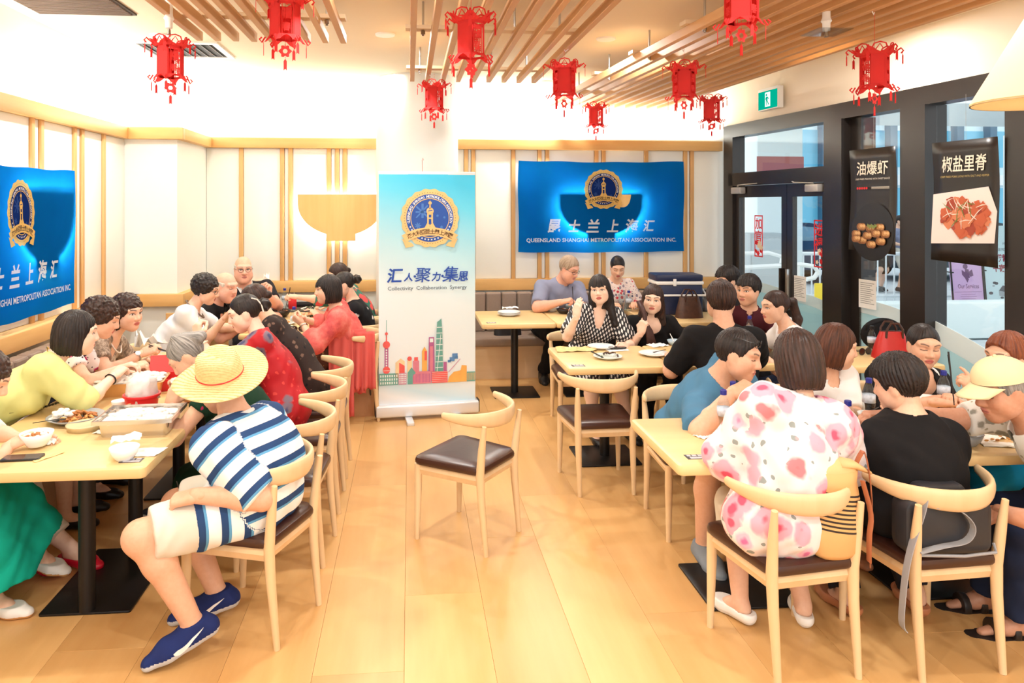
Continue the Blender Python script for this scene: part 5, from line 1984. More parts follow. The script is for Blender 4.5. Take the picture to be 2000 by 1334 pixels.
    t1, t2 = 0.41 * k, 0.40 * k
    for i, (s, nm) in enumerate(((-1, 'L'), (1, 'R'))):
        hpnt = P + pr * s * 0.085 * k - pu * 0.01
        ft = (feet or {}).get(nm)
        if standing:
            tgt = V(P[0], P[1], 0.085) + pr * s * 0.09 + pf * (0.03 * s)
        elif ft is None:
            tgt = hpnt + pf * 0.40 + pr * s * 0.03
            tgt = V(tgt[0], tgt[1], 0.085)
        else:
            tgt = V(ft[:3]) if len(ft) >= 3 else V(ft[0], ft[1], 0.085)
        kp = V((knees or {}).get(nm, pf * 1.0 + V(0, 0, 0.9)))
        K[nm], A[nm] = ik(hpnt, tgt, t1, t2, kp)
        dirf = hdg(ft[3], ft[4] if len(ft) > 4 else 0) if ft is not None and len(ft) > 3 else unit(V(pf[0], pf[1], 0))
        FD[nm] = dirf
        lm = (0.96 if fem else 1.0) * k * (0.6 + 0.4 * w)
        prim['t' + nm] = [cone(hpnt, K[nm], 0.088 * lm, 0.060 * lm, sp=(0, 0.4), k=0.05)]
        m_ = K[nm] + (A[nm] - K[nm]) * 0.30 - dirf * 0.012
        prim['s' + nm] = [cone(K[nm], m_, 0.057 * lm, 0.056 * lm, k=0.03), cone(m_, A[nm], 0.056 * lm, 0.036 * lm, k=0.03)]
        dn = unit(V(0, 0, -1.0) - dirf * (V(0, 0, -1.0) @ dirf))
        fk = k * (0.94 if fem else 1.04)
        prim['foot' + nm] = [cone(A[nm] - dirf * 0.02 + dn * 0.03, A[nm] + dirf * 0.05 + dn * 0.035, 0.032 * fk, 0.030 * fk, k=0.03), cone(A[nm] + dirf * 0.05 + dn * 0.035, A[nm] + dirf * 0.135 * fk + dn * 0.058, 0.031 * fk, 0.020 * fk, np.cross(dirf, dn), 0.7, k=0.03)]

    # body mesh -------------------------------------------------------
    allp = sum((v for q, v in prim.items() if not q.startswith('h')), [])
    lo, hi = bounds(allp, 0.02)
    F = Field(lo, hi, vox)
    for p in prim['torso'] + prim['neck']:
        F.add(p)
    for q in ('uL', 'fL', 'uR', 'fR', 'tL', 'sL', 'tR', 'sR', 'footL', 'footR'):
        for p in prim[q]:
            F.add(p)
    parts = [F.mesh()]
    cols = [np.tile(np.array(skin[:3]), (len(parts[0][0]), 1))]
    for nm in 'LR':
        lo, hi = bounds(prim['h' + nm], 0.012)
        F = Field(lo, hi, 0.0036 if near else 0.0048)
        for p in prim['h' + nm]:
            F.add(p, 0, 0.01)
        parts.append(F.mesh())
        cols.append(np.tile(np.array(skin[:3]) * V(1.0, 0.95, 0.93), (len(parts[-1][0]), 1)))
    hp, hq = head_mesh(hk)
    hs = headscale * (0.965 if fem else 1.03) * (0.5 + 0.5 * k)
    HM = np.stack([hr, lk, hu], 1)
    tohead = lambda p: (p * hs) @ HM.T + Hd
    parts.append((tohead(hp), hq))
    cols.append(paint_head(hp, skin, lips or (LIP_N if not fem else LIP_R), brow, eyes, hk, stubble))
    off, pts, qs = 0, [], []
    for p, q in parts:
        pts.append(p)
        qs.append(q + off)
        off += len(p)
    C = np.concatenate(cols)
    C = np.concatenate([C, np.ones((len(C), 1))], 1)
    me = np_mesh('body', np.concatenate(pts) - rl, [np.concatenate(qs)], [SKIN], {'Col': ('FLOAT_COLOR', C)})
    body = link('body', me, rt)

    # hair --------------------------------------------------------------
    if hair:
        p, q = hair_mesh(hair[0], near)
        st = np.stack([np.arctan2(p[:, 0], -(p[:, 1] + 0.02)) * 9, p[:, 2] * 9, p[:, 1] * 6], 1) if 'curly' not in hair[0] else p * 90
        me = np_mesh('hair', tohead(p * hairscale) - rl, [q], [hair[1]], {'strand': ('FLOAT_VECTOR', st)})
        link('hair', me, rt)

    # clothes -------------------------------------------------------------
    def limb(primlist, frac):
        """first frac (0..1) of a chain of cones, cut straight at its end"""
        tot = sum(np.linalg.norm(p['b'] - p['a']) for p in primlist)
        left = tot * frac
        out = []
        for p in primlist:
            ln = np.linalg.norm(p['b'] - p['a'])
            if left <= 1e-4:
                break
            x = min(1.0, left / ln)
            d = unit(p['b'] - p['a'])
            q = dict(p)
            q['b'] = p['a'] + (p['b'] - p['a']) * x
            q['rb'] = p['ra'] + (p['rb'] - p['ra']) * x
            if 'sp' in p:
                q['sp'] = (p['sp'][0], p['sp'][0] + (p['sp'][1] - p['sp'][0]) * x)
            if left <= ln + 1e-6:
                q['cut'] = (q['b'], d)
            out.append(q)
            left -= ln
        return out

    def garment(name, mat, pr_, off_, cuts=(), wr=0.003, vx=None, flare=0.0):
        lo, hi = bounds(pr_, off_ + 0.03)
        F = Field(lo, hi, vx or (0.0078 if near else 0.010))
        for p in pr_:
            F.add(p, off_ + p.get('ex', 0.0), 0.035)
        X, Y, Z = F.grids()
        if wr:
            F.d = F.d + (wr * (np.sin(31 * X + 23 * Z + 4 * np.sin(9 * Y)) + 0.7 * np.sin(27 * Y - 35 * Z + 5 * np.sin(11 * X)) + 0.5 * np.sin(60 * Z + 6 * np.sin(14 * X + 10 * Y)))).astype(np.float32)
        for c in cuts:
            if c[0] == 'plane':
                F.d = np.maximum(F.d, (X - c[1][0]) * c[2][0] + (Y - c[1][1]) * c[2][1] + (Z - c[1][2]) * c[2][2])
            else:
                F.d = np.maximum(F.d, -prim_d(c[1], X, Y, Z))
        p, q = F.mesh()
        sp = surf_attr(pr_, p)
        loc = np.stack([(p - P) @ r, (p - P) @ f, (p - P) @ u], 1)
        me = np_mesh(name, p - rl, [q], [mat], {'sp': ('FLOAT', sp), 'gp': ('FLOAT_VECTOR', loc)})
        return link(name, me, rt)

    base_cut = []
    if top:
        off_ = top.get('off', 0.010)
        sl_ = top.get('sleeve', 0.5)
        pr_ = [dict(p) for p in prim['torso']]
        for nm in 'LR':
            s_ = sl_[nm] if isinstance(sl_, dict) else sl_
            if s_ > 0:
                ex = top.get('sleeve_ex', 0.006)
                for p in limb(prim['u' + nm], min(s_, 1.0)) + (limb(prim['f' + nm], min(s_ - 1.0, 0.99)) if s_ > 1.0 else []):
                    p['ex'] = ex
                    if s_ > 1.0 and p in prim['u' + nm]:
                        p.pop('cut', None)
                    pr_.append(p)
                if s_ > 1.0:
                    for p in pr_:
                        if p.get('cut') is not None and np.allclose(p['cut'][0], E[nm]):
                            p.pop('cut')
        hem = top.get('hem', -0.06)
        if hem < -0.08:
            for nm in 'LR':
                q = limb(prim['t' + nm], top.get('lap', 0.45))
                for p in q:
                    p['ex'] = top.get('lap_ex', 0.004)
                pr_ += q
        for x in top.get('extra', []):
            pr_.append(x)
        neck = top.get('neck', 'crew')
        cuts = []
        ncen = nb - u * 0.02 + f * 0.0
        rad = {'crew': 0.066, 'v': 0.064, 'collar': 0.066, 'wide': 0.10, 'scoop': 0.088, 'mandarin': 0.060}[neck] * k
        cuts.append(('prim', cone(ncen + u * 0.03 + f * 0.018, ncen + u * 0.25 + f * 0.06, rad, rad * 1.5)))
        if neck in ('v', 'collar'):
            cuts.append(('prim', cone(ncen + f * 0.055, nb - u * 0.15 * k + f * 0.155, 0.055 if neck == 'v' else 0.036, 0.012)))
        if neck in ('wide', 'scoop'):
            cuts.append(('prim', ell(nb - u * 0.03 + f * 0.085, (0.105 if neck == 'wide' else 0.068, 0.085, 0.075 if neck == 'wide' else 0.06), (r, f, u))))
        if not top.get('tuck'):
            pass
        if top.get('open'):
            pass
        g = garment(top.get('name', 'shirt'), top['mat'], pr_, off_, cuts, top.get('wr', 0.0028))
        if neck in ('collar', 'mandarin'):
            # turned-down or standing collar: a short conical band around the neck
            n_ = 22
            rings = []
            for rr, hh, dr in ((rad + 0.006, -0.012, 0), (rad + 0.002, 0.032, 0), (rad + 0.010, 0.034, 0), (rad + (0.030 if neck == 'collar' else 0.012), -0.014, 0)):
                ring = []
                for q in range(n_ + 1):
                    an = R(18 + 324 * q / n_) if neck == 'collar' else R(8 + 344 * q / n_)
                    drop = 0.022 * (0.5 + 0.5 * math.cos(an)) * (1 if hh < 0 else 0.6)
                    c_ = ncen + u * (0.018 + hh - drop) + f * 0.012
                    ring.append(tuple(c_ + (f * math.cos(an) * 1.08 + r * math.sin(an)) * rr * 1.05 - rl))
                rings.append(ring)
            MB().loft(rings, caps=False, closed=False).build('collar', top.get('collar_mat', top['mat']), rt, smooth=True)
    if bottom:
        kind = bottom['kind']
        off_ = bottom.get('off', 0.012)
        pelvis = [dict(prim['torso'][0], ex=-0.011)]
        if kind in ('trousers', 'shorts'):
            pr_ = pelvis + [dict(prim['torso'][1], ex=-0.012)]
            pr_[1]['b'] = pr_[1]['a'] * 0.6 + pr_[1]['b'] * 0.4
            for nm in 'LR':
                if kind == 'shorts':
                    q = limb(prim['t' + nm], bottom.get('len', 0.86))
                    for p in q:
                        p['ra'] *= 1.06
                        p['rb'] *= 1.22
                    pr_ += q
                else:
                    q = [dict(p) for p in prim['t' + nm]] + limb(prim['s' + nm], bottom.get('len', 0.92))
                    for p in q[1:]:
                        p['rb'] += bottom.get('hemex', 0.012)
                    pr_ += q
            garment('trousers' if kind == 'trousers' else 'shorts', bottom['mat'], pr_, off_, (), 0.003)
        else:
            ln = bottom.get('len', 0.5)
            fl = bottom.get('flare', 0.02)
            pr_ = pelvis + [dict(prim['torso'][1], ex=-0.012)]
            pr_[1]['b'] = pr_[1]['a'] * 0.7 + pr_[1]['b'] * 0.3
            mk = (K['L'] + K['R']) / 2
            pr_.append(cone(P + pf * 0.05, mk - V(0, 0, 0.015), 0.105, 0.07, pr, 0.8, k=0.07))
            for nm in 'LR':
                x = min(1.0, ln / 0.5) if ln < 0.5 else 1.0
                q = limb(prim['t' + nm], x) if x < 1 else [dict(prim['t' + nm][0])]
                for p in q:
                    p['rb'] += 0.012
                    p['k'] = 0.06
                pr_ += q
                if ln > 0.5:
                    q = limb(prim['s' + nm], (ln - 0.5) * 2)
                    for i, p in enumerate(q):
                        p['ra'] += 0.015 + fl * i
                        p['rb'] += 0.015 + fl * (i + 1)
                        p['k'] = 0.08
                    pr_ += q
            if ln > 0.5:
                ma = (A['L'] + A['R']) / 2
                e_ = mk + (ma - mk) * (ln - 0.5) * 2
                pr_.append(cone(mk, e_, 0.07, 0.09 + fl, pr, 0.8, k=0.08, cut=(e_, unit(ma - mk))))
            garment(bottom.get('name', 'skirt'), bottom['mat'], pr_, off_, (), 0.004)
    # shoes -------------------------------------------------------------
    if shoes:
        for i, nm in enumerate('LR'):
            sh = shoes if not isinstance(shoes, (list, tuple)) else shoes[i]
            d, a_ = FD[nm], A[nm]
            dn = unit(V(0, 0, -1.0) - d * (V(0, 0, -1.0) @ d))
            sd = np.cross(d, dn)
            fk = k * (0.94 if fem else 1.06)
            o = a_ + dn * 0.085
            heel, ball, toe = o - d * 0.045 * fk, o + d * 0.10 * fk, o + d * 0.165 * fk
            typ = sh['kind']
            hgt = {'sneaker': 0.078, 'flat': 0.05, 'loafer': 0.055, 'sandal': 0.03}[typ]
            pr_ = [cone(heel - dn * 0.040, ball - dn * 0.034, 0.036 * fk, 0.040 * fk, sd, 1.0, k=0.02), cone(ball - dn * 0.030, toe - dn * 0.022, 0.041 * fk, 0.028 * fk, sd, 0.8, k=0.03)]
            if typ == 'sneaker':
                pr_.append(cone(a_ - d * 0.012 + dn * 0.0, a_ + d * 0.03 + dn * 0.035, 0.041 * fk, 0.038 * fk, k=0.03))
            lo, hi = bounds(pr_, 0.02)
            F = Field(lo, hi, 0.0045 if near else 0.006)
            for p in pr_:
                F.add(p, 0.004)
            X, Y, Z = F.grids()
            hgtf = -((X - o[0]) * dn[0] + (Y - o[1]) * dn[1] + (Z - o[2]) * dn[2])
            along = (X - o[0]) * d[0] + (Y - o[1]) * d[1] + (Z - o[2]) * d[2]
            F.d = smax(F.d, -hgtf + 0.002, 0.006)
            if typ in ('flat', 'loafer'):
                F.d = np.maximum(F.d, hgtf - hgt)
                F.d = np.maximum(F.d, -prim_d(cone(a_ - d * 0.02 + dn * 0.02, a_ + d * (0.07 if typ == 'flat' else 0.045) + dn * 0.02, 0.036, 0.030), X, Y, Z))
            elif typ == 'sandal':
                band = np.minimum(np.abs(along - 0.095) - 0.016, np.abs(along - 0.02) - 0.014)
                F.d = np.maximum(F.d, np.minimum(hgtf - 0.016, band))
            else:
                F.d = np.maximum(F.d, -prim_d(cone(a_ - d * 0.005 - dn * 0.05, a_ + dn * 0.02 + d * 0.004, 0.034, 0.030), X, Y, Z))
                F.d = np.maximum(F.d, hgtf - 0.098)
            p, q = F.mesh()
            hv = -((p - o) @ dn)
            hf = hv[q].mean(1)
            idx = (hf < sh.get('sole_h', 0.022)).astype(int)
            me = np_mesh('shoe', p - rl, [q], [sh['mat'], sh.get('sole', sh['mat'])], None, idx)
            so = link('shoe', me, rt)
            if sh.get('laces'):
                g = MB()
                for j in range(4):
                    c_ = a_ + d * (0.055 + 0.018 * j) - dn * (0.008 - 0.0105 * j) - rl
                    g.tube([c_ - sd * 0.022 + dn * 0.01, c_ - dn * 0.004, c_ + sd * 0.022 + dn * 0.01], 0.0032, 5)
                g.build('laces', sh['laces'], so)
            if sh.get('swoosh'):
                for sg in (-1, 1):
                    g = MB()
                    top_, bot = [], []
                    for j in range(15):
                        x = j / 14
                        al = 0.085 - 0.115 * x
                        z0 = 0.034 + 0.038 * x ** 1.5 - 0.012 * math.sin(PI * min(1, x * 1.6)) * (1 - x)
                        th_ = 0.025 * (1 - x) ** 0.8 * min(1, x * 6 + 0.25)
                        for lst, zz in ((bot, z0 - th_ * 0.5), (top_, z0 + th_ * 0.5)):
                            c_ = o + d * al * fk - dn * zz
                            hit, loc, _, _ = so.ray_cast(Vector(c_ + sg * sd * 0.12 - rl), Vector(-sg * sd))
                            lst.append(tuple((np.array(loc) if hit else c_ + sg * sd * 0.035 - rl) + sg * sd * 0.002))
                    for j in range(14):
                        g.add([bot[j], bot[j + 1], top_[j + 1], top_[j]], [(0, 1, 2, 3)])
                    ob = g.build('side_emblem', sh['swoosh'], so, smooth=False)
                    ob.modifiers.new('thickness', 'SOLIDIFY').thickness = 0.002
    info = dict(root=rt, rl=rl, hands=hands, head=Hd, HM=HM, hs=hs, tohead=tohead, nb=nb, u=u, f=f, r=r, P=P, K=K, A=A, prim=prim, garment=garment, limb=limb)
    PEOPLE[key] = info
    return info


def headwear(info, name, mb, mats, smooth='auto'):
    """attach a mesh given in head-local coordinates to a figure as a part"""
    if isinstance(mb, MB):
        pts = np.array(mb.v)
        mb.v = [tuple(q) for q in (info['tohead'](pts) - info['rl'])]
        return mb.build(name, mats, info['root'], smooth=smooth)


def glasses(info, mat, on='face', tint=None):
    g = MB()
    z, y = (0.006, 0.099) if on == 'face' else (0.085, 0.085)
    for s in (-1, 1):
        ring = [(s * 0.033 + 0.023 * math.cos(2 * PI * q / 18), y + 0.002 - 0.012 * abs(math.cos(2 * PI * q / 18) * 0.5 * s + 0.5), z + 0.016 * math.sin(2 * PI * q / 18)) for q in range(19)]
        g.tube(ring, 0.0018, 5)
        g.tube([(s * 0.056, y - 0.006, z + 0.006), (s * 0.078, y - 0.03, z + 0.007), (s * 0.082, -0.01, z + 0.004), (s * 0.080, -0.025, z - 0.012)], 0.0018, 5)
    g.tube([(-0.011, y, z + 0.004), (0, y + 0.004, z + 0.007), (0.011, y, z + 0.004)], 0.0018, 5)
    headwear(info, 'glasses', g, mat)


def wristband(info, nm, mat, name='bracelet', dist=0.03, rad=0.031, thick=0.004, face=None):
    h = info['hands'][nm]
    ax = unit(h['W'] - h['E'])
    c = h['W'] - ax * dist
    s = unit(np.cross(ax, V(0.2, 0.1, 1)))
    n = np.cross(s, ax)
    g = MB()
    g.tube([tuple(c + (s * math.cos(2 * PI * q / 20) + n * math.sin(2 * PI * q / 20)) * rad - info['rl']) for q in range(21)], thick, 6)
    o = g.build(name, mat, info['root'])
    if face:
        d = V(face[0])
        d = unit(d - ax * (d @ ax))
        a = c + d * rad * 0.9 - info['rl']
        MB().cyl(tuple(a), tuple(a + d * 0.009), 0.016, seg=18).build('dial', face[1], o)
    return o
# ------------------------------------------------------------------ clothes materials
def fabric(name, c, noise=0.08, rough=0.85, sheen=0.1):
    return plain(name, c, rough, noise=noise, nscale=14, bump=0.05, spec=0.2)


def pattern(name, base, layers, scale=14.0, leaf=None, rough=0.85, trans=0.0):
    """printed cloth: random blooms over a base colour; layers = [(cell threshold, radius, colour, centre colour)]"""
    if name in MATS:
        return MATS[name]
    t = NT(name)
    a = t.attr('gp')
    wn = t.n('ShaderNodeTexNoise', i_Scale=scale * 1.6, i_Detail=2.0)
    t.l(a.outputs['Vector'], wn.inputs['Vector'])
    wv = t.n('ShaderNodeVectorMath', operation='MULTIPLY_ADD')
    t.l(wn.outputs['Color'], wv.inputs[0])
    wv.inputs[1].default_value = (0.5 / scale,) * 3
    t.l(a.outputs['Vector'], wv.inputs[2])
    c = base
    if leaf:
        lv = t.n('ShaderNodeTexVoronoi', i_Scale=leaf[1], i_Randomness=1.0)
        t.l(wv.outputs[0], lv.inputs['Vector'])
        m = t.math('LESS_THAN', lv.outputs['Distance'], leaf[2])
        c = t.mix(m, c, leaf[0])
    v = t.n('ShaderNodeTexVoronoi', i_Scale=scale, i_Randomness=0.9)
    t.l(wv.outputs[0], v.inputs['Vector'])
    sp = t.n('ShaderNodeSeparateColor')
    t.l(v.outputs['Color'], sp.inputs[0])
    for lo, hi, rad, colr, cen in layers:
        sel = t.math('MULTIPLY', t.math('GREATER_THAN', sp.outputs[0], lo), t.math('LESS_THAN', sp.outputs[0], hi))
        q = t.math('SUBTRACT', rad, v.outputs['Distance'])
        soft = t.math('MINIMUM', t.math('MAXIMUM', t.math('MULTIPLY', q, 9.0), 0.0), 1.0)
        c = t.mix(t.math('MULTIPLY', sel, soft), c, colr)
        if cen:
            q2 = t.math('SUBTRACT', rad * 0.5, v.outputs['Distance'])
            s2 = t.math('MINIMUM', t.math('MAXIMUM', t.math('MULTIPLY', q2, 9.0), 0.0), 0.85)
            c = t.mix(t.math('MULTIPLY', sel, s2), c, cen)
    t.l(c, t.bsdf.inputs['Base Color'])
    t.bsdf.inputs['Roughness'].default_value = rough
    t.bsdf.inputs['Specular IOR Level'].default_value = 0.2
    MATS[name] = t.m
    return t.m


def stripes(name):
    t = NT(name)
    a = t.attr('sp')
    f = t.math('FRACT', t.math('MULTIPLY', t.math('ADD', a.outputs['Fac'], 1.0), 1 / 0.082))
    W_ = col(240, 244, 246)
    t.l(t.ramp(f, [(0.0, W_), (0.42, col(96, 160, 206)), (0.54, col(44, 72, 118)), (0.86, W_)], 'CONSTANT'), t.bsdf.inputs['Base Color'])
    t.bsdf.inputs['Roughness'].default_value = 0.85
    t.bsdf.inputs['Specular IOR Level'].default_value = 0.2
    return t.m


def oblique(name):
    """black cloth with slanting rows of small white links"""
    t = NT(name)
    a = t.attr('gp')
    mp = t.n('ShaderNodeMapping')
    mp.inputs['Rotation'].default_value = (0, R(-32), 0)
    mp.inputs['Scale'].default_value = (46, 20, 30)
    t.l(a.outputs['Vector'], mp.inputs[0])
    sp = t.n('ShaderNodeSeparateXYZ')
    t.l(mp.outputs[0], sp.inputs[0])
    s1 = t.math('SINE', t.math('MULTIPLY', sp.outputs[0], 2 * PI))
    s2 = t.math('SINE', t.math('MULTIPLY', sp.outputs[2], 2 * PI * 1.0))
    h = t.math('ADD', s1, t.math('MULTIPLY', s2, 0.9))
    w2 = t.math('SINE', t.math('MULTIPLY', t.math('ADD', sp.outputs[0], sp.outputs[2]), 2 * PI * 2))
    h = t.math('ADD', h, t.math('MULTIPLY', w2, 0.35))
    t.l(t.ramp(h, [(0.0, col(28, 28, 34)), (0.42, col(30, 30, 36)), (0.46, col(226, 224, 222))], 'CONSTANT'), t.bsdf.inputs['Base Color'])
    t.bsdf.inputs['Roughness'].default_value = 0.7
    return t.m


def snake(name):
    t = NT(name)
    a = t.attr('gp')
    mp = t.n('ShaderNodeMapping')
    mp.inputs['Scale'].default_value = (60, 40, 30)
    t.l(a.outputs['Vector'], mp.inputs[0])
    n = t.noise(mp.outputs[0], 1.0, 5, 0.7)
    n2 = t.noise(a.outputs['Vector'], 9.0, 3, 0.6)
    f = t.math('ADD', t.math('MULTIPLY', n, 0.65), t.math('MULTIPLY', n2, 0.35))
    t.l(t.ramp(f, [(0.36, col(84, 74, 66)), (0.48, col(150, 132, 116)), (0.6, col(206, 192, 174))]), t.bsdf.inputs['Base Color'])
    t.bsdf.inputs['Roughness'].default_value = 0.8
    return t.m


def watercolour(name, stops, scale=7.0, trans=0.25):
    t = NT(name)
    a = t.attr('gp')
    n = t.noise(a.outputs['Vector'], scale, 4, 0.65)
    c = t.ramp(n, stops)
    df, tl, mx = t.n('ShaderNodeBsdfDiffuse'), t.n('ShaderNodeBsdfTranslucent'), t.n('ShaderNodeMixShader')
    mx.inputs[0].default_value = trans
    t.l(c, df.inputs[0])
    t.l(c, tl.inputs[0])
    t.l(df.outputs[0], mx.inputs[1])
    t.l(tl.outputs[0], mx.inputs[2])
    t.l(mx.outputs[0], t.out.inputs[0])
    return t.m


C_WHITE = fabric('cloth_white', col(234, 236, 238), 0.05)
C_CREAM = fabric('cloth_cream', col(222, 218, 206), 0.05)
C_LIME = fabric('cloth_lime', col(218, 220, 148), 0.06)
C_TEAL = fabric('cloth_teal', col(14, 168, 146), 0.08)
C_BLACK = fabric('cloth_black', col(26, 25, 27), 0.15)
C_CHAR = fabric('cloth_charcoal', col(40, 40, 46), 0.15)
C_NAVY = fabric('cloth_navy', col(34, 44, 70), 0.1)
C_BLUE = fabric('cloth_steel_blue', col(76, 124, 158), 0.08)
C_GREYBLUE = fabric('cloth_grey_blue', col(140, 146, 172), 0.07)
C_MAROON = fabric('cloth_maroon', col(74, 28, 36), 0.12)
C_GREEN = pattern('cloth_dark_green', col(22, 54, 38), [(0.55, 1.0, 0.22, col(176, 40, 88), None)], 22)
C_BROWN = fabric('cloth_brown', col(110, 70, 56), 0.1)
C_CYAN = fabric('cloth_bright_blue', col(0, 128, 182), 0.06)
C_POLO = stripes('cloth_striped_polo')
C_ROSE = pattern('cloth_rose_print', col(236, 227, 230), [(0.0, 0.45, 0.56, col(240, 170, 190), col(214, 70, 104)), (0.45, 0.72, 0.50, col(240, 130, 138), col(220, 60, 78)), (0.72, 1.0, 0.36, col(238, 186, 208), col(196, 90, 150))], 9.5, (col(150, 158, 158), 20, 0.24))
C_FLORAL = pattern('cloth_floral_white', col(244, 236, 238), [(0.0, 0.4, 0.5, col(196, 60, 120), col(120, 20, 60)), (0.4, 0.7, 0.4, col(60, 40, 70), None), (0.7, 1.0, 0.3, col(228, 150, 176), None)], 19, (col(70, 60, 80), 40, 0.2))
C_FLORAL2 = pattern('cloth_floral_soft', col(240, 226, 222), [(0.0, 0.4, 0.45, col(206, 70, 84), None), (0.4, 0.75, 0.4, col(90, 96, 130), col(230, 200, 190)), (0.75, 1, 0.3, col(226, 150, 140), None)], 24, (col(120, 110, 120), 50, 0.2))
C_SNAKE = snake('cloth_snake_print')
C_BROCADE = pattern('cloth_red_brocade', col(176, 32, 40), [(0.35, 0.65, 0.42, col(120, 104, 120), col(44, 54, 100)), (0.65, 1.0, 0.3, col(120, 26, 34), None)], 9, (col(206, 64, 60), 24, 0.25), 0.5)
C_MOTTLE = pattern('cloth_dark_mottled', col(54, 44, 42), [(0.3, 0.7, 0.4, col(120, 96, 84), None), (0.7, 1.0, 0.35, col(30, 30, 36), None)], 26)
C_PINK = watercolour('cloth_pink_gauze', [(0.3, col(206, 88, 92)), (0.5, col(236, 118, 112)), (0.7, col(244, 152, 140))], 9)
C_CAMO = pattern('cloth_red_green_print', col(60, 116, 100), [(0.0, 0.5, 0.6, col(222, 84, 84), None), (0.5, 0.75, 0.5, col(40, 78, 70), None)], 13)
C_BLKFLOW = pattern('cloth_black_flowers', col(26, 26, 30), [(0.62, 1.0, 0.36, col(226, 222, 220), col(236, 200, 200))], 11)
C_OBL = oblique('cloth_oblique_links')
C_HAWAI = pattern('cloth_leaf_print', col(236, 236, 226), [(0.0, 0.4, 0.45, col(26, 90, 56), None), (0.4, 0.62, 0.36, col(206, 40, 50), None)], 15, (col(120, 150, 120), 22, 0.22))
C_GREYLEAF = pattern('cloth_grey_leaf', col(228, 228, 222), [(0.0, 0.6, 0.45, col(150, 150, 140), None)], 18, (col(176, 170, 150), 30, 0.22))
C_BROWNPAT = pattern('cloth_brown_print', col(84, 50, 36), [(0.2, 0.7, 0.35, col(176, 130, 80), col(60, 20, 20))], 30)
C_PIPED = fabric('cloth_black_piped', col(36, 36, 42), 0.15)
C_SHEER = plain('dark_stockings', col(120, 92, 84), 0.6)

S_WHITE = dict(kind='loafer', mat=plain('shoe_white', col(238, 238, 236), 0.5), sole=plain('shoe_cork', col(214, 160, 100), 0.7), sole_h=0.018)
S_RED = dict(kind='flat', mat=plain('shoe_red', col(206, 24, 52), 0.25))
S_NAVY = dict(kind='sneaker', mat=fabric('shoe_navy', col(34, 48, 104), 0.08), sole=plain('sole_grey', col(196, 200, 206), 0.5), sole_h=0.028, laces=plain('lace_navy', col(30, 42, 84), 0.7), swoosh=plain('emblem_white', col(244, 244, 244), 0.4))
S_DKSNEAK = dict(kind='sneaker', mat=plain('shoe_charcoal', col(52, 56, 70), 0.6), sole=plain('sole_white', col(226, 226, 224), 0.5), sole_h=0.026)
S_GREY = dict(kind='sneaker', mat=fabric('shoe_grey_knit', col(138, 148, 158), 0.12), sole=plain('sole_grey2', col(150, 158, 166), 0.5), sole_h=0.022, laces=plain('lace_grey', col(166, 174, 180), 0.6))
S_CLOG = dict(kind='loafer', mat=plain('shoe_white2', col(242, 242, 240), 0.35), sole=plain('sole_white', col(226, 226, 224), 0.5), sole_h=0.024)
S_BLACK = dict(kind='sneaker', mat=plain('shoe_black', col(28, 28, 30), 0.5), sole=plain('sole_black', col(18, 18, 18), 0.6), laces=plain('lace_grey', col(166, 174, 180), 0.6))
S_BFLAT = dict(kind='flat', mat=plain('shoe_black_flat', col(26, 24, 26), 0.4))
S_SANDAL = dict(kind='sandal', mat=plain('sandal_dark', col(40, 32, 30), 0.5))
S_TAN = dict(kind='flat', mat=plain('shoe_tan', col(196, 130, 92), 0.4))
M_WIRE = plain('spectacle_wire', col(70, 60, 56), 0.3, metal=0.6)
M_GOLD = plain('gold', col(226, 180, 90), 0.25, metal=1.0)
M_CHOP = plain('chopstick_black', col(26, 22, 22), 0.4)
M_WOODST = plain('pale_stick', col(238, 222, 190), 0.6)

# ------------------------------------------------------------------ the long food table, left bench side
p1 = person('teal', 'woman in a white top and long teal skirt eating at the near table end', (-2.30, 3.36, 0.55), at(-34, 742, 3.25), 12, (18, -28), k=0.97,
            hair=('curly', H_DKBR), top=dict(mat=C_WHITE, sleeve=1.1, neck='crew'), bottom=dict(kind='skirt', mat=C_TEAL, len=0.90, flare=0.05),
            L=dict(p=at(70, 868, 3.50), n=(0.2, -0.6, 0.8), pose='cup'), Rr=dict(p=at(22, 868, 3.36), n=(0.2, 0.4, -0.9), pose='pinch', f=(0.8, 0.3, 0.25)),
            feet=dict(L=(-1.80, 3.66, 0.16, -12, -8), R=(-1.86, 3.40, 0.085, -8, 0)), shoes=S_WHITE, near=True, eyes='closed')
p2 = person('lime', 'woman in a lime cardigan with a chain bag strap leaning over the food table', (-2.36, 3.80, 0.55), at(150, 652, 4.10), 18, (28, -8), k=1.0, w=1.0,
            hair=('bob', H_BLACK), top=dict(mat=C_LIME, sleeve=0.98, neck='v', sleeve_ex=0.022, off=0.016, hem=-0.1, lap=0.3), bottom=dict(kind='trousers', mat=C_CREAM, len=0.72, hemex=0.02),
            L=dict(p=at(228, 722, 4.42), n=(0, 0, -1)), Rr=dict(p=at(222, 735, 4.22), n=(0, 0.3, -1)), feet=dict(L=(-1.72, 3.84, 0.085, -20, 0), R=(-1.88, 3.78, 0.10, -15, -5)), shoes=S_RED, near=True, skin=SK_PALE, eyes='open')
p3 = person('floral', 'woman with short curly hair in a white dress of magenta and dark flowers', (-2.36, 4.34, 0.55), at(198, 622, 4.55), 8, (14, -22), k=0.98,
            hair=('curly', H_DKBR), top=dict(mat=C_FLORAL, sleeve=0.5, neck='v'), bottom=dict(kind='skirt', mat=C_FLORAL, len=0.6),
            L=dict(p=at(262, 716, 4.62), n=(0, 0, -1)), Rr=dict(p=at(252, 722, 4.45), n=(0, 0, -1)), shoes=S_BFLAT, near=True, eyes='closed')
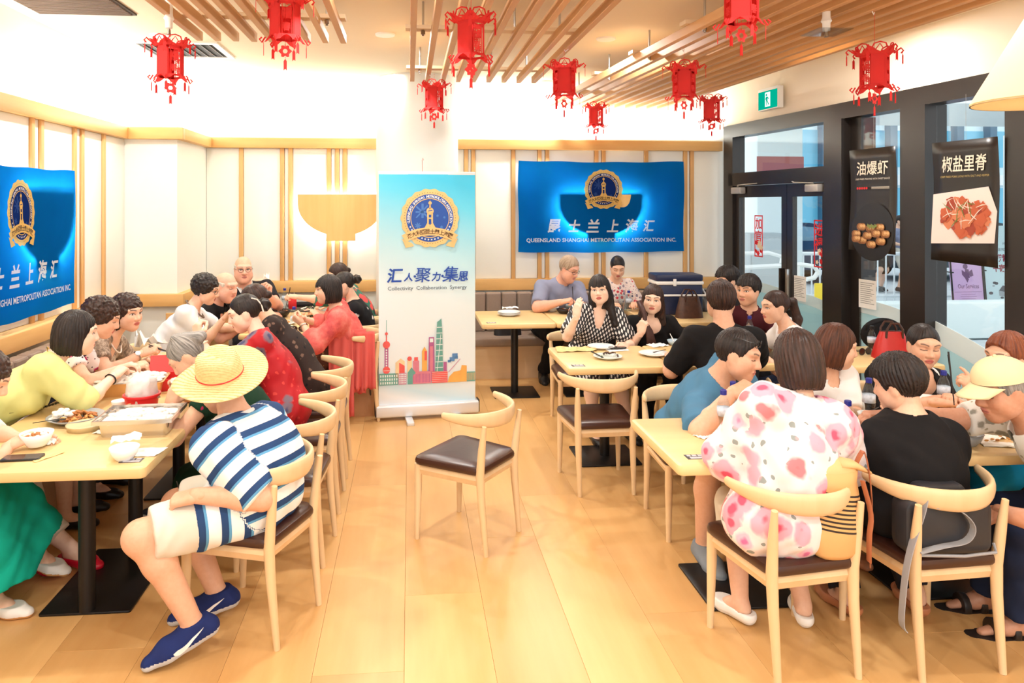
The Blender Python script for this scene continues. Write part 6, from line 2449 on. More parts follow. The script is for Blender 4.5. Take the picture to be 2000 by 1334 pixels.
p4 = person('snake', 'woman with curly bob in a snake-print blouse holding black chopsticks', (-2.36, 4.86, 0.55), at(249, 612, 4.95), -4, (-28, -6), k=1.0, w=1.05,
            hair=('curlybob', H_DKBR), top=dict(mat=C_SNAKE, sleeve=0.55, neck='v', sleeve_ex=0.012), bottom=dict(kind='trousers', mat=C_CHAR),
            L=dict(p=at(296, 700, 5.1), n=(0, 0, -1)), Rr=dict(p=at(278, 690, 4.82), f=(0.9, 0.1, 0.35), n=(0, 0.7, -0.7), pose='pinch'), shoes=S_BFLAT, near=True)
# right-hand chairs of the long table
p5 = person('strawhat', 'man in a straw hat, navy striped polo and cream shorts seated with his back turned', (-0.66, 3.26, 0.56), at(432, 748, 3.36), 160, (140, -20), sex='m', k=1.06, w=1.12, slouch=0.075, skin=SK_MID,
            hair=('short', H_SANDY), top=dict(mat=C_POLO, sleeve=0.80, neck='collar', collar_mat=C_WHITE, sleeve_ex=0.026, off=0.018, hem=-0.1, lap=0.46, lap_ex=0.02), bottom=dict(kind='shorts', mat=C_CREAM, len=0.86, off=0.02),
            belly=0.05, L=dict(p=at(384, 968, 2.99), n=(0, 0.3, -1), curl=0.7, f=(-1, 0.2, -0.25), pole=(0.5, -0.4, -0.8)), Rr=dict(p=at(402, 945, 3.42), n=(-0.2, -0.6, -0.6), pose='pinch'),
            feet=dict(L=(-0.88, 3.01, 0.145, 203, -17), R=(-0.86, 3.30, 0.115, 190, -10)), knees=dict(L=(-1, -0.45, 0.5), R=(-1, 0.2, 0.7)), shoes=S_NAVY, near=True, eyes='closed')
p6 = person('green', 'grey-haired woman in a dark green flowered dress bent over her white bowl', (-0.80, 3.94, 0.56), at(367, 695, 3.92), 178, (186, -48), k=0.97, w=1.12, skin=SK_MID,
            hair=('twist', H_GREY), top=dict(mat=C_GREEN, sleeve=0.35, neck='crew'), bottom=dict(kind='skirt', mat=C_GREEN, len=0.62, flare=0.03),
            L=dict(p=at(333, 792, 3.84), pole=(-0.5, -0.6, -0.75), n=(0.2, 0.9, 0.3), pose='cup', f=(0.25, 0.1, 0.95)), Rr=dict(p=at(345, 770, 4.05), pole=(-0.5, 0.6, -0.7), n=(0.1, -0.9, 0.3), f=(0, -0.3, 0.9)),
            feet=dict(L=(-1.36, 4.14, 0.085, 176, 0), R=(-1.42, 4.33, 0.085, 172, 0)), shoes=S_DKSNEAK, near=True, eyes='closed')
p7 = person('brocade', 'woman in a red brocade jacket with beaded dark bun raising a spoon', (-0.76, 4.56, 0.56), at(478, 612, 4.70), 182, (192, -20), k=1.0, w=1.05,
            hair=('bun', H_BLACK), top=dict(mat=C_BROCADE, sleeve=1.25, neck='mandarin', off=0.014, hem=-0.1, lap=0.25, sleeve_ex=0.014), bottom=dict(kind='trousers', mat=C_CHAR),
            L=dict(p=at(388, 662, 4.46), pole=(0.3, -0.2, -1), n=(0.5, 0.7, 0.2), pose='pinch', f=(-0.15, 0.05, 0.95)), Rr=dict(p=(-1.25, 4.82, 0.80)), shoes=S_BFLAT, near=True, eyes='closed', skin=SK_PALE)
p7b = person('mottled', 'person in a dark mottled jacket half hidden behind the red brocade jacket', (-0.70, 5.12, 0.56), at(497, 588, 5.2), 182, (180, -25), k=0.98,
             hair=('tied', H_DKBR), top=dict(mat=C_MOTTLE, sleeve=1.8, neck='crew', off=0.014), bottom=dict(kind='trousers', mat=C_MOTTLE), L=dict(p=(-1.2, 4.98, 0.8)), Rr=dict(p=(-1.2, 5.3, 0.8)), shoes=S_BFLAT, eyes='closed')
# ------------------------------------------------------------------ far left table
p8 = person('whitetee', 'woman with short curly hair, glasses and a white T-shirt leaning into the table', (-1.97, 5.84, 0.56), at(402, 566, 5.95), 4, (2, -18), k=0.98, w=1.05,
            hair=('curly', H_BLACK), top=dict(mat=C_WHITE, sleeve=0.6, neck='crew', sleeve_ex=0.012), bottom=dict(kind='trousers', mat=C_CHAR), L=dict(p=(-1.36, 6.32, 0.80)), Rr=dict(p=at(438, 622, 5.80), n=(0, 0, -1), pole=(-0.2, 0.1, -1)), shoes=S_BFLAT)
glasses(p8, M_WIRE)
p9 = person('balding', 'balding man in a black shirt behind the white T-shirt woman', (-1.98, 6.72, 0.53), at(441, 560, 6.5), -15, (-25, -14), sex='m', k=0.99, skin=SK_PINK,
            hair=('bald', H_WHITE), top=dict(mat=C_BLACK, sleeve=0.6, neck='collar'), bottom=dict(kind='trousers', mat=C_CHAR), L=dict(p=(-1.36, 6.75, 0.80)), Rr=dict(p=(-1.42, 6.42, 0.80)), shoes=S_BLACK, headkind='o', eyes='closed', brow=(0.4, 0.35, 0.3))
p10 = person('napkin', 'bald man with glasses and black piped shirt holding up a stained napkin', (-1.62, 7.60, 0.53), at(475, 526, 7.28), -78, (-70, -6), sex='m', k=1.05, w=1.15, skin=SK_PINK,
             hair=('bald', H_WHITE), top=dict(mat=C_PIPED, sleeve=0.6, neck='collar', collar_mat=C_WHITE), bottom=dict(kind='trousers', mat=C_CHAR), L=dict(p=at(524, 578, 7.0), pole=(0.6, 0.2, -0.9), n=(-0.6, -0.6, 0), pose='pinch', f=(0.1, 0.0, 1)),
             Rr=dict(p=(-1.36, 7.1, 0.80)), shoes=S_BLACK, headkind='o', brow=(0.4, 0.35, 0.3), lips=LIP_N)
glasses(p10, M_WIRE)
p11 = person('pink', 'woman with black bob in a long sheer pink robe leaning over her plate', (-0.50, 6.30, 0.56), at(640, 566, 6.2), 184, (190, -6), k=1.0,
             hair=('bangs', H_BLACK), top=dict(mat=C_PINK, sleeve=1.35, neck='crew', name='robe', off=0.018, sleeve_ex=0.022, hem=-0.1, lap=0.15), bottom=dict(kind='skirt', mat=C_BROWNPAT, len=0.36),
             L=dict(p=at(590, 632, 6.12), n=(0.2, 0.6, 0.5), pose='pinch', f=(-0.8, 0.1, 0.6)), Rr=dict(p=at(592, 622, 6.4), n=(0, -0.4, -0.8), pose='pinch'), feet=dict(L=(-0.93, 6.28, 0.085, 180, 0), R=(-0.80, 6.46, 0.12, 186, -12)), shoes=S_BFLAT, skin=SK_LIGHT, near=True)
p12 = person('blackflower', 'woman with a low dark bun in a black top printed with white flowers', (-0.44, 6.86, 0.56), at(672, 556, 6.8), 184, (184, -20), k=0.99,
             hair=('bun', H_BLACK), top=dict(mat=C_BLKFLOW, sleeve=0.5, neck='crew'), bottom=dict(kind='trousers', mat=C_BLACK), L=dict(p=(-0.84, 6.72, 0.82)), Rr=dict(p=(-0.9, 7.0, 0.82)), shoes=S_BFLAT, eyes='closed')
p13 = person('redgreen', 'woman in a red and green printed sleeve reaching with chopsticks, furthest along', (-0.42, 7.38, 0.56), at(661, 537, 7.25), 188, (195, -25), k=0.99,
             hair=('tied', H_DKBR), top=dict(mat=C_CAMO, sleeve=1.2, neck='crew', sleeve_ex=0.016), bottom=dict(kind='trousers', mat=C_BLACK), L=dict(p=at(577, 580, 6.95), pole=(0, -0.3, -0.9), pose='pinch', n=(0, 0.3, -0.9)), Rr=dict(p=(-0.85, 7.45, 0.82)), shoes=S_BFLAT, eyes='closed')
# ------------------------------------------------------------------ centre
p15 = person('greyshirt', 'man with glasses in a grey-blue shirt eating on the far bench', (1.52, 7.72, 0.53), at(1111, 525, 7.42), -72, (-48, -26), sex='m', k=1.07, w=1.22, skin=SK_PINK,
             hair=('short', H_SANDY), top=dict(mat=C_GREYBLUE, sleeve=0.75, neck='collar', sleeve_ex=0.016), bottom=dict(kind='trousers', mat=C_BLACK), belly=0.04, Rr=dict(p=at(1096, 590, 7.14), pole=(-0.9, 0.1, -0.5), n=(0.2, 0.2, -0.9), pose='pinch'), L=dict(p=at(1128, 600, 7.12), n=(0, 0, -1)),
             feet=dict(R=(1.40, 7.43, 0.085, -95, 0), L=(1.75, 7.36, 0.085, -80, 0)), shoes=S_BLACK, headkind='o', eyes='closed', brow=(0.25, 0.18, 0.12))
glasses(p15, M_WIRE)
p16 = person('softfloral', 'woman with tied-back hair in a pale blouse with red and blue flowers', (2.22, 7.74, 0.53), at(1206, 522, 7.52), -90, (-98, -28), k=0.98,
             hair=('tied', H_BLACK), top=dict(mat=C_FLORAL2, sleeve=1.3, neck='crew', sleeve_ex=0.014), bottom=dict(kind='trousers', mat=C_CHAR), L=dict(p=(2.35, 7.28, 0.82)), Rr=dict(p=(2.08, 7.25, 0.82)), shoes=S_BFLAT, eyes='closed', skin=SK_LIGHT)
p17 = person('longhair', 'woman with long black hair and fringe in a black and white link-print dress', (1.50, 5.95, 0.56), at(1171, 567, 5.74), -90, (-112, 0, -6), k=0.99, w=0.98,
             hair=('long', H_BLACK), top=dict(mat=C_OBL, sleeve=0.72, neck='v', sleeve_ex=0.028, off=0.014, name='dress'), bottom=dict(kind='skirt', mat=C_OBL, len=0.52),
             Rr=dict(p=at(1126, 618, 5.50), pole=(-0.5, -0.3, -0.8), n=(0.6, 0.5, 0.1), f=(0.15, 0.1, 1), curl=0.12), L=dict(p=at(1222, 676, 5.45), n=(-0.5, 0.2, -0.6), curl=0.7, pose='pinch'), feet=dict(R=(1.44, 5.50, 0.085, -85, 0), L=(1.73, 5.52, 0.085, -80, 0)), shoes=S_BFLAT, skin=SK_PALE, near=True, lips=LIP_R)
p18 = person('scoop', 'woman in a black scoop-neck top gathering her long brown hair', (2.03, 5.99, 0.56), at(1275, 586, 5.78), -94, (-112, -3, 4), k=0.99, w=1.05,
             hair=('shoulder', H_DKBR), top=dict(mat=C_BLACK, sleeve=0.98, neck='scoop'), bottom=dict(kind='trousers', mat=C_BLACK),
             Rr=dict(p=at(1252, 650, 5.60), pole=(-0.4, -0.5, -0.9), n=(0.5, 0.5, 0.1), f=(0.25, 0.0, 1), curl=0.7, pose='pinch'), L=dict(p=(2.25, 5.55, 0.72)), shoes=S_BFLAT, skin=SK_PALE, near=True, lips=LIP_R)
p19 = person('hidden', 'dark-haired person mostly hidden behind the man in the maroon shirt', (3.14, 6.34, 0.56), at(1421, 548, 6.3), 180, (-170, -10), sex='m', k=0.97,
             hair=('mop', H_BLACK), top=dict(mat=C_CHAR, sleeve=0.6, neck='crew'), bottom=dict(kind='trousers', mat=C_CHAR), shoes=S_BLACK)
p20 = person('maroon', 'man with black hair in an open-necked maroon shirt turning his head', (2.88, 5.97, 0.56), at(1462, 568, 5.78), -112, (-148, -4), sex='m', k=1.0,
             hair=('mop', H_BLACK), top=dict(mat=C_MAROON, sleeve=0.7, neck='collar', sleeve_ex=0.014), bottom=dict(kind='trousers', mat=C_CHAR), L=dict(p=(2.85, 5.42, 0.80)), Rr=dict(p=(2.5, 5.45, 0.80)), shoes=S_BLACK, skin=SK_MID, lips=LIP_N)
# ------------------------------------------------------------------ right
p21 = person('blacktee', 'man in a black T-shirt seen from behind at the middle table', (2.03, 4.40, 0.56), at(1408, 590, 4.58), 88, (80, -4), sex='m', k=1.04, w=1.1, skin=SK_MID,
             hair=('mop', H_DKBR), top=dict(mat=C_BLACK, sleeve=0.80, neck='crew', sleeve_ex=0.018, off=0.014), bottom=dict(kind='trousers', mat=C_CHAR), L=dict(p=at(1310, 700, 4.86), pole=(-0.6, -0.5, -0.7), n=(0, 0, -1)), Rr=dict(p=(2.3, 4.95, 0.8)), shoes=S_BLACK, near=True)
p22 = person('ponytail', 'woman in a white T-shirt with a long dark ponytail, turned away', (2.95, 4.98, 0.56), at(1514, 600, 4.95), 165, (182, -8), k=0.98,
             hair=('pony', H_DKBR), top=dict(mat=C_WHITE, sleeve=0.7, neck='crew', sleeve_ex=0.014, off=0.014), bottom=dict(kind='trousers', mat=C_NAVY), L=dict(p=(2.48, 4.90, 0.80)), Rr=dict(p=(2.5, 5.2, 0.80)), shoes=S_BFLAT, near=True)
p23 = person('bluetee', 'man in a steel-blue T-shirt with glasses on his head eating with his hand', (1.60, 4.00, 0.56), at(1441, 694, 3.60), -48, (-40, -14, 6), sex='m', k=1.05, w=1.12, skin=SK_MID,
             hair=('short', H_BLACK), top=dict(mat=C_BLUE, sleeve=0.80, neck='crew', sleeve_ex=0.020, off=0.014), bottom=dict(kind='shorts', mat=C_BROWN, len=0.9), hip=-84,
             Rr=dict(p=at(1428, 770, 3.42), pole=(-0.8, -0.5, -0.6), n=(0.1, 0.3, -0.9), curl=0.7, f=(0.9, 0.0, 0.45)), L=dict(p=at(1500, 790, 3.52), n=(0, 0, -1), curl=0.6),
             feet=dict(R=(1.52, 3.60, 0.085, -88, 0), L=(1.74, 3.66, 0.085, -70, 0)), shoes=S_GREY, near=True, eyes='closed', stubble=0.25, lips=LIP_N)
glasses(p23, plain('spectacle_black', col(24, 24, 26), 0.3), 'hair')
p24 = person('rose', 'woman in a white blouse printed with pink roses seen from behind, near table', (1.49, 2.80, 0.56), at(1556, 706, 2.92), 92, (84, -16), k=1.0, w=1.06,
             hair=('bob', H_DKBR), top=dict(mat=C_ROSE, sleeve=1.72, neck='crew', sleeve_ex=0.030, off=0.026, hem=-0.1, lap=0.2, wr=0.004), bottom=dict(kind='trousers', mat=C_CREAM, len=0.5),
             L=dict(p=at(1452, 850, 3.12), pole=(-0.8, -0.2, -0.8), f=(0.6, 0.6, 0.1), n=(0, 0, -1)), Rr=dict(p=(1.86, 3.18, 0.84), pole=(0.55, -0.2, -0.9), f=(-0.4, 0.7, 0.2), n=(0, 0, -1)), feet=dict(L=(1.47, 3.08, 0.085, 112, 0), R=(1.74, 3.04, 0.085, 70, 0)), knees=dict(L=(0.15, 1, 0.8), R=(0.1, 1, 0.8)), shoes=S_CLOG, near=True, hairscale=1.06)
p25 = person('bobhair', 'woman with a brown bob and black and white scarf looking sideways', (2.30, 4.00, 0.56), at(1634, 678, 3.74), -78, (-12, -12), k=1.0, w=1.12,
             hair=('bob', H_BROWN), top=dict(mat=C_WHITE, sleeve=0.75, neck='v', sleeve_ex=0.014), bottom=dict(kind='trousers', mat=C_CHAR), Rr=dict(p=at(1606, 800, 3.50), n=(0, 0, -1)), L=dict(p=at(1650, 798, 3.48), n=(0, 0, -1), curl=0.6), shoes=S_TAN, near=True, skin=SK_LIGHT, eyes='closed')
p26 = person('blackback', 'woman with short black hair in a black long-sleeved top seen from behind', (2.14, 2.89, 0.56), at(1756, 752, 2.96), 96, (122, -16), k=1.02, w=1.22,
             hair=('mop', H_BLACK), top=dict(mat=C_BLACK, sleeve=1.9, neck='crew', off=0.018, hem=-0.1, lap=0.2, sleeve_ex=0.012), bottom=dict(kind='trousers', mat=C_CHAR), L=dict(p=(1.98, 3.22, 0.82), pole=(-0.3, -0.2, -1)), Rr=dict(p=(2.36, 3.22, 0.82), pole=(0.3, -0.2, -1)), feet=dict(L=(1.98, 3.1, 0.085, 100, 0), R=(2.3, 3.08, 0.085, 80, 0)), shoes=S_TAN, near=True, hairscale=1.04)
p27 = person('wideneck', 'frowning woman facing us in a black top with a wide pale neckline', (2.83, 4.02, 0.56), at(1803, 676, 3.75), -96, (-104, -10, 3), k=1.0, w=1.15, skin=SK_MID,
             hair=('tied', H_BLACK), top=dict(mat=C_BLACK, sleeve=1.15, neck='wide', collar_mat=C_WHITE), bottom=dict(kind='trousers', mat=C_CHAR), Rr=dict(p=at(1828, 786, 3.48), n=(0, 0, -1), f=(1, -0.2, 0)), L=dict(p=at(1836, 780, 3.55), n=(0, 0, -1), f=(-1, -0.2, 0)), shoes=S_BFLAT, near=True, eyes='closed')
p28 = person('auburn', 'auburn-haired woman in a leaf-print top lifting black chopsticks', (3.24, 3.44, 0.56), at(1966, 700, 3.35), 184, (190, -4), k=0.99, skin=SK_MID,
             hair=('short', H_AUB), hairscale=1.08, top=dict(mat=C_HAWAI, sleeve=0.6, neck='crew', sleeve_ex=0.014), bottom=dict(kind='trousers', mat=C_CYAN), L=dict(p=at(1898, 776, 3.25), pole=(0.2, -0.4, -0.9), n=(-0.3, 0.8, 0.2), pose='point', f=(-0.25, 0.05, 1)), Rr=dict(p=(2.85, 3.55, 0.82)), feet=dict(L=(2.80, 3.34, 0.085, 180, 0), R=(2.82, 3.55, 0.085, 180, 0)), shoes=S_TAN, near=True)
p29 = person('cap', 'man in a cream baseball cap stretching a bare arm across the near table', (2.98, 2.73, 0.56), at(1958, 762, 2.82), 160, (176, -18), sex='m', k=1.03, w=1.1, skin=SK_TAN,
             hair=('short', H_GREY), top=dict(mat=C_GREYLEAF, sleeve=0.65, neck='collar', sleeve_ex=0.016), bottom=dict(kind='trousers', mat=C_NAVY), Rr=dict(p=at(1690, 812, 3.12), pole=(0, 0.2, -1), n=(0, 0, -1), f=(-1, 0.15, 0)), L=dict(p=at(1952, 1000, 2.72), n=(0, 0.2, -1), curl=0.6, f=(-0.8, 0.3, -0.5)), feet=dict(L=(2.60, 2.86, 0.07, 170, 0), R=(2.62, 3.06, 0.07, 168, 0)), shoes=S_SANDAL, near=True, eyes='closed', lips=LIP_N, brow=(0.2, 0.16, 0.12))
# ------------------------------------------------------------------ passers-by outside
for key, lab, px, y, hd_, tp, bt, hr_ in (('passer1', 'passer-by in a dark jacket and glasses outside the second door leaf', 1617, 14.2, -100, C_CHAR, dict(kind='trousers', mat=C_CHAR), ('pony', H_BLACK)),
                                       ('passer2', 'passer-by in a black skirt standing outside below the prawn poster', 1716, 14.6, -80, C_BLACK, dict(kind='skirt', mat=C_BLACK, len=0.42), ('short', H_BLACK)),
                                       ('passer3', 'passer-by in pale shorts standing outside beside the black mullion', 1757, 14.5, -60, C_GREYBLUE, dict(kind='shorts', mat=C_CREAM), ('short', H_BLACK))):
    b = at(px, 450, y)
    person(key, lab, (b.x, y, 0.87), (b.x, y - 0.02, 1.50), hd_, (hd_, -5), hair=hr_, top=dict(mat=tp, sleeve=1.8 if key == 'passer1' else 0.6), bottom=bt, L=dict(p=(b.x + 0.1, y - 0.24, 1.0)), Rr=dict(p=(b.x - 0.1, y - 0.24, 1.0)), shoes=S_BLACK, standing=True, group='passers-by outside')

print('TORSO', REPORT)
print('PEOPLE TIME', time.time() - T0)
# ------------------------------------------------------------------ things worn, held and laid out
RL = lambda i: i['rl']
# straw hat (head-local coordinates)
t = NT('straw_weave')
vec = t.coord((1, 1, 1))
wv = t.n('ShaderNodeTexWave', i_Scale=46.0, i_Distortion=1.5)
wv.bands_direction = 'Z'
t.l(vec, wv.inputs['Vector'])
n = t.noise(vec, 90, 3)
f_ = t.math('ADD', t.math('MULTIPLY', wv.outputs['Fac'], 0.5), t.math('MULTIPLY', n, 0.5))
t.l(t.ramp(f_, [(0.25, col(206, 170, 112)), (0.6, col(240, 216, 160))]), t.bsdf.inputs['Base Color'])
t.bsdf.inputs['Roughness'].default_value = 0.8
t.bump(f_, 0.5, 0.003)
M_STRAW = t.m
seg = 48
rings = []
for rr, z in ((0.094, 0.050), (0.097, 0.062), (0.112, 0.056), (0.150, 0.050), (0.188, 0.050), (0.207, 0.056), (0.208, 0.060), (0.188, 0.055), (0.150, 0.055), (0.112, 0.062), (0.101, 0.068), (0.100, 0.090), (0.097, 0.118), (0.090, 0.148), (0.078, 0.168), (0.052, 0.176), (0.02, 0.176), (0.001, 0.175)):
    ring = []
    for q in range(seg):
        a = 2 * PI * q / seg
        br = max(0, rr - 0.11) / 0.1
        zz = z + br * (0.016 * math.cos(2 * a) - 0.022 * math.sin(a) + 0.006 * math.sin(3 * a))
        zz -= (0.020 * math.exp(-(math.cos(a) * rr / 0.022) ** 2) if z > 0.15 else 0)
        ring.append((rr * math.cos(a) * 0.97, rr * math.sin(a) * 1.08 - 0.008, zz))
    rings.append(ring)
hat = MB().loft(rings, caps=False)
UPH = unit(V(-0.08, -0.42, 0.90))              # the hat sits tipped back on his head
FWH = unit(V(-0.75, 0.55, 0.0) - UPH * (V(-0.75, 0.55, 0.0) @ UPH))
HATM = np.stack([np.cross(FWH, UPH), FWH, UPH], 1)


def on_hat(mb):
    pts = np.array(mb.v) - V(0, 0, 0.055)
    mb.v = [tuple(q) for q in (pts * 1.0) @ HATM.T + p5['head'] + UPH * 0.048 - p5['rl']]
    return mb


on_hat(hat).build('straw_hat', M_STRAW, p5['root'], smooth=True)
hc = MB().tube([(0.101 * math.cos(2 * PI * q / 40) * 0.97, 0.101 * math.sin(2 * PI * q / 40) * 1.08 - 0.008, 0.072 - 0.010 * math.sin(2 * PI * q / 40 + 0.6)) for q in range(41)], 0.0032, 6, caps=False)
on_hat(hc).build('hat_cord', M_RED, p5['root'])
# baseball cap
rings = []
for k in range(9):
    a = PI / 2 * k / 8
    rings.append([(0.090 * math.cos(a) * math.cos(2 * PI * q / 32), -0.012 + 0.112 * math.cos(a) * math.sin(2 * PI * q / 32), 0.046 + 0.094 * math.sin(a) + 0.012 * math.cos(a) * math.sin(2 * PI * q / 32)) for q in range(32)])
cp = MB().loft(rings, caps=False)
v, f_ = [], []
for k in range(7):
    for q in range(13):
        u_ = -1 + 2 * q / 12
        x = 0.080 * u_ * (1 - 0.12 * k / 6)
        y0 = -0.012 + 0.112 * math.sqrt(max(0, 1 - (x / 0.092) ** 2)) - 0.004
        y = y0 + (0.088 * math.sqrt(max(0, 1 - (u_ * 0.8) ** 2))) * k / 6
        v.append((x, y, 0.058 - 0.022 * (k / 6) - 0.020 * u_ * u_))
for k in range(6):
    for q in range(12):
        a = k * 13 + q
        f_.append((a, a + 1, a + 14, a + 13))
C_CAP = fabric('cap_cream', col(238, 218, 176), 0.05)
headwear(p29, 'cap_crown', cp, C_CAP, True)
bo = headwear(p29, 'cap_peak', MB().add(v, f_), C_CAP, True)
bo.modifiers.new('thickness', 'SOLIDIFY').thickness = 0.005
headwear(p29, 'cap_button', MB().sphere((0, -0.012, 0.141), 0.008, 10, 6), C_CAP)


def on_surface(info, part, pix, lift=0.006):
    """points of a worn strap lying on a garment"""
    ob = [c for c in info['root'].children if c.name.split('.')[0] == part][0]
    o = Vector((0, 0, CAMH)) - Vector(info['rl'])
    out = []
    for px, py in pix:
        d = (at(px, py, 4) - Vector((0, 0, CAMH))).normalized()
        hit, loc, nrm, _ = ob.ray_cast(o, d)
        if hit:
            out.append(tuple(loc + nrm * lift))
    return out


st = on_surface(p2, 'shirt', [(186, 700), (176, 730), (164, 752), (150, 768), (130, 782), (108, 792), (84, 798), (58, 803), (34, 806), (12, 809)])
if len(st) > 2:
    g = MB()
    for a, b in zip(st[:-1], st[1:]):
        a, b = Vector(a), Vector(b)
        n_ = max(1, int((b - a).length / 0.016))
        for q in range(n_):
            c0, c1 = a.lerp(b, q / n_), a.lerp(b, (q + 1.15) / n_)
            g.tube([c0, c1], [(0.0062, 0.003) if q % 2 else (0.003, 0.0062)] * 2, 6)
    o = g.build('chain_strap', plain('chain_black', col(44, 40, 34), 0.35, metal=0.5), p2['root'])
    o['kind'] = 'stuff'
wristband(p2, 'R', M_BLACK, 'hair_band', 0.03)
wristband(p4, 'R', M_STEEL, 'wristwatch', 0.035, 0.032, 0.005, ((0.1, -1, 0.6), M_WHITEP))
wristband(p6, 'L', plain('pearl', col(236, 224, 214), 0.3), 'bracelet', 0.02)
wristband(p7, 'L', plain('jade_bangle', col(226, 226, 200), 0.2), 'bangle', 0.04, 0.034)
wristband(p11, 'L', M_STEEL, 'wristwatch', 0.03, 0.031, 0.005)
wristband(p28, 'L', M_GOLD, 'bangle', 0.06, 0.031, 0.0022)
wristband(p21, 'L', M_BLACK, 'wristwatch', 0.03, 0.034, 0.005, ((-0.6, -1, 0.3), M_WHITEP))


def necklace(info, mat, r_=0.0022, drop=0.10, name='necklace'):
    nb, u, f, r = info['nb'], info['u'], info['f'], info['r']
    g = MB()
    pts = []
    for q in range(25):
        a = 2 * PI * q / 24
        c = nb + u * (0.03 - drop * (0.5 + 0.5 * math.cos(a))) + (f * (math.cos(a) * (0.075 + drop * 0.3) + 0.015 + drop * 0.12) + r * math.sin(a) * 0.075)
        pts.append(tuple(c - info['rl']))
    g.tube(pts, r_, 6)
    g.build(name, mat, info['root'])


necklace(p2, M_GOLD, 0.003)
necklace(p4, plain('pearl', col(236, 224, 214), 0.3), 0.005, 0.08)
necklace(p8, plain('bead_mixed', col(110, 90, 76), 0.4), 0.007, 0.06)
necklace(p7, plain('pearl', col(236, 224, 214), 0.3), 0.002, 0.03)
# beaded pin in the brocade woman's bun, scarf, hair lock, robe panels
headwear(p7, 'beaded_hairpin', MB().tube([(-0.05, -0.075, 0.085), (-0.03, -0.105, 0.06), (-0.035, -0.12, 0.02), (-0.05, -0.115, -0.03)], 0.005, 6), plain('pearl', col(236, 224, 214), 0.3))
C_CHECK = pattern('cloth_black_white_scarf', col(236, 236, 236), [(0.0, 0.55, 0.6, col(26, 24, 28), None)], 26)
i_ = p25
i_['garment']('scarf', C_CHECK, [cone(i_['nb'] - i_['u'] * 0.03 + i_['f'] * 0.075, i_['nb'] - i_['u'] * 0.24 + i_['f'] * 0.135, 0.034, 0.048, i_['r'], 0.7)], 0.004)
i_ = p27
i_['garment']('neck_border', C_WHITE, [dict(p) for p in i_['prim']['torso'][2:4]] + [dict(i_['prim']['torso'][-1])], 0.0125, [('prim', ell(i_['nb'] - i_['u'] * 0.02 + i_['f'] * 0.06, (0.128, 0.125, 0.098), (i_['r'], i_['f'], i_['u']))), ('plane', i_['nb'] - i_['u'] * 0.135, -i_['u'])], 0.0)
h_ = p18['hands']['R']
g = MB()
c0 = Vector(h_['grip'])
g.tube([c0 + Vector((-0.03, 0.06, 0.16)), c0 + Vector((0.0, 0.01, 0.06)), c0, c0 + Vector((0.03, -0.01, -0.08)), c0 + Vector((0.05, -0.005, -0.17)), c0 + Vector((0.055, 0, -0.24))], [(0.03, 0.02), (0.022, 0.018), (0.018, 0.014), (0.04, 0.024), (0.05, 0.026), (0.03, 0.012)], 14)
g.v = [tuple(Vector(q) - Vector(p18['rl'])) for q in g.v]
g.build('hair_lock', plain('hair_lock_brown', col(74, 42, 36), 0.45, noise=0.35, nscale=90), p18['root'], smooth=True)


def robe_panel(x0, x1, y0, zt, zb, round_bot=0.0, lean=0.0):
    v, f_ = [], []
    nx, nz = 20, 18
    for k in range(nz + 1):
        for q in range(nx + 1):
            u_, w_ = q / nx, k / nz
            zz = zt + (zb - zt) * w_ + (round_bot * abs(u_ - 0.5) ** 2 * 4 * w_ if round_bot else 0.012 * math.sin(u_ * 22) * w_)
            v.append((x0 + (x1 - x0) * u_ + lean * w_, y0 + (0.006 + 0.020 * w_) * math.sin(u_ * 17 + w_ * 1.5) - 0.03 * w_, zz))
    for k in range(nz):
        for q in range(nx):
            a = k * (nx + 1) + q
            f_.append((a, a + 1, a + nx + 2, a + nx + 1))
    v = [tuple(Vector(q) - Vector(p11['rl'])) for q in v]
    o = MB().add(v, f_).build('robe_panel', MATS_PINK, p11['root'], smooth=True)
    o.modifiers.new('thickness', 'SOLIDIFY').thickness = 0.003


MATS_PINK = watercolour('pink_gauze_panel', [(0.3, col(206, 88, 92)), (0.5, col(236, 118, 112)), (0.7, col(244, 156, 144))], 9, 0.3)
robe_panel(at(641, 700, 6.10).x, at(690, 700, 6.10).x, 6.10, 0.80, 0.075, 0.0, 0.01)
robe_panel(at(688, 700, 6.12).x, at(732, 700, 6.12).x, 6.11, 0.78, 0.30, 0.0, 0.01)
robe_panel(at(655, 700, 6.12).x, at(715, 700, 6.12).x, 6.13, 0.80, 0.26, 0.0, 0.0)


def sticks(label, pts, mat=M_CHOP, r0=0.0042, name='chopsticks', cat='chopsticks'):
    a = Vector(pts[0][0])
    r = root(name, label, cat, a)
    for p, q in pts:
        MB().tube([Vector(p) - a, Vector(q) - a], [r0, r0 * 0.55], 6).build('stick' if len(pts) > 1 else 'handle', mat, r)
    return r


def held(info, nm, d1, d0, label, spread=0.006, mat=M_CHOP):
    g_ = Vector(info['hands'][nm]['grip'])
    d1, d0 = Vector(d1), Vector(d0)
    o = Vector((0, 0, spread))
    return sticks(label, [(g_ - d0 + o, g_ + d1), (g_ - d0 - o, g_ + d1 + o * 1.5)], mat)


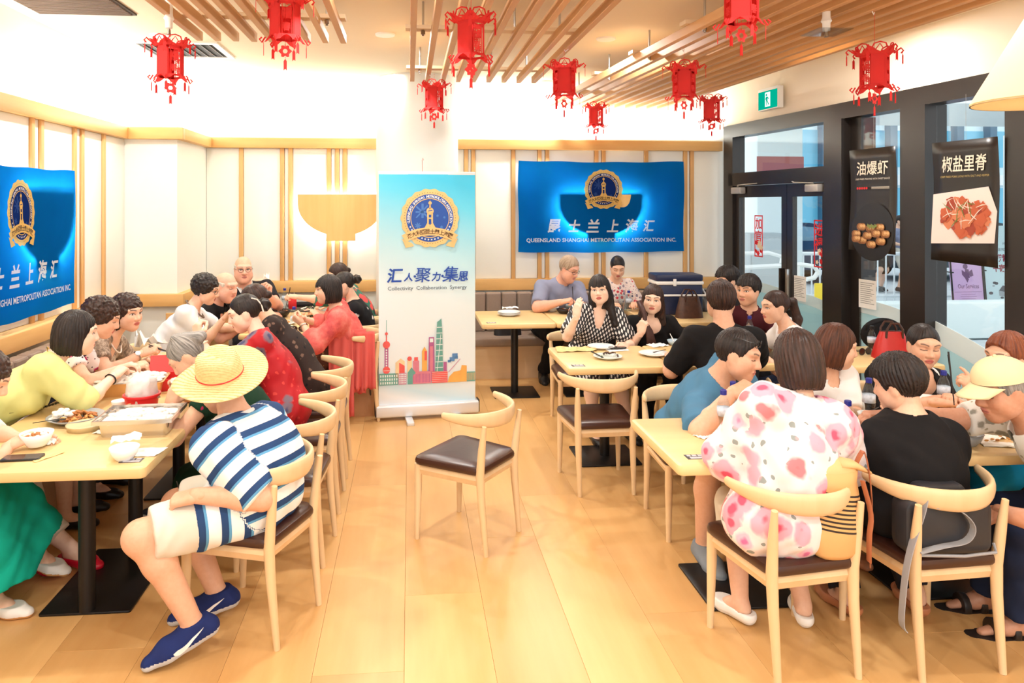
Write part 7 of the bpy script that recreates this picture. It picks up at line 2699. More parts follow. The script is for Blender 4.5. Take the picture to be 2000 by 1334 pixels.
held(p4, 'R', (0.17, 0.02, -0.06), (0.05, 0.03, -0.035), 'black chopsticks in the hand of the snake-print blouse')
held(p28, 'L', (-0.06, -0.03, -0.12), (0.05, -0.02, -0.12), 'black chopsticks raised beside the cream cap', 0.008)
held(p13, 'L', (-0.02, -0.03, -0.15), (-0.03, 0.0, -0.10), 'dark serving chopsticks dipping into the clay pot', 0.006)
held(p15, 'R', (0.01, -0.03, -0.06), (0.0, 0.0, -0.16), 'dark chopsticks held by the grey-shirted man', 0.005)
held(p11, 'L', (-0.06, 0.02, 0.02), (-0.12, 0.0, -0.03), 'dark chopsticks held by the pink-robed woman', 0.005)
g_ = Vector(p7['hands']['L']['grip'])
sticks('pale disposable spoon raised by the brocade jacket woman', [(g_ + Vector((-0.01, 0, 0.035)), g_ + Vector((0.015, -0.01, -0.075)))], M_WOODST, 0.005, 'spoon', 'spoon')
g_ = Vector(p5['hands']['R']['grip'])
sticks('dark pen held by the man in the straw hat', [(g_ + Vector((0, 0, -0.02)), g_ + Vector((-0.02, -0.02, 0.07)))], M_CHOP, 0.004, 'pen', 'pen')


def napkin(label, loc, w=0.14, h=0.12, rz=0.0, crumple=0.012, mat=None, seed=1, group=None, name='napkin'):
    rs = random.Random(seed)
    v, f_ = [], []
    for k in range(7):
        for q in range(9):
            x, y = -w / 2 + w * q / 8, -h / 2 + h * k / 6
            v.append((x * (1 + rs.uniform(-0.05, 0.05)), y + x * 0.15, 0.002 + rs.random() * crumple * (0.3 + abs(math.sin(q * 1.3 + k)))))
    for k in range(6):
        for q in range(8):
            a = k * 9 + q
            f_.append((a, a + 1, a + 10, a + 9))
    me = MB().add(v, f_).mesh(name, mat or M_PAPER, False)
    o = link(name, me, None, loc, rz)
    tag(o, label, 'paper' if name != 'napkin' else 'napkin', group)
    o.modifiers.new('thickness', 'SOLIDIFY').thickness = 0.0012
    return o


def bowl(label, loc, r_=0.065, h=0.055, mat=None, fill=None, group='bowls on the tables', rim=0.004):
    o = root('bowl', label, 'bowl', loc, 0, group)
    MB().lathe([(0.0, 0.0), (r_ * 0.55, 0.0), (r_ * 0.6, 0.006), (r_ * 0.82, h * 0.42), (r_, h), (r_ - rim, h), (r_ * 0.78, h * 0.46), (r_ * 0.5, 0.012), (0, 0.01)], 28).build('bowl_body', mat or M_CERAMIC, o, smooth=True)
    if fill:
        rs = random.Random(int(r_ * 1e4))
        g = MB()
        for q in range(26):
            a, d = rs.uniform(0, 6.28), rs.random() ** 0.5 * r_ * 0.62
            g.sphere((d * math.cos(a), d * math.sin(a), h * 0.72 + rs.random() * 0.012), (rs.uniform(0.008, 0.016), rs.uniform(0.006, 0.014), 0.008), 7, 4, rs.randint(0, len(fill) - 1))
        g.build('food', fill, o, smooth=True)['kind'] = 'stuff'
    return o


def plate(label, loc, r_=0.10, food=None, mat=None, group='plates on the tables', n_=40, hgt=0.02):
    o = root('plate', label, 'plate', loc, 0, group)
    MB().lathe([(0, 0), (r_ * 0.6, 0), (r_ * 0.68, 0.006), (r_, hgt), (r_ - 0.004, hgt + 0.002), (r_ * 0.66, 0.010), (0, 0.008)], 36).build('plate_body', mat or M_CERAMIC, o, smooth=True)
    if food:
        rs = random.Random(int(r_ * 1e4) + n_)
        g = MB()
        for q in range(n_):
            a, d = rs.uniform(0, 6.28), rs.random() ** 0.6 * r_ * 0.66
            x, y = d * math.cos(a), d * math.sin(a)
            an = rs.uniform(0, 3.14)
            L_ = rs.uniform(0.008, 0.028)
            z = 0.014 + rs.random() * 0.03 * (1 - d / r_)
            g.tube([(x - L_ * math.cos(an), y - L_ * math.sin(an), z), (x, y, z + 0.006), (x + L_ * math.cos(an), y + L_ * math.sin(an), z)], rs.uniform(0.003, 0.008), 5, rs.randint(0, len(food) - 1))
        g.build('food', food, o, smooth=True)['kind'] = 'stuff'
    return o


M_CLEARP = glassy('clear_plastic', (0.90, 0.95, 0.97, 1), 0.16)
M_BCAP = plain('blue_cap', col(34, 44, 140), 0.4)
M_BLAB = plain('bottle_label', col(214, 226, 242), 0.5, noise=0.35, nscale=60)
BOT = {}


def bottle(label, px, py, h=0.21, z=0.75, cap=None):
    p = atz(px, py, z)
    o = root('water_bottle', label, 'bottle', p, 0, 'clear plastic water bottles')
    if 'b' not in BOT:
        prof = [(0.0, 0.0), (0.026, 0.0), (0.030, 0.006)] + [(0.0305 - 0.0022 * (k % 2), 0.012 + 0.010 * k) for k in range(7)] + [(0.0305, 0.085), (0.0305, 0.128), (0.029, 0.138), (0.022, 0.160), (0.014, 0.176), (0.0135, 0.19), (0.0, 0.19)]
        BOT['b'] = MB().lathe(prof, 20).mesh('bottle_body', M_CLEARP, True)
        BOT['l'] = MB().lathe([(0.0312, 0.086), (0.0312, 0.127)], 20).mesh('bottle_label', M_BLAB, True)
        BOT['c'] = MB().lathe([(0, 0.186), (0.0155, 0.186), (0.0155, 0.207), (0.013, 0.21), (0, 0.21)], 18).mesh('bottle_cap', M_BCAP, 'auto')
        BOT['d'] = MB().lathe([(0, 0.186), (0.0155, 0.186), (0.0155, 0.207), (0.013, 0.21), (0, 0.21)], 18).mesh('bottle_cap', M_BLACK, 'auto')
    link('bottle_body', BOT['b'], o)
    link('bottle_label', BOT['l'], o)
    link('bottle_cap', BOT['d' if cap else 'c'], o)
    s = h / 0.21
    o.scale = (s, s, s)
    return o


F_RICE, F_BROWN, F_GREENS, F_DARK, F_ORANGE = plain('rice', col(240, 238, 230), 0.6), plain('fried_brown', col(176, 112, 56), 0.5), plain('greens', col(84, 112, 60), 0.5), plain('dark_sauce', col(66, 34, 22), 0.3), plain('fried_orange', col(216, 158, 88), 0.5)
M_GREYCER = plain('grey_ceramic', col(164, 168, 172), 0.3)
M_STEEL2 = plain('polished_steel', col(214, 210, 206), 0.22, metal=0.9)
M_KRAFT = plain('kraft_paper', col(226, 200, 140), 0.8, noise=0.05)
M_PHONE = plain('phone_black', col(26, 26, 28), 0.25)


def phone(label, loc, rz, L_=0.15, w=0.072):
    o = root('phone', label, 'phone', loc, rz)
    MB().rbox((-L_ / 2, -w / 2, 0), (L_ / 2, w / 2, 0.009), 0.012, axis=2).build('case', M_PHONE, o)
    MB().box((-L_ / 2 + 0.006, -w / 2 + 0.005, 0.009), (L_ / 2 - 0.006, w / 2 - 0.005, 0.0095)).build('screen', plain('phone_screen', col(52, 46, 44), 0.1), o)
    return o


def tray(label, loc, w, d, h, rz, fill, heap=0.03, seed=2, lid=False, warm=False):
    o = root('steel_tray', label, 'tray', loc, rz, 'steel food trays')
    def ring(x, y, z, r_=0.025):
        out = []
        for sx, sy, a0 in ((1, 1, 0), (-1, 1, 90), (-1, -1, 180), (1, -1, 270)):
            for q in range(5):
                a = R(a0 + 90 * q / 4)
                out.append((sx * (x - r_) + r_ * math.cos(a), sy * (y - r_) + r_ * math.sin(a), z))
        return out
    x, y = w / 2, d / 2
    MB().loft([ring(x * 0.88, y * 0.86, 0), ring(x * 0.94, y * 0.93, h * 0.9), ring(x * 0.95, y * 0.94, h), ring(x, y, h), ring(x, y, h - 0.003), ring(x * 0.94, y * 0.925, h - 0.004), ring(x * 0.86, y * 0.84, 0.004)]).build('tray_body', M_STEEL2 if not warm else plain('warm_steel', col(222, 180, 124), 0.3, metal=0.5), o)
    rs = random.Random(seed)
    g = MB()
    for q in range(150):
        fx, fy = rs.uniform(-0.85, 0.85) * x, rs.uniform(-0.82, 0.82) * y
        e = 1 - max(abs(fx) / x, abs(fy) / y) ** 3
        g.sphere((fx, fy, h - 0.008 + rs.random() * heap * e), (rs.uniform(0.018, 0.034), rs.uniform(0.015, 0.026), rs.uniform(0.008, 0.014)), 7, 4)
    g.build('food', fill, o, smooth=True)['kind'] = 'stuff'
    return o


Z = lambda px, py: atz(px, py, 0.75)
# long food table
bowl('white bowl held by the teal-skirted woman', Z(58, 884) + Vector((0, 0.06, 0.012)), 0.07, 0.06, None, [F_RICE, F_BROWN])
napkin('used tissue with red sauce beside the teal-skirted woman\'s bowl', Z(93, 868), 0.07, 0.06, 0.4, 0.02, None, 3)
phone('black phone lying at the front edge of the long food table', Z(44, 896), R(4), 0.16, 0.075)
napkin('kraft paper chopstick sleeve beside the black phone', Z(95, 893), 0.13, 0.028, R(52), 0.004, M_KRAFT, 4, None, 'paper_sleeve')
pl = plate('grey plate heaped with rice and fried strips beside the lime cardigan', Z(148, 822), 0.135, [F_BROWN, F_ORANGE, F_BROWN], M_GREYCER, n_=90, hgt=0.028)
g = MB()
rs = random.Random(8)
for q in range(40):
    g.sphere((-0.055 + rs.uniform(-0.045, 0.04), rs.uniform(-0.05, 0.06), 0.02 + rs.random() * 0.03), (0.018, 0.015, 0.01), 6, 4)
g.build('rice', F_RICE, pl, smooth=True)['kind'] = 'stuff'
r = root('fork', 'black plastic fork resting on the grey plate', 'fork', Z(95, 836) + Vector((0, 0, 0.035)))
MB().tube([(-0.06, -0.03, 0.0), (0.04, 0.005, 0.006), (0.075, 0.012, 0.004)], [(0.003, 0.002), (0.004, 0.002), (0.014, 0.003)], 8).build('handle', M_CHOP, r)
r = root('food_container', 'round translucent takeaway lid near the grey plate', 'container', Z(166, 838), 0)
MB().lathe([(0, 0.0), (0.075, 0.0), (0.08, 0.02), (0.085, 0.024), (0.085, 0.028), (0.07, 0.026), (0, 0.022)], 32).build('lid_body', plain('cloudy_plastic', col(238, 224, 184), 0.3, alpha=0.75), r, smooth=True)
napkin('folded paper packet between the plate and the steel tray', Z(207, 842), 0.05, 0.11, R(-25), 0.008, None, 6, None, 'paper_packet')
tray('steel tray of white rice cakes nearest the straw hat', Z(276, 838), 0.34, 0.27, 0.065, R(3), F_RICE, 0.02, 2)
r = root('tray_lid', 'second shallow steel tray stacked under the white rice cakes', 'tray', Z(276, 838) + Vector((0, 0, 0.0665)), R(3))
g = MB()
for a, b in (((-0.18, -0.145), (0.18, -0.135)), ((-0.18, 0.135), (0.18, 0.145)), ((-0.18, -0.135), (-0.17, 0.135)), ((0.17, -0.135), (0.18, 0.135))):
    g.box((a[0], a[1], 0.0), (b[0], b[1], 0.018))
g.build('tray_rim', M_STEEL2, r)
tray('warm-toned steel tray of rice further along the long table', Z(252, 765), 0.42, 0.26, 0.075, R(8), F_RICE, 0.035, 5, False, True)
r = root('takeaway_tub', 'red plastic takeaway tub with a round emblem and clear bag inside', 'tub', Z(277, 806))
MB().lathe([(0, 0), (0.072, 0), (0.074, 0.003), (0.085, 0.092), (0.094, 0.092), (0.094, 0.102), (0.082, 0.102), (0.07, 0.006), (0, 0.006)], 32).build('tub_body', plain('tub_red', col(218, 34, 42), 0.35), r, smooth='auto')
rs = random.Random(11)
g = MB()
rings = []
for k, (rr, z) in enumerate(((0.07, 0.05), (0.078, 0.10), (0.07, 0.13), (0.06, 0.16), (0.045, 0.185), (0.02, 0.20))):
    rings.append([((rr + rs.uniform(-0.02, 0.02)) * math.cos(2 * PI * q / 16), (rr + rs.uniform(-0.02, 0.02)) * math.sin(2 * PI * q / 16), z + rs.uniform(-0.022, 0.022)) for q in range(16)])
g.loft(rings)
g.build('plastic_bag', plain('milky_bag', col(244, 240, 238), 0.3, alpha=0.7), r, smooth=True)
g = MB()
disc(g, -0.03, 0.045, 0.026, -0.0775, 0, 22)
disc(g, -0.03, 0.045, 0.021, -0.0785, 1, 22, 5, 0.004)
disc(g, -0.03, 0.045, 0.010, -0.0795, 0, 16)
g.build('round_emblem', [plain('emblem_cream', col(238, 214, 160), 0.5), plain('emblem_brown', col(96, 60, 40), 0.5)], r, smooth=False)
r = root('sauce_pot', 'small white lidded pot beside the red tub', 'pot', Z(234, 802))
MB().lathe([(0, 0), (0.036, 0), (0.04, 0.045), (0.042, 0.046), (0.042, 0.054), (0.0, 0.056)], 24).build('pot_body', M_WHITEP, r)
r = root('red_box', 'open red cardboard box behind the tub', 'box', Z(336, 756), R(12))
g = MB()
g.box((-0.14, -0.10, 0), (0.14, 0.10, 0.004)).box((-0.14, -0.10, 0), (-0.136, 0.10, 0.07)).box((0.136, -0.10, 0), (0.14, 0.10, 0.07)).box((-0.14, -0.10, 0), (0.14, -0.096, 0.07)).box((-0.14, 0.096, 0), (0.14, 0.10, 0.07))
g.build('box_body', plain('box_red', col(206, 40, 38), 0.5), r)
MB().box((-0.14, 0.0, 0), (0.14, 0.004, 0.12), M=Matrix.Translation((0, 0.1, 0.07)) @ Matrix.Rotation(R(-40), 4, 'X')).build('box_flap', plain('box_red', col(206, 40, 38)), r)
h_ = p6['hands']['L']
bowl('white bowl lifted by the grey-haired woman', Vector(h_['grip']) + Vector((0.03, 0.03, -0.02)), 0.075, 0.06)
o = bowl('white bowl covered by a paper napkin at the table corner', Z(243, 897), 0.062, 0.055)
napkin('paper napkin draped over the white corner bowl', Z(247, 880) + Vector((0, 0.0, 0.052)), 0.12, 0.10, 0.3, 0.012, None, 9)
napkin('flat paper napkin beside the corner bowl', Z(288, 884), 0.12, 0.11, -0.2, 0.004, None, 10)
napkin('blue-grey folded napkin beside the chopsticks', Z(300, 713), 0.20, 0.12, 0.2, 0.004, plain('napkin_blue', col(150, 162, 190), 0.8), 12)
bowl('small black dish beside the blue-grey napkin', Z(327, 722), 0.05, 0.025, plain('black_ceramic', col(30, 30, 32), 0.3), [F_DARK])
r = root('paper_cup', 'small white paper cup at the reaching hands', 'cup', Z(268, 738))
MB().lathe([(0, 0), (0.022, 0), (0.032, 0.07), (0.034, 0.07), (0.034, 0.073), (0.030, 0.073), (0.02, 0.003), (0, 0.003)], 22).build('cup_body', M_WHITEP, r, smooth='auto')
napkin('torn white bread and tissue at the reaching hands', Z(245, 742), 0.12, 0.08, 0.1, 0.03, None, 13)
napkin('crumpled white plastic bag on the far end of the long table', Z(300, 676), 0.26, 0.2, 0.3, 0.12, None, 14, None, 'plastic_bag')
# pink robe table
bottle('water bottle standing behind the brocade bun', 531, 614)
bottle('water bottle farthest along, below the raised napkin hand', 556, 601)
bottle('water bottle half behind the mottled jacket shoulder', 515, 642)
bottle('water bottle nearest the sunglasses on the table edge', 574, 646)
o = bowl('black clay pot of dark stew with a handle', Z(548, 619), 0.10, 0.07, plain('clay_black', col(36, 28, 26), 0.4), [F_DARK, F_DARK, F_BROWN])
plate('white plate of shredded yellow noodles', Z(545, 634), 0.15, [F_ORANGE, F_RICE, F_ORANGE], None, n_=70)
o = bowl('pale yellow dish at the front of the far table', Z(547, 648), 0.13, 0.04, plain('cream_dish', col(244, 238, 196), 0.25))
bowl('white rice bowl behind the clay pot', Z(542, 605), 0.07, 0.05, None, [F_RICE])
plate('plate of dark beans in front of the pink-robed woman', Z(612, 622), 0.11, [F_DARK, F_GREENS, F_ORANGE], None, n_=40)
plate('plate of greens beside the black-flowered top', Z(606, 606), 0.10, [F_GREENS, F_DARK, F_RICE], None, n_=40)
r = root('red_drink', 'red drink carton near the serving chopsticks', 'carton', Z(571, 603), 0.3)
MB().rbox((-0.04, -0.03, 0), (0.04, 0.03, 0.12), 0.006).build('carton_body', M_RED, r)
MB().cyl((0.01, 0, 0.12), (0.02, 0, 0.17), 0.003, seg=6).build('straw', M_WHITEP, r)
r = root('laptop_bag', 'flat black pouch on the far end of that table', 'pouch', Z(592, 597), 0.1)
MB().rbox((-0.16, -0.11, 0), (0.16, 0.11, 0.03), 0.015, axis=2).build('pouch_body', C_BLACK, r)


def sunglasses(label, loc, rz, tint):
    o = root('sunglasses', label, 'sunglasses', loc, rz)
    for s in (-1, 1):
        g = MB()
        g.tube([(s * 0.035 + 0.029 * math.cos(2 * PI * q / 16), 0.0, 0.026 + 0.024 * math.sin(2 * PI * q / 16)) for q in range(17)], 0.0035, 6)
        g.build('rim', M_CHOP, o)
        MB().tube([(s * 0.035, -0.001, 0.026), (s * 0.035, 0.001, 0.026)], 0.027, 16, up=(0, 0, 1)).build('lens', tint, o)
        MB().tube([(s * 0.064, 0, 0.03), (s * 0.066, 0.09, 0.012), (s * 0.05, 0.13, 0.004)], 0.003, 6).build('temple', M_CHOP, o)
    MB().tube([(-0.008, 0, 0.034), (0.008, 0, 0.034)], 0.003, 6).build('bridge', M_CHOP, o)
    return o


M_SUN = plain('smoked_lens', col(72, 46, 38), 0.1, spec=0.8)
sunglasses('dark round sunglasses on the table edge by the pink robe', Z(582, 648), R(-6), M_SUN)
sunglasses('tortoise sunglasses with folded arms on the window table', atz(1690, 693, 0.75), R(20), M_SUN)
napkin('stained napkin pinched in the bald man\'s raised hand', Vector(p10['hands']['L']['grip']) + Vector((0, 0, 0.055)), 0.05, 0.05, 0.2, 0.05, None, 21)
# far centre table
for k in range(3):
    plate('white plate in the stack on the bare end of the far table', Z(994, 616) + Vector((0, 0, 0.010 * k)), 0.115, None, None, 'stacked clean plates')
for o in [x for x in COL.objects if x.get('group') == 'stacked clean plates']:
    z = o.location.z
    o['label'] = 'white plate at the ' + ('bottom' if z < 0.755 else 'middle' if z < 0.765 else 'top') + ' of the small stack on the far table'
napkin('paper napkin folded on the stacked plates', Z(997, 611) + Vector((0, 0.02, 0.046)), 0.16, 0.11, -0.1, 0.01, None, 22)
bowl('white bowl with green vegetables before the grey-shirted man', Z(1078, 608), 0.075, 0.05, None, [F_GREENS, F_RICE])
bowl('dark bowl of brown meat before the grey-shirted man', Z(1101, 612), 0.075, 0.045, plain('clay_black', col(36, 28, 26)), [F_BROWN, F_DARK])
bowl('pale blue bowl under the grey-shirted man\'s chopsticks', Z(1112, 602), 0.08, 0.055, plain('blue_ceramic', col(176, 196, 210), 0.25), [F_RICE])
bottle('water bottle between the two seated women', 1228, 607)
r = root('glass_jug', 'clear glass jug with straw between the two seated women', 'jug', Z(1217, 606))
MB().lathe([(0, 0), (0.045, 0), (0.05, 0.17), (0.047, 0.17), (0.042, 0.006), (0, 0.006)], 24).build('jug_body', M_CLEARP, r, smooth=True)
MB().cyl((0, 0, 0.01), (0.03, 0, 0.22), 0.004, seg=6).build('straw', plain('straw_pink', col(224, 170, 160), 0.5), r)
# middle table
napkin('kraft paper bag flattened at the edge of the middle table', Z(1125, 684), 0.30, 0.14, R(-6), 0.02, M_KRAFT, 23, None, 'paper_bag')
plate('clean white plate in front of the link-print dress', Z(1174, 680), 0.105, None)
o = plate('pale plate with food scraps and a knife', Z(1187, 700), 0.105, [F_DARK, F_RICE, F_GREENS], plain('pale_green_ceramic', col(220, 228, 220), 0.25), n_=9)
sticks('black table knife leaning on the scraps plate', [(Z(1155, 692) + Vector((0, 0, 0.02)), Z(1178, 705) + Vector((0, 0, 0.024)))], M_CHOP, 0.006, 'knife', 'knife')
plate('white plate with a black fork on the middle table', Z(1277, 694), 0.11, None)
r = root('fork', 'black fork lying on the white plate', 'fork', Z(1283, 694) + Vector((0, 0, 0.024)), R(20))
MB().tube([(-0.03, 0, 0), (0.0, 0, 0.004), (0.09, 0.01, 0.008)], [(0.012, 0.003), (0.006, 0.002), (0.003, 0.002)], 8).build('handle', M_CHOP, r)
phone('dark phone on a napkin by the link-print dress', Z(1206, 682) + Vector((0, 0, 0.008)), R(10), 0.13, 0.065)
napkin('napkin under the dark phone', Z(1206, 684), 0.17, 0.10, 0.1, 0.003, None, 24)
napkin('folded white menu paper in front of the scoop-neck top', Z(1284, 675), 0.15, 0.12, R(12), 0.008, None, 25)
o = bowl('pale blue bowl with a spoon beside the black T-shirt', Z(1318, 674), 0.06, 0.04, plain('blue_ceramic', col(176, 196, 210)))
sticks('white spoon standing in the pale blue bowl', [(Z(1316, 674) + Vector((0, 0, 0.03)), Z(1316, 674) + Vector((-0.02, 0.03, 0.085)))], M_WHITEP, 0.005, 'spoon', 'spoon')
bottle('water bottle by the maroon shirt', 1464, 668)
# nearest table
napkin('torn tissue on the bare end of the nearest table', Z(1372, 852), 0.07, 0.07, 0.5, 0.006, None, 26)
phone('black phone under the blue T-shirt elbow', Z(1398, 818), R(-30))
bottle('blue-capped bottle nearest the blue T-shirt elbow', 1413, 846)
bottle('blue-capped bottle behind the blue T-shirt elbow', 1432, 826)
bottle('blue-capped bottle between the rose blouse and the black top', 1656, 872)
bottle('ribbed blue-capped bottle behind the black-haired woman', 1697, 818)
bottle('blue-capped bottle in front of the wide neckline', 1843, 800)
o = bowl('dark wok dish of brown stew with chopsticks on the nearest table', Z(1690, 852), 0.10, 0.045, plain('clay_black', col(36, 28, 26)), [F_BROWN, F_DARK])
sticks('pair of black chopsticks across the wok dish', [(Z(1676, 850) + Vector((0, 0, 0.055)), Z(1722, 822) + Vector((0, 0, 0.06))), (Z(1672, 838) + Vector((0, 0, 0.055)), Z(1716, 818) + Vector((0, 0, 0.06)))])
o = bowl('clear plastic bowl behind the rose blouse', Z(1662, 822), 0.06, 0.05, M_CLEARP)
o = bowl('white cup-shaped bowl beside the ribbed bottle', Z(1698, 826), 0.055, 0.05)
bowl('white bowl in front of the wide neckline', Z(1812, 792), 0.055, 0.05)
bowl('grey stoneware bowl at the edge of the nearest table', Z(1888, 868), 0.068, 0.055, M_GREYCER)
napkin('used napkins behind the grey bowl', Z(1925, 856), 0.20, 0.10, 0.2, 0.012, None, 27)
napkin('white napkin strip beside the cap man', Z(1962, 870), 0.20, 0.07, -0.4, 0.006, None, 28)
r = root('food_scraps', 'scattered food scraps by the used napkins', 'scraps', Z(1935, 862) + Vector((0, 0, 0.012)))
g = MB()
rs = random.Random(4)
for q in range(14):
    g.sphere((rs.uniform(-0.1, 0.12), rs.uniform(-0.04, 0.04), 0.004), (0.012, 0.006, 0.005), 6, 4, rs.randint(0, 1))
g.build('crumbs', [F_BROWN, F_ORANGE], r, smooth=True)['kind'] = 'stuff'
napkin('paper sheet between the rose blouse and the black top', Z(1656, 884), 0.10, 0.14, 0.1, 0.004, None, 29, None, 'paper_sheet')
# window table
bottle('black-capped water bottle on the window table', 1703, 692, 0.21, 0.75, True)


def handbag(label, loc, rz, w, d, h, mat, trim, top=0.7, name='handbag'):
    o = root(name, label, 'bag', loc, rz)
    rings = []
    for k in range(7):
        u_ = k / 6
        ww, dd = w / 2 * (1 + (top - 1) * u_ ** 1.4), d / 2 * (1 - 0.55 * u_ ** 1.2)
        rings.append([(ww * (abs(math.cos(a)) ** 0.5) * (1 if math.cos(a) > 0 else -1), dd * (abs(math.sin(a)) ** 0.6) * (1 if math.sin(a) > 0 else -1), h * u_) for a in [2 * PI * q / 28 for q in range(28)]])
    MB().loft(rings).build('bag_body', mat, o)
    for s in (-1, 1):
        MB().tube([(-w * 0.22, s * d * 0.26, h * 0.78), (-w * 0.21, s * d * 0.3, h * 1.1), (-w * 0.1, s * d * 0.3, h * 1.34), (w * 0.1, s * d * 0.3, h * 1.34), (w * 0.21, s * d * 0.3, h * 1.1), (w * 0.22, s * d * 0.26, h * 0.78)], 0.008, 7).build('handle', trim, o)
    MB().tube([(-w / 2 * top, 0, h), (0, 0, h * 1.01), (w / 2 * top, 0, h)], 0.006, 6).build('zip', trim, o)
    return o


handbag('red domed leather handbag with brown handles on the window table', atz(1745, 700, 0.75) + Vector((0, 0.02, 0)), R(-8), 0.26, 0.15, 0.19, plain('bag_red', col(190, 34, 30), 0.35), M_LEATHER, 0.6)
r = root('black_pouch', 'slouched black bag behind the red handbag', 'bag', atz(1775, 690, 0.75) + Vector((-0.12, 0.12, 0)), 0)
MB().sphere((0, 0, 0.12), (0.17, 0.09, 0.125), 20, 12).build('bag_body', C_BLACK, r, smooth=True)
MB().tube([(-0.14, 0, 0.13), (-0.16, -0.05, 0.2), (-0.02, -0.07, 0.245), (0.12, 0, 0.2)], 0.009, 6).build('strap', C_BLACK, r)
# cool box and monogram bag
r = root('cool_box', 'navy and white cool box with carrying handle on the far table', 'cool box', (2.70, 7.10, 0.75), R(-3))
navy = plain('cooler_navy', col(28, 40, 76), 0.45)
MB().rbox((-0.235, -0.15, 0), (0.235, 0.15, 0.30), 0.025).build('box_body', navy, r)
MB().rbox((-0.245, -0.16, 0.30), (0.245, 0.16, 0.335), 0.025).build('white_band', M_WHITEP, r)
MB().rbox((-0.24, -0.155, 0.335), (0.24, 0.155, 0.40), 0.03).build('lid', navy, r)
MB().rbox((-0.07, -0.172, 0.29), (-0.04, -0.15, 0.36), 0.006).build('latch', M_WHITEP, r)
MB().tube([(-0.255, 0.0, 0.27), (-0.255, -0.19, 0.20), (0.255, -0.19, 0.20), (0.255, 0.0, 0.27)], 0.011, 8).build('handle', M_WHITEP, r)
C_MONO = pattern('cloth_brown_motif', col(74, 50, 38), [(0.3, 1.0, 0.26, col(150, 112, 76), None)], 34)
t_ = plain('motif_brown', col(84, 54, 40), 0.4, noise=0.4, nscale=34)
handbag('brown patterned handbag in front of the cool box', atz(1346, 620, 0.75), R(6), 0.27, 0.14, 0.20, t_, M_LEATHER, 0.72)
r = root('tablet', 'small black tablet propped up beside the brown handbag', 'tablet', atz(1376, 612, 0.75) + Vector((0.02, 0.1, 0)), R(-20))
MB().rbox((-0.05, -0.006, 0), (0.05, 0.006, 0.23), 0.008, axis=1, M=Matrix.Rotation(R(-14), 4, 'X')).build('tablet_body', M_PHONE, r)
# bags on and under the chairs
t = NT('woven_straw_stripes')
sp = t.n('ShaderNodeSeparateXYZ')
t.l(t.coord(), sp.inputs[0])
zz = t.math('ADD', sp.outputs[2], t.math('MULTIPLY', sp.outputs[0], 0.18))
band = t.math('MULTIPLY', t.math('GREATER_THAN', zz, 0.085), t.math('LESS_THAN', zz, 0.225))
line = t.math('GREATER_THAN', t.math('SINE', t.math('MULTIPLY', zz, 2 * PI / 0.0155)), 0.15)
t.l(t.mix(t.math('MULTIPLY', band, line), col(222, 176, 116), col(52, 44, 40)), t.bsdf.inputs['Base Color'])
t.bsdf.inputs['Roughness'].default_value = 0.8
r = root('straw_bag', 'woven straw bucket bag with dark stripes on the rose blouse chair', 'bag', (1.69, 2.715, 0.462), R(12))
r.scale = (1.1, 1.1, 1.12)
rings = []
for u_, s_ in ((0, 0.75), (0.06, 0.92), (0.3, 1.0), (0.6, 0.92), (0.85, 0.78), (1.0, 0.82)):
    rings.append([(0.108 * s_ * math.cos(2 * PI * q / 28), 0.06 * s_ * math.sin(2 * PI * q / 28), 0.30 * u_) for q in range(28)])
MB().loft(rings).build('bag_body', t.m, r, smooth=True)
M_TANSTRAP = plain('tan_leather', col(176, 108, 76), 0.45)
MB().tube([(0.07, -0.05, 0.27), (0.085, -0.072, 0.16), (0.08, -0.07, 0.08), (0.10, -0.05, -0.02)], [(0.012, 0.003)] * 4, 6).build('strap', M_TANSTRAP, r)
MB().tube([(0.085, 0.0, 0.30), (0.10, -0.03, 0.36), (0.112, -0.05, 0.2), (0.105, -0.05, -0.04)], [(0.010, 0.003)] * 4, 6).build('strap', M_TANSTRAP, r)
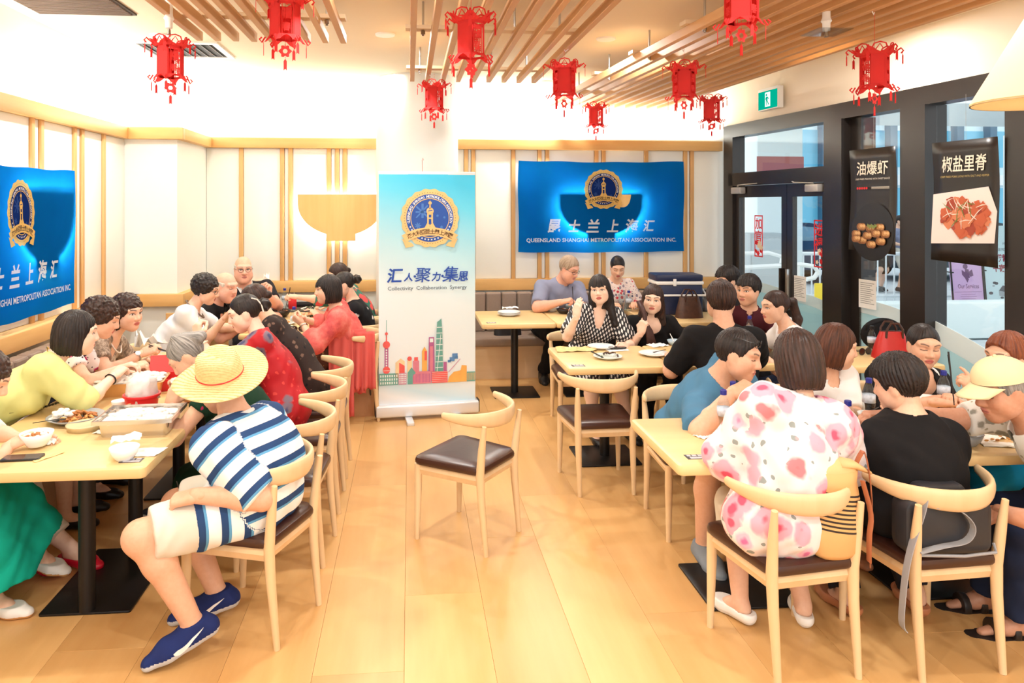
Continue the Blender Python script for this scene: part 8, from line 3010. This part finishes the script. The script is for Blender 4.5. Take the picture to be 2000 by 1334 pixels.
MB().sphere((0, 0, 0.292), (0.0875, 0.048, 0.05), 20, 10).tube([(0.0, 0.0, 0.325), (0.06, -0.012, 0.318), (0.125, -0.03, 0.285)], [(0.045, 0.02), (0.04, 0.014), (0.012, 0.006)], 10).build('folded_top', plain('straw_plain', col(226, 186, 130), 0.75), r, smooth=True)
r = root('rucksack', 'black rucksack with grey webbing straps on the black top chair', 'bag', (2.11, 2.718, 0.468), R(-2))
MB().rbox((-0.17, -0.075, 0.0), (0.19, 0.03, 0.22), 0.045, axis=1, seg=5).build('bag_body', plain('nylon_black', col(46, 48, 54), 0.45, noise=0.25, nscale=8), r)
M_WEB = plain('grey_webbing', col(158, 160, 166), 0.7)
g = MB().tube([(-0.06, -0.085, 0.20), (0.03, -0.095, 0.19), (0.085, -0.098, 0.13), (0.06, -0.095, 0.07), (-0.04, -0.095, 0.05), (-0.13, -0.095, 0.03)], [(0.003, 0.019)] * 6, 6, up=(0, 1, 0))
g.build('strap', M_WEB, r)
MB().tube([(-0.08, -0.07, 0.27), (-0.11, -0.085, 0.18), (-0.16, -0.095, 0.06), (-0.19, -0.10, -0.06), (-0.205, -0.10, -0.23), (-0.19, -0.10, -0.27)], [(0.003, 0.020)] * 6, 6, up=(0, 1, 0)).build('strap', M_WEB, r)
MB().tube([(-0.12, -0.09, 0.015), (0.05, -0.10, 0.012), (0.19, -0.085, 0.016), (0.2, -0.06, 0.04)], 0.006, 6).build('piping', M_WEB, r)
MB().rbox((-0.1, -0.05, 0.2), (0.1, 0.02, 0.27), 0.03, axis=1).build('rolled_top', plain('nylon_black', col(30, 32, 36)), r)
handbag('slouchy tan leather bag on the floor under the pink robe chair', (-0.42, 6.42, 0.0), R(5), 0.34, 0.2, 0.22, plain('bag_tan', col(202, 142, 84), 0.5, noise=0.1, nscale=9), M_LEATHER, 0.8)
handbag('black shoulder bag on the far bench under the bare table end', (at(992, 640, 7.7).x, 7.72, 0.44), R(4), 0.30, 0.13, 0.14, plain('bag_black', col(30, 28, 30), 0.4), M_CHOP, 0.85)
print('TOTAL TIME', time.time() - T0)
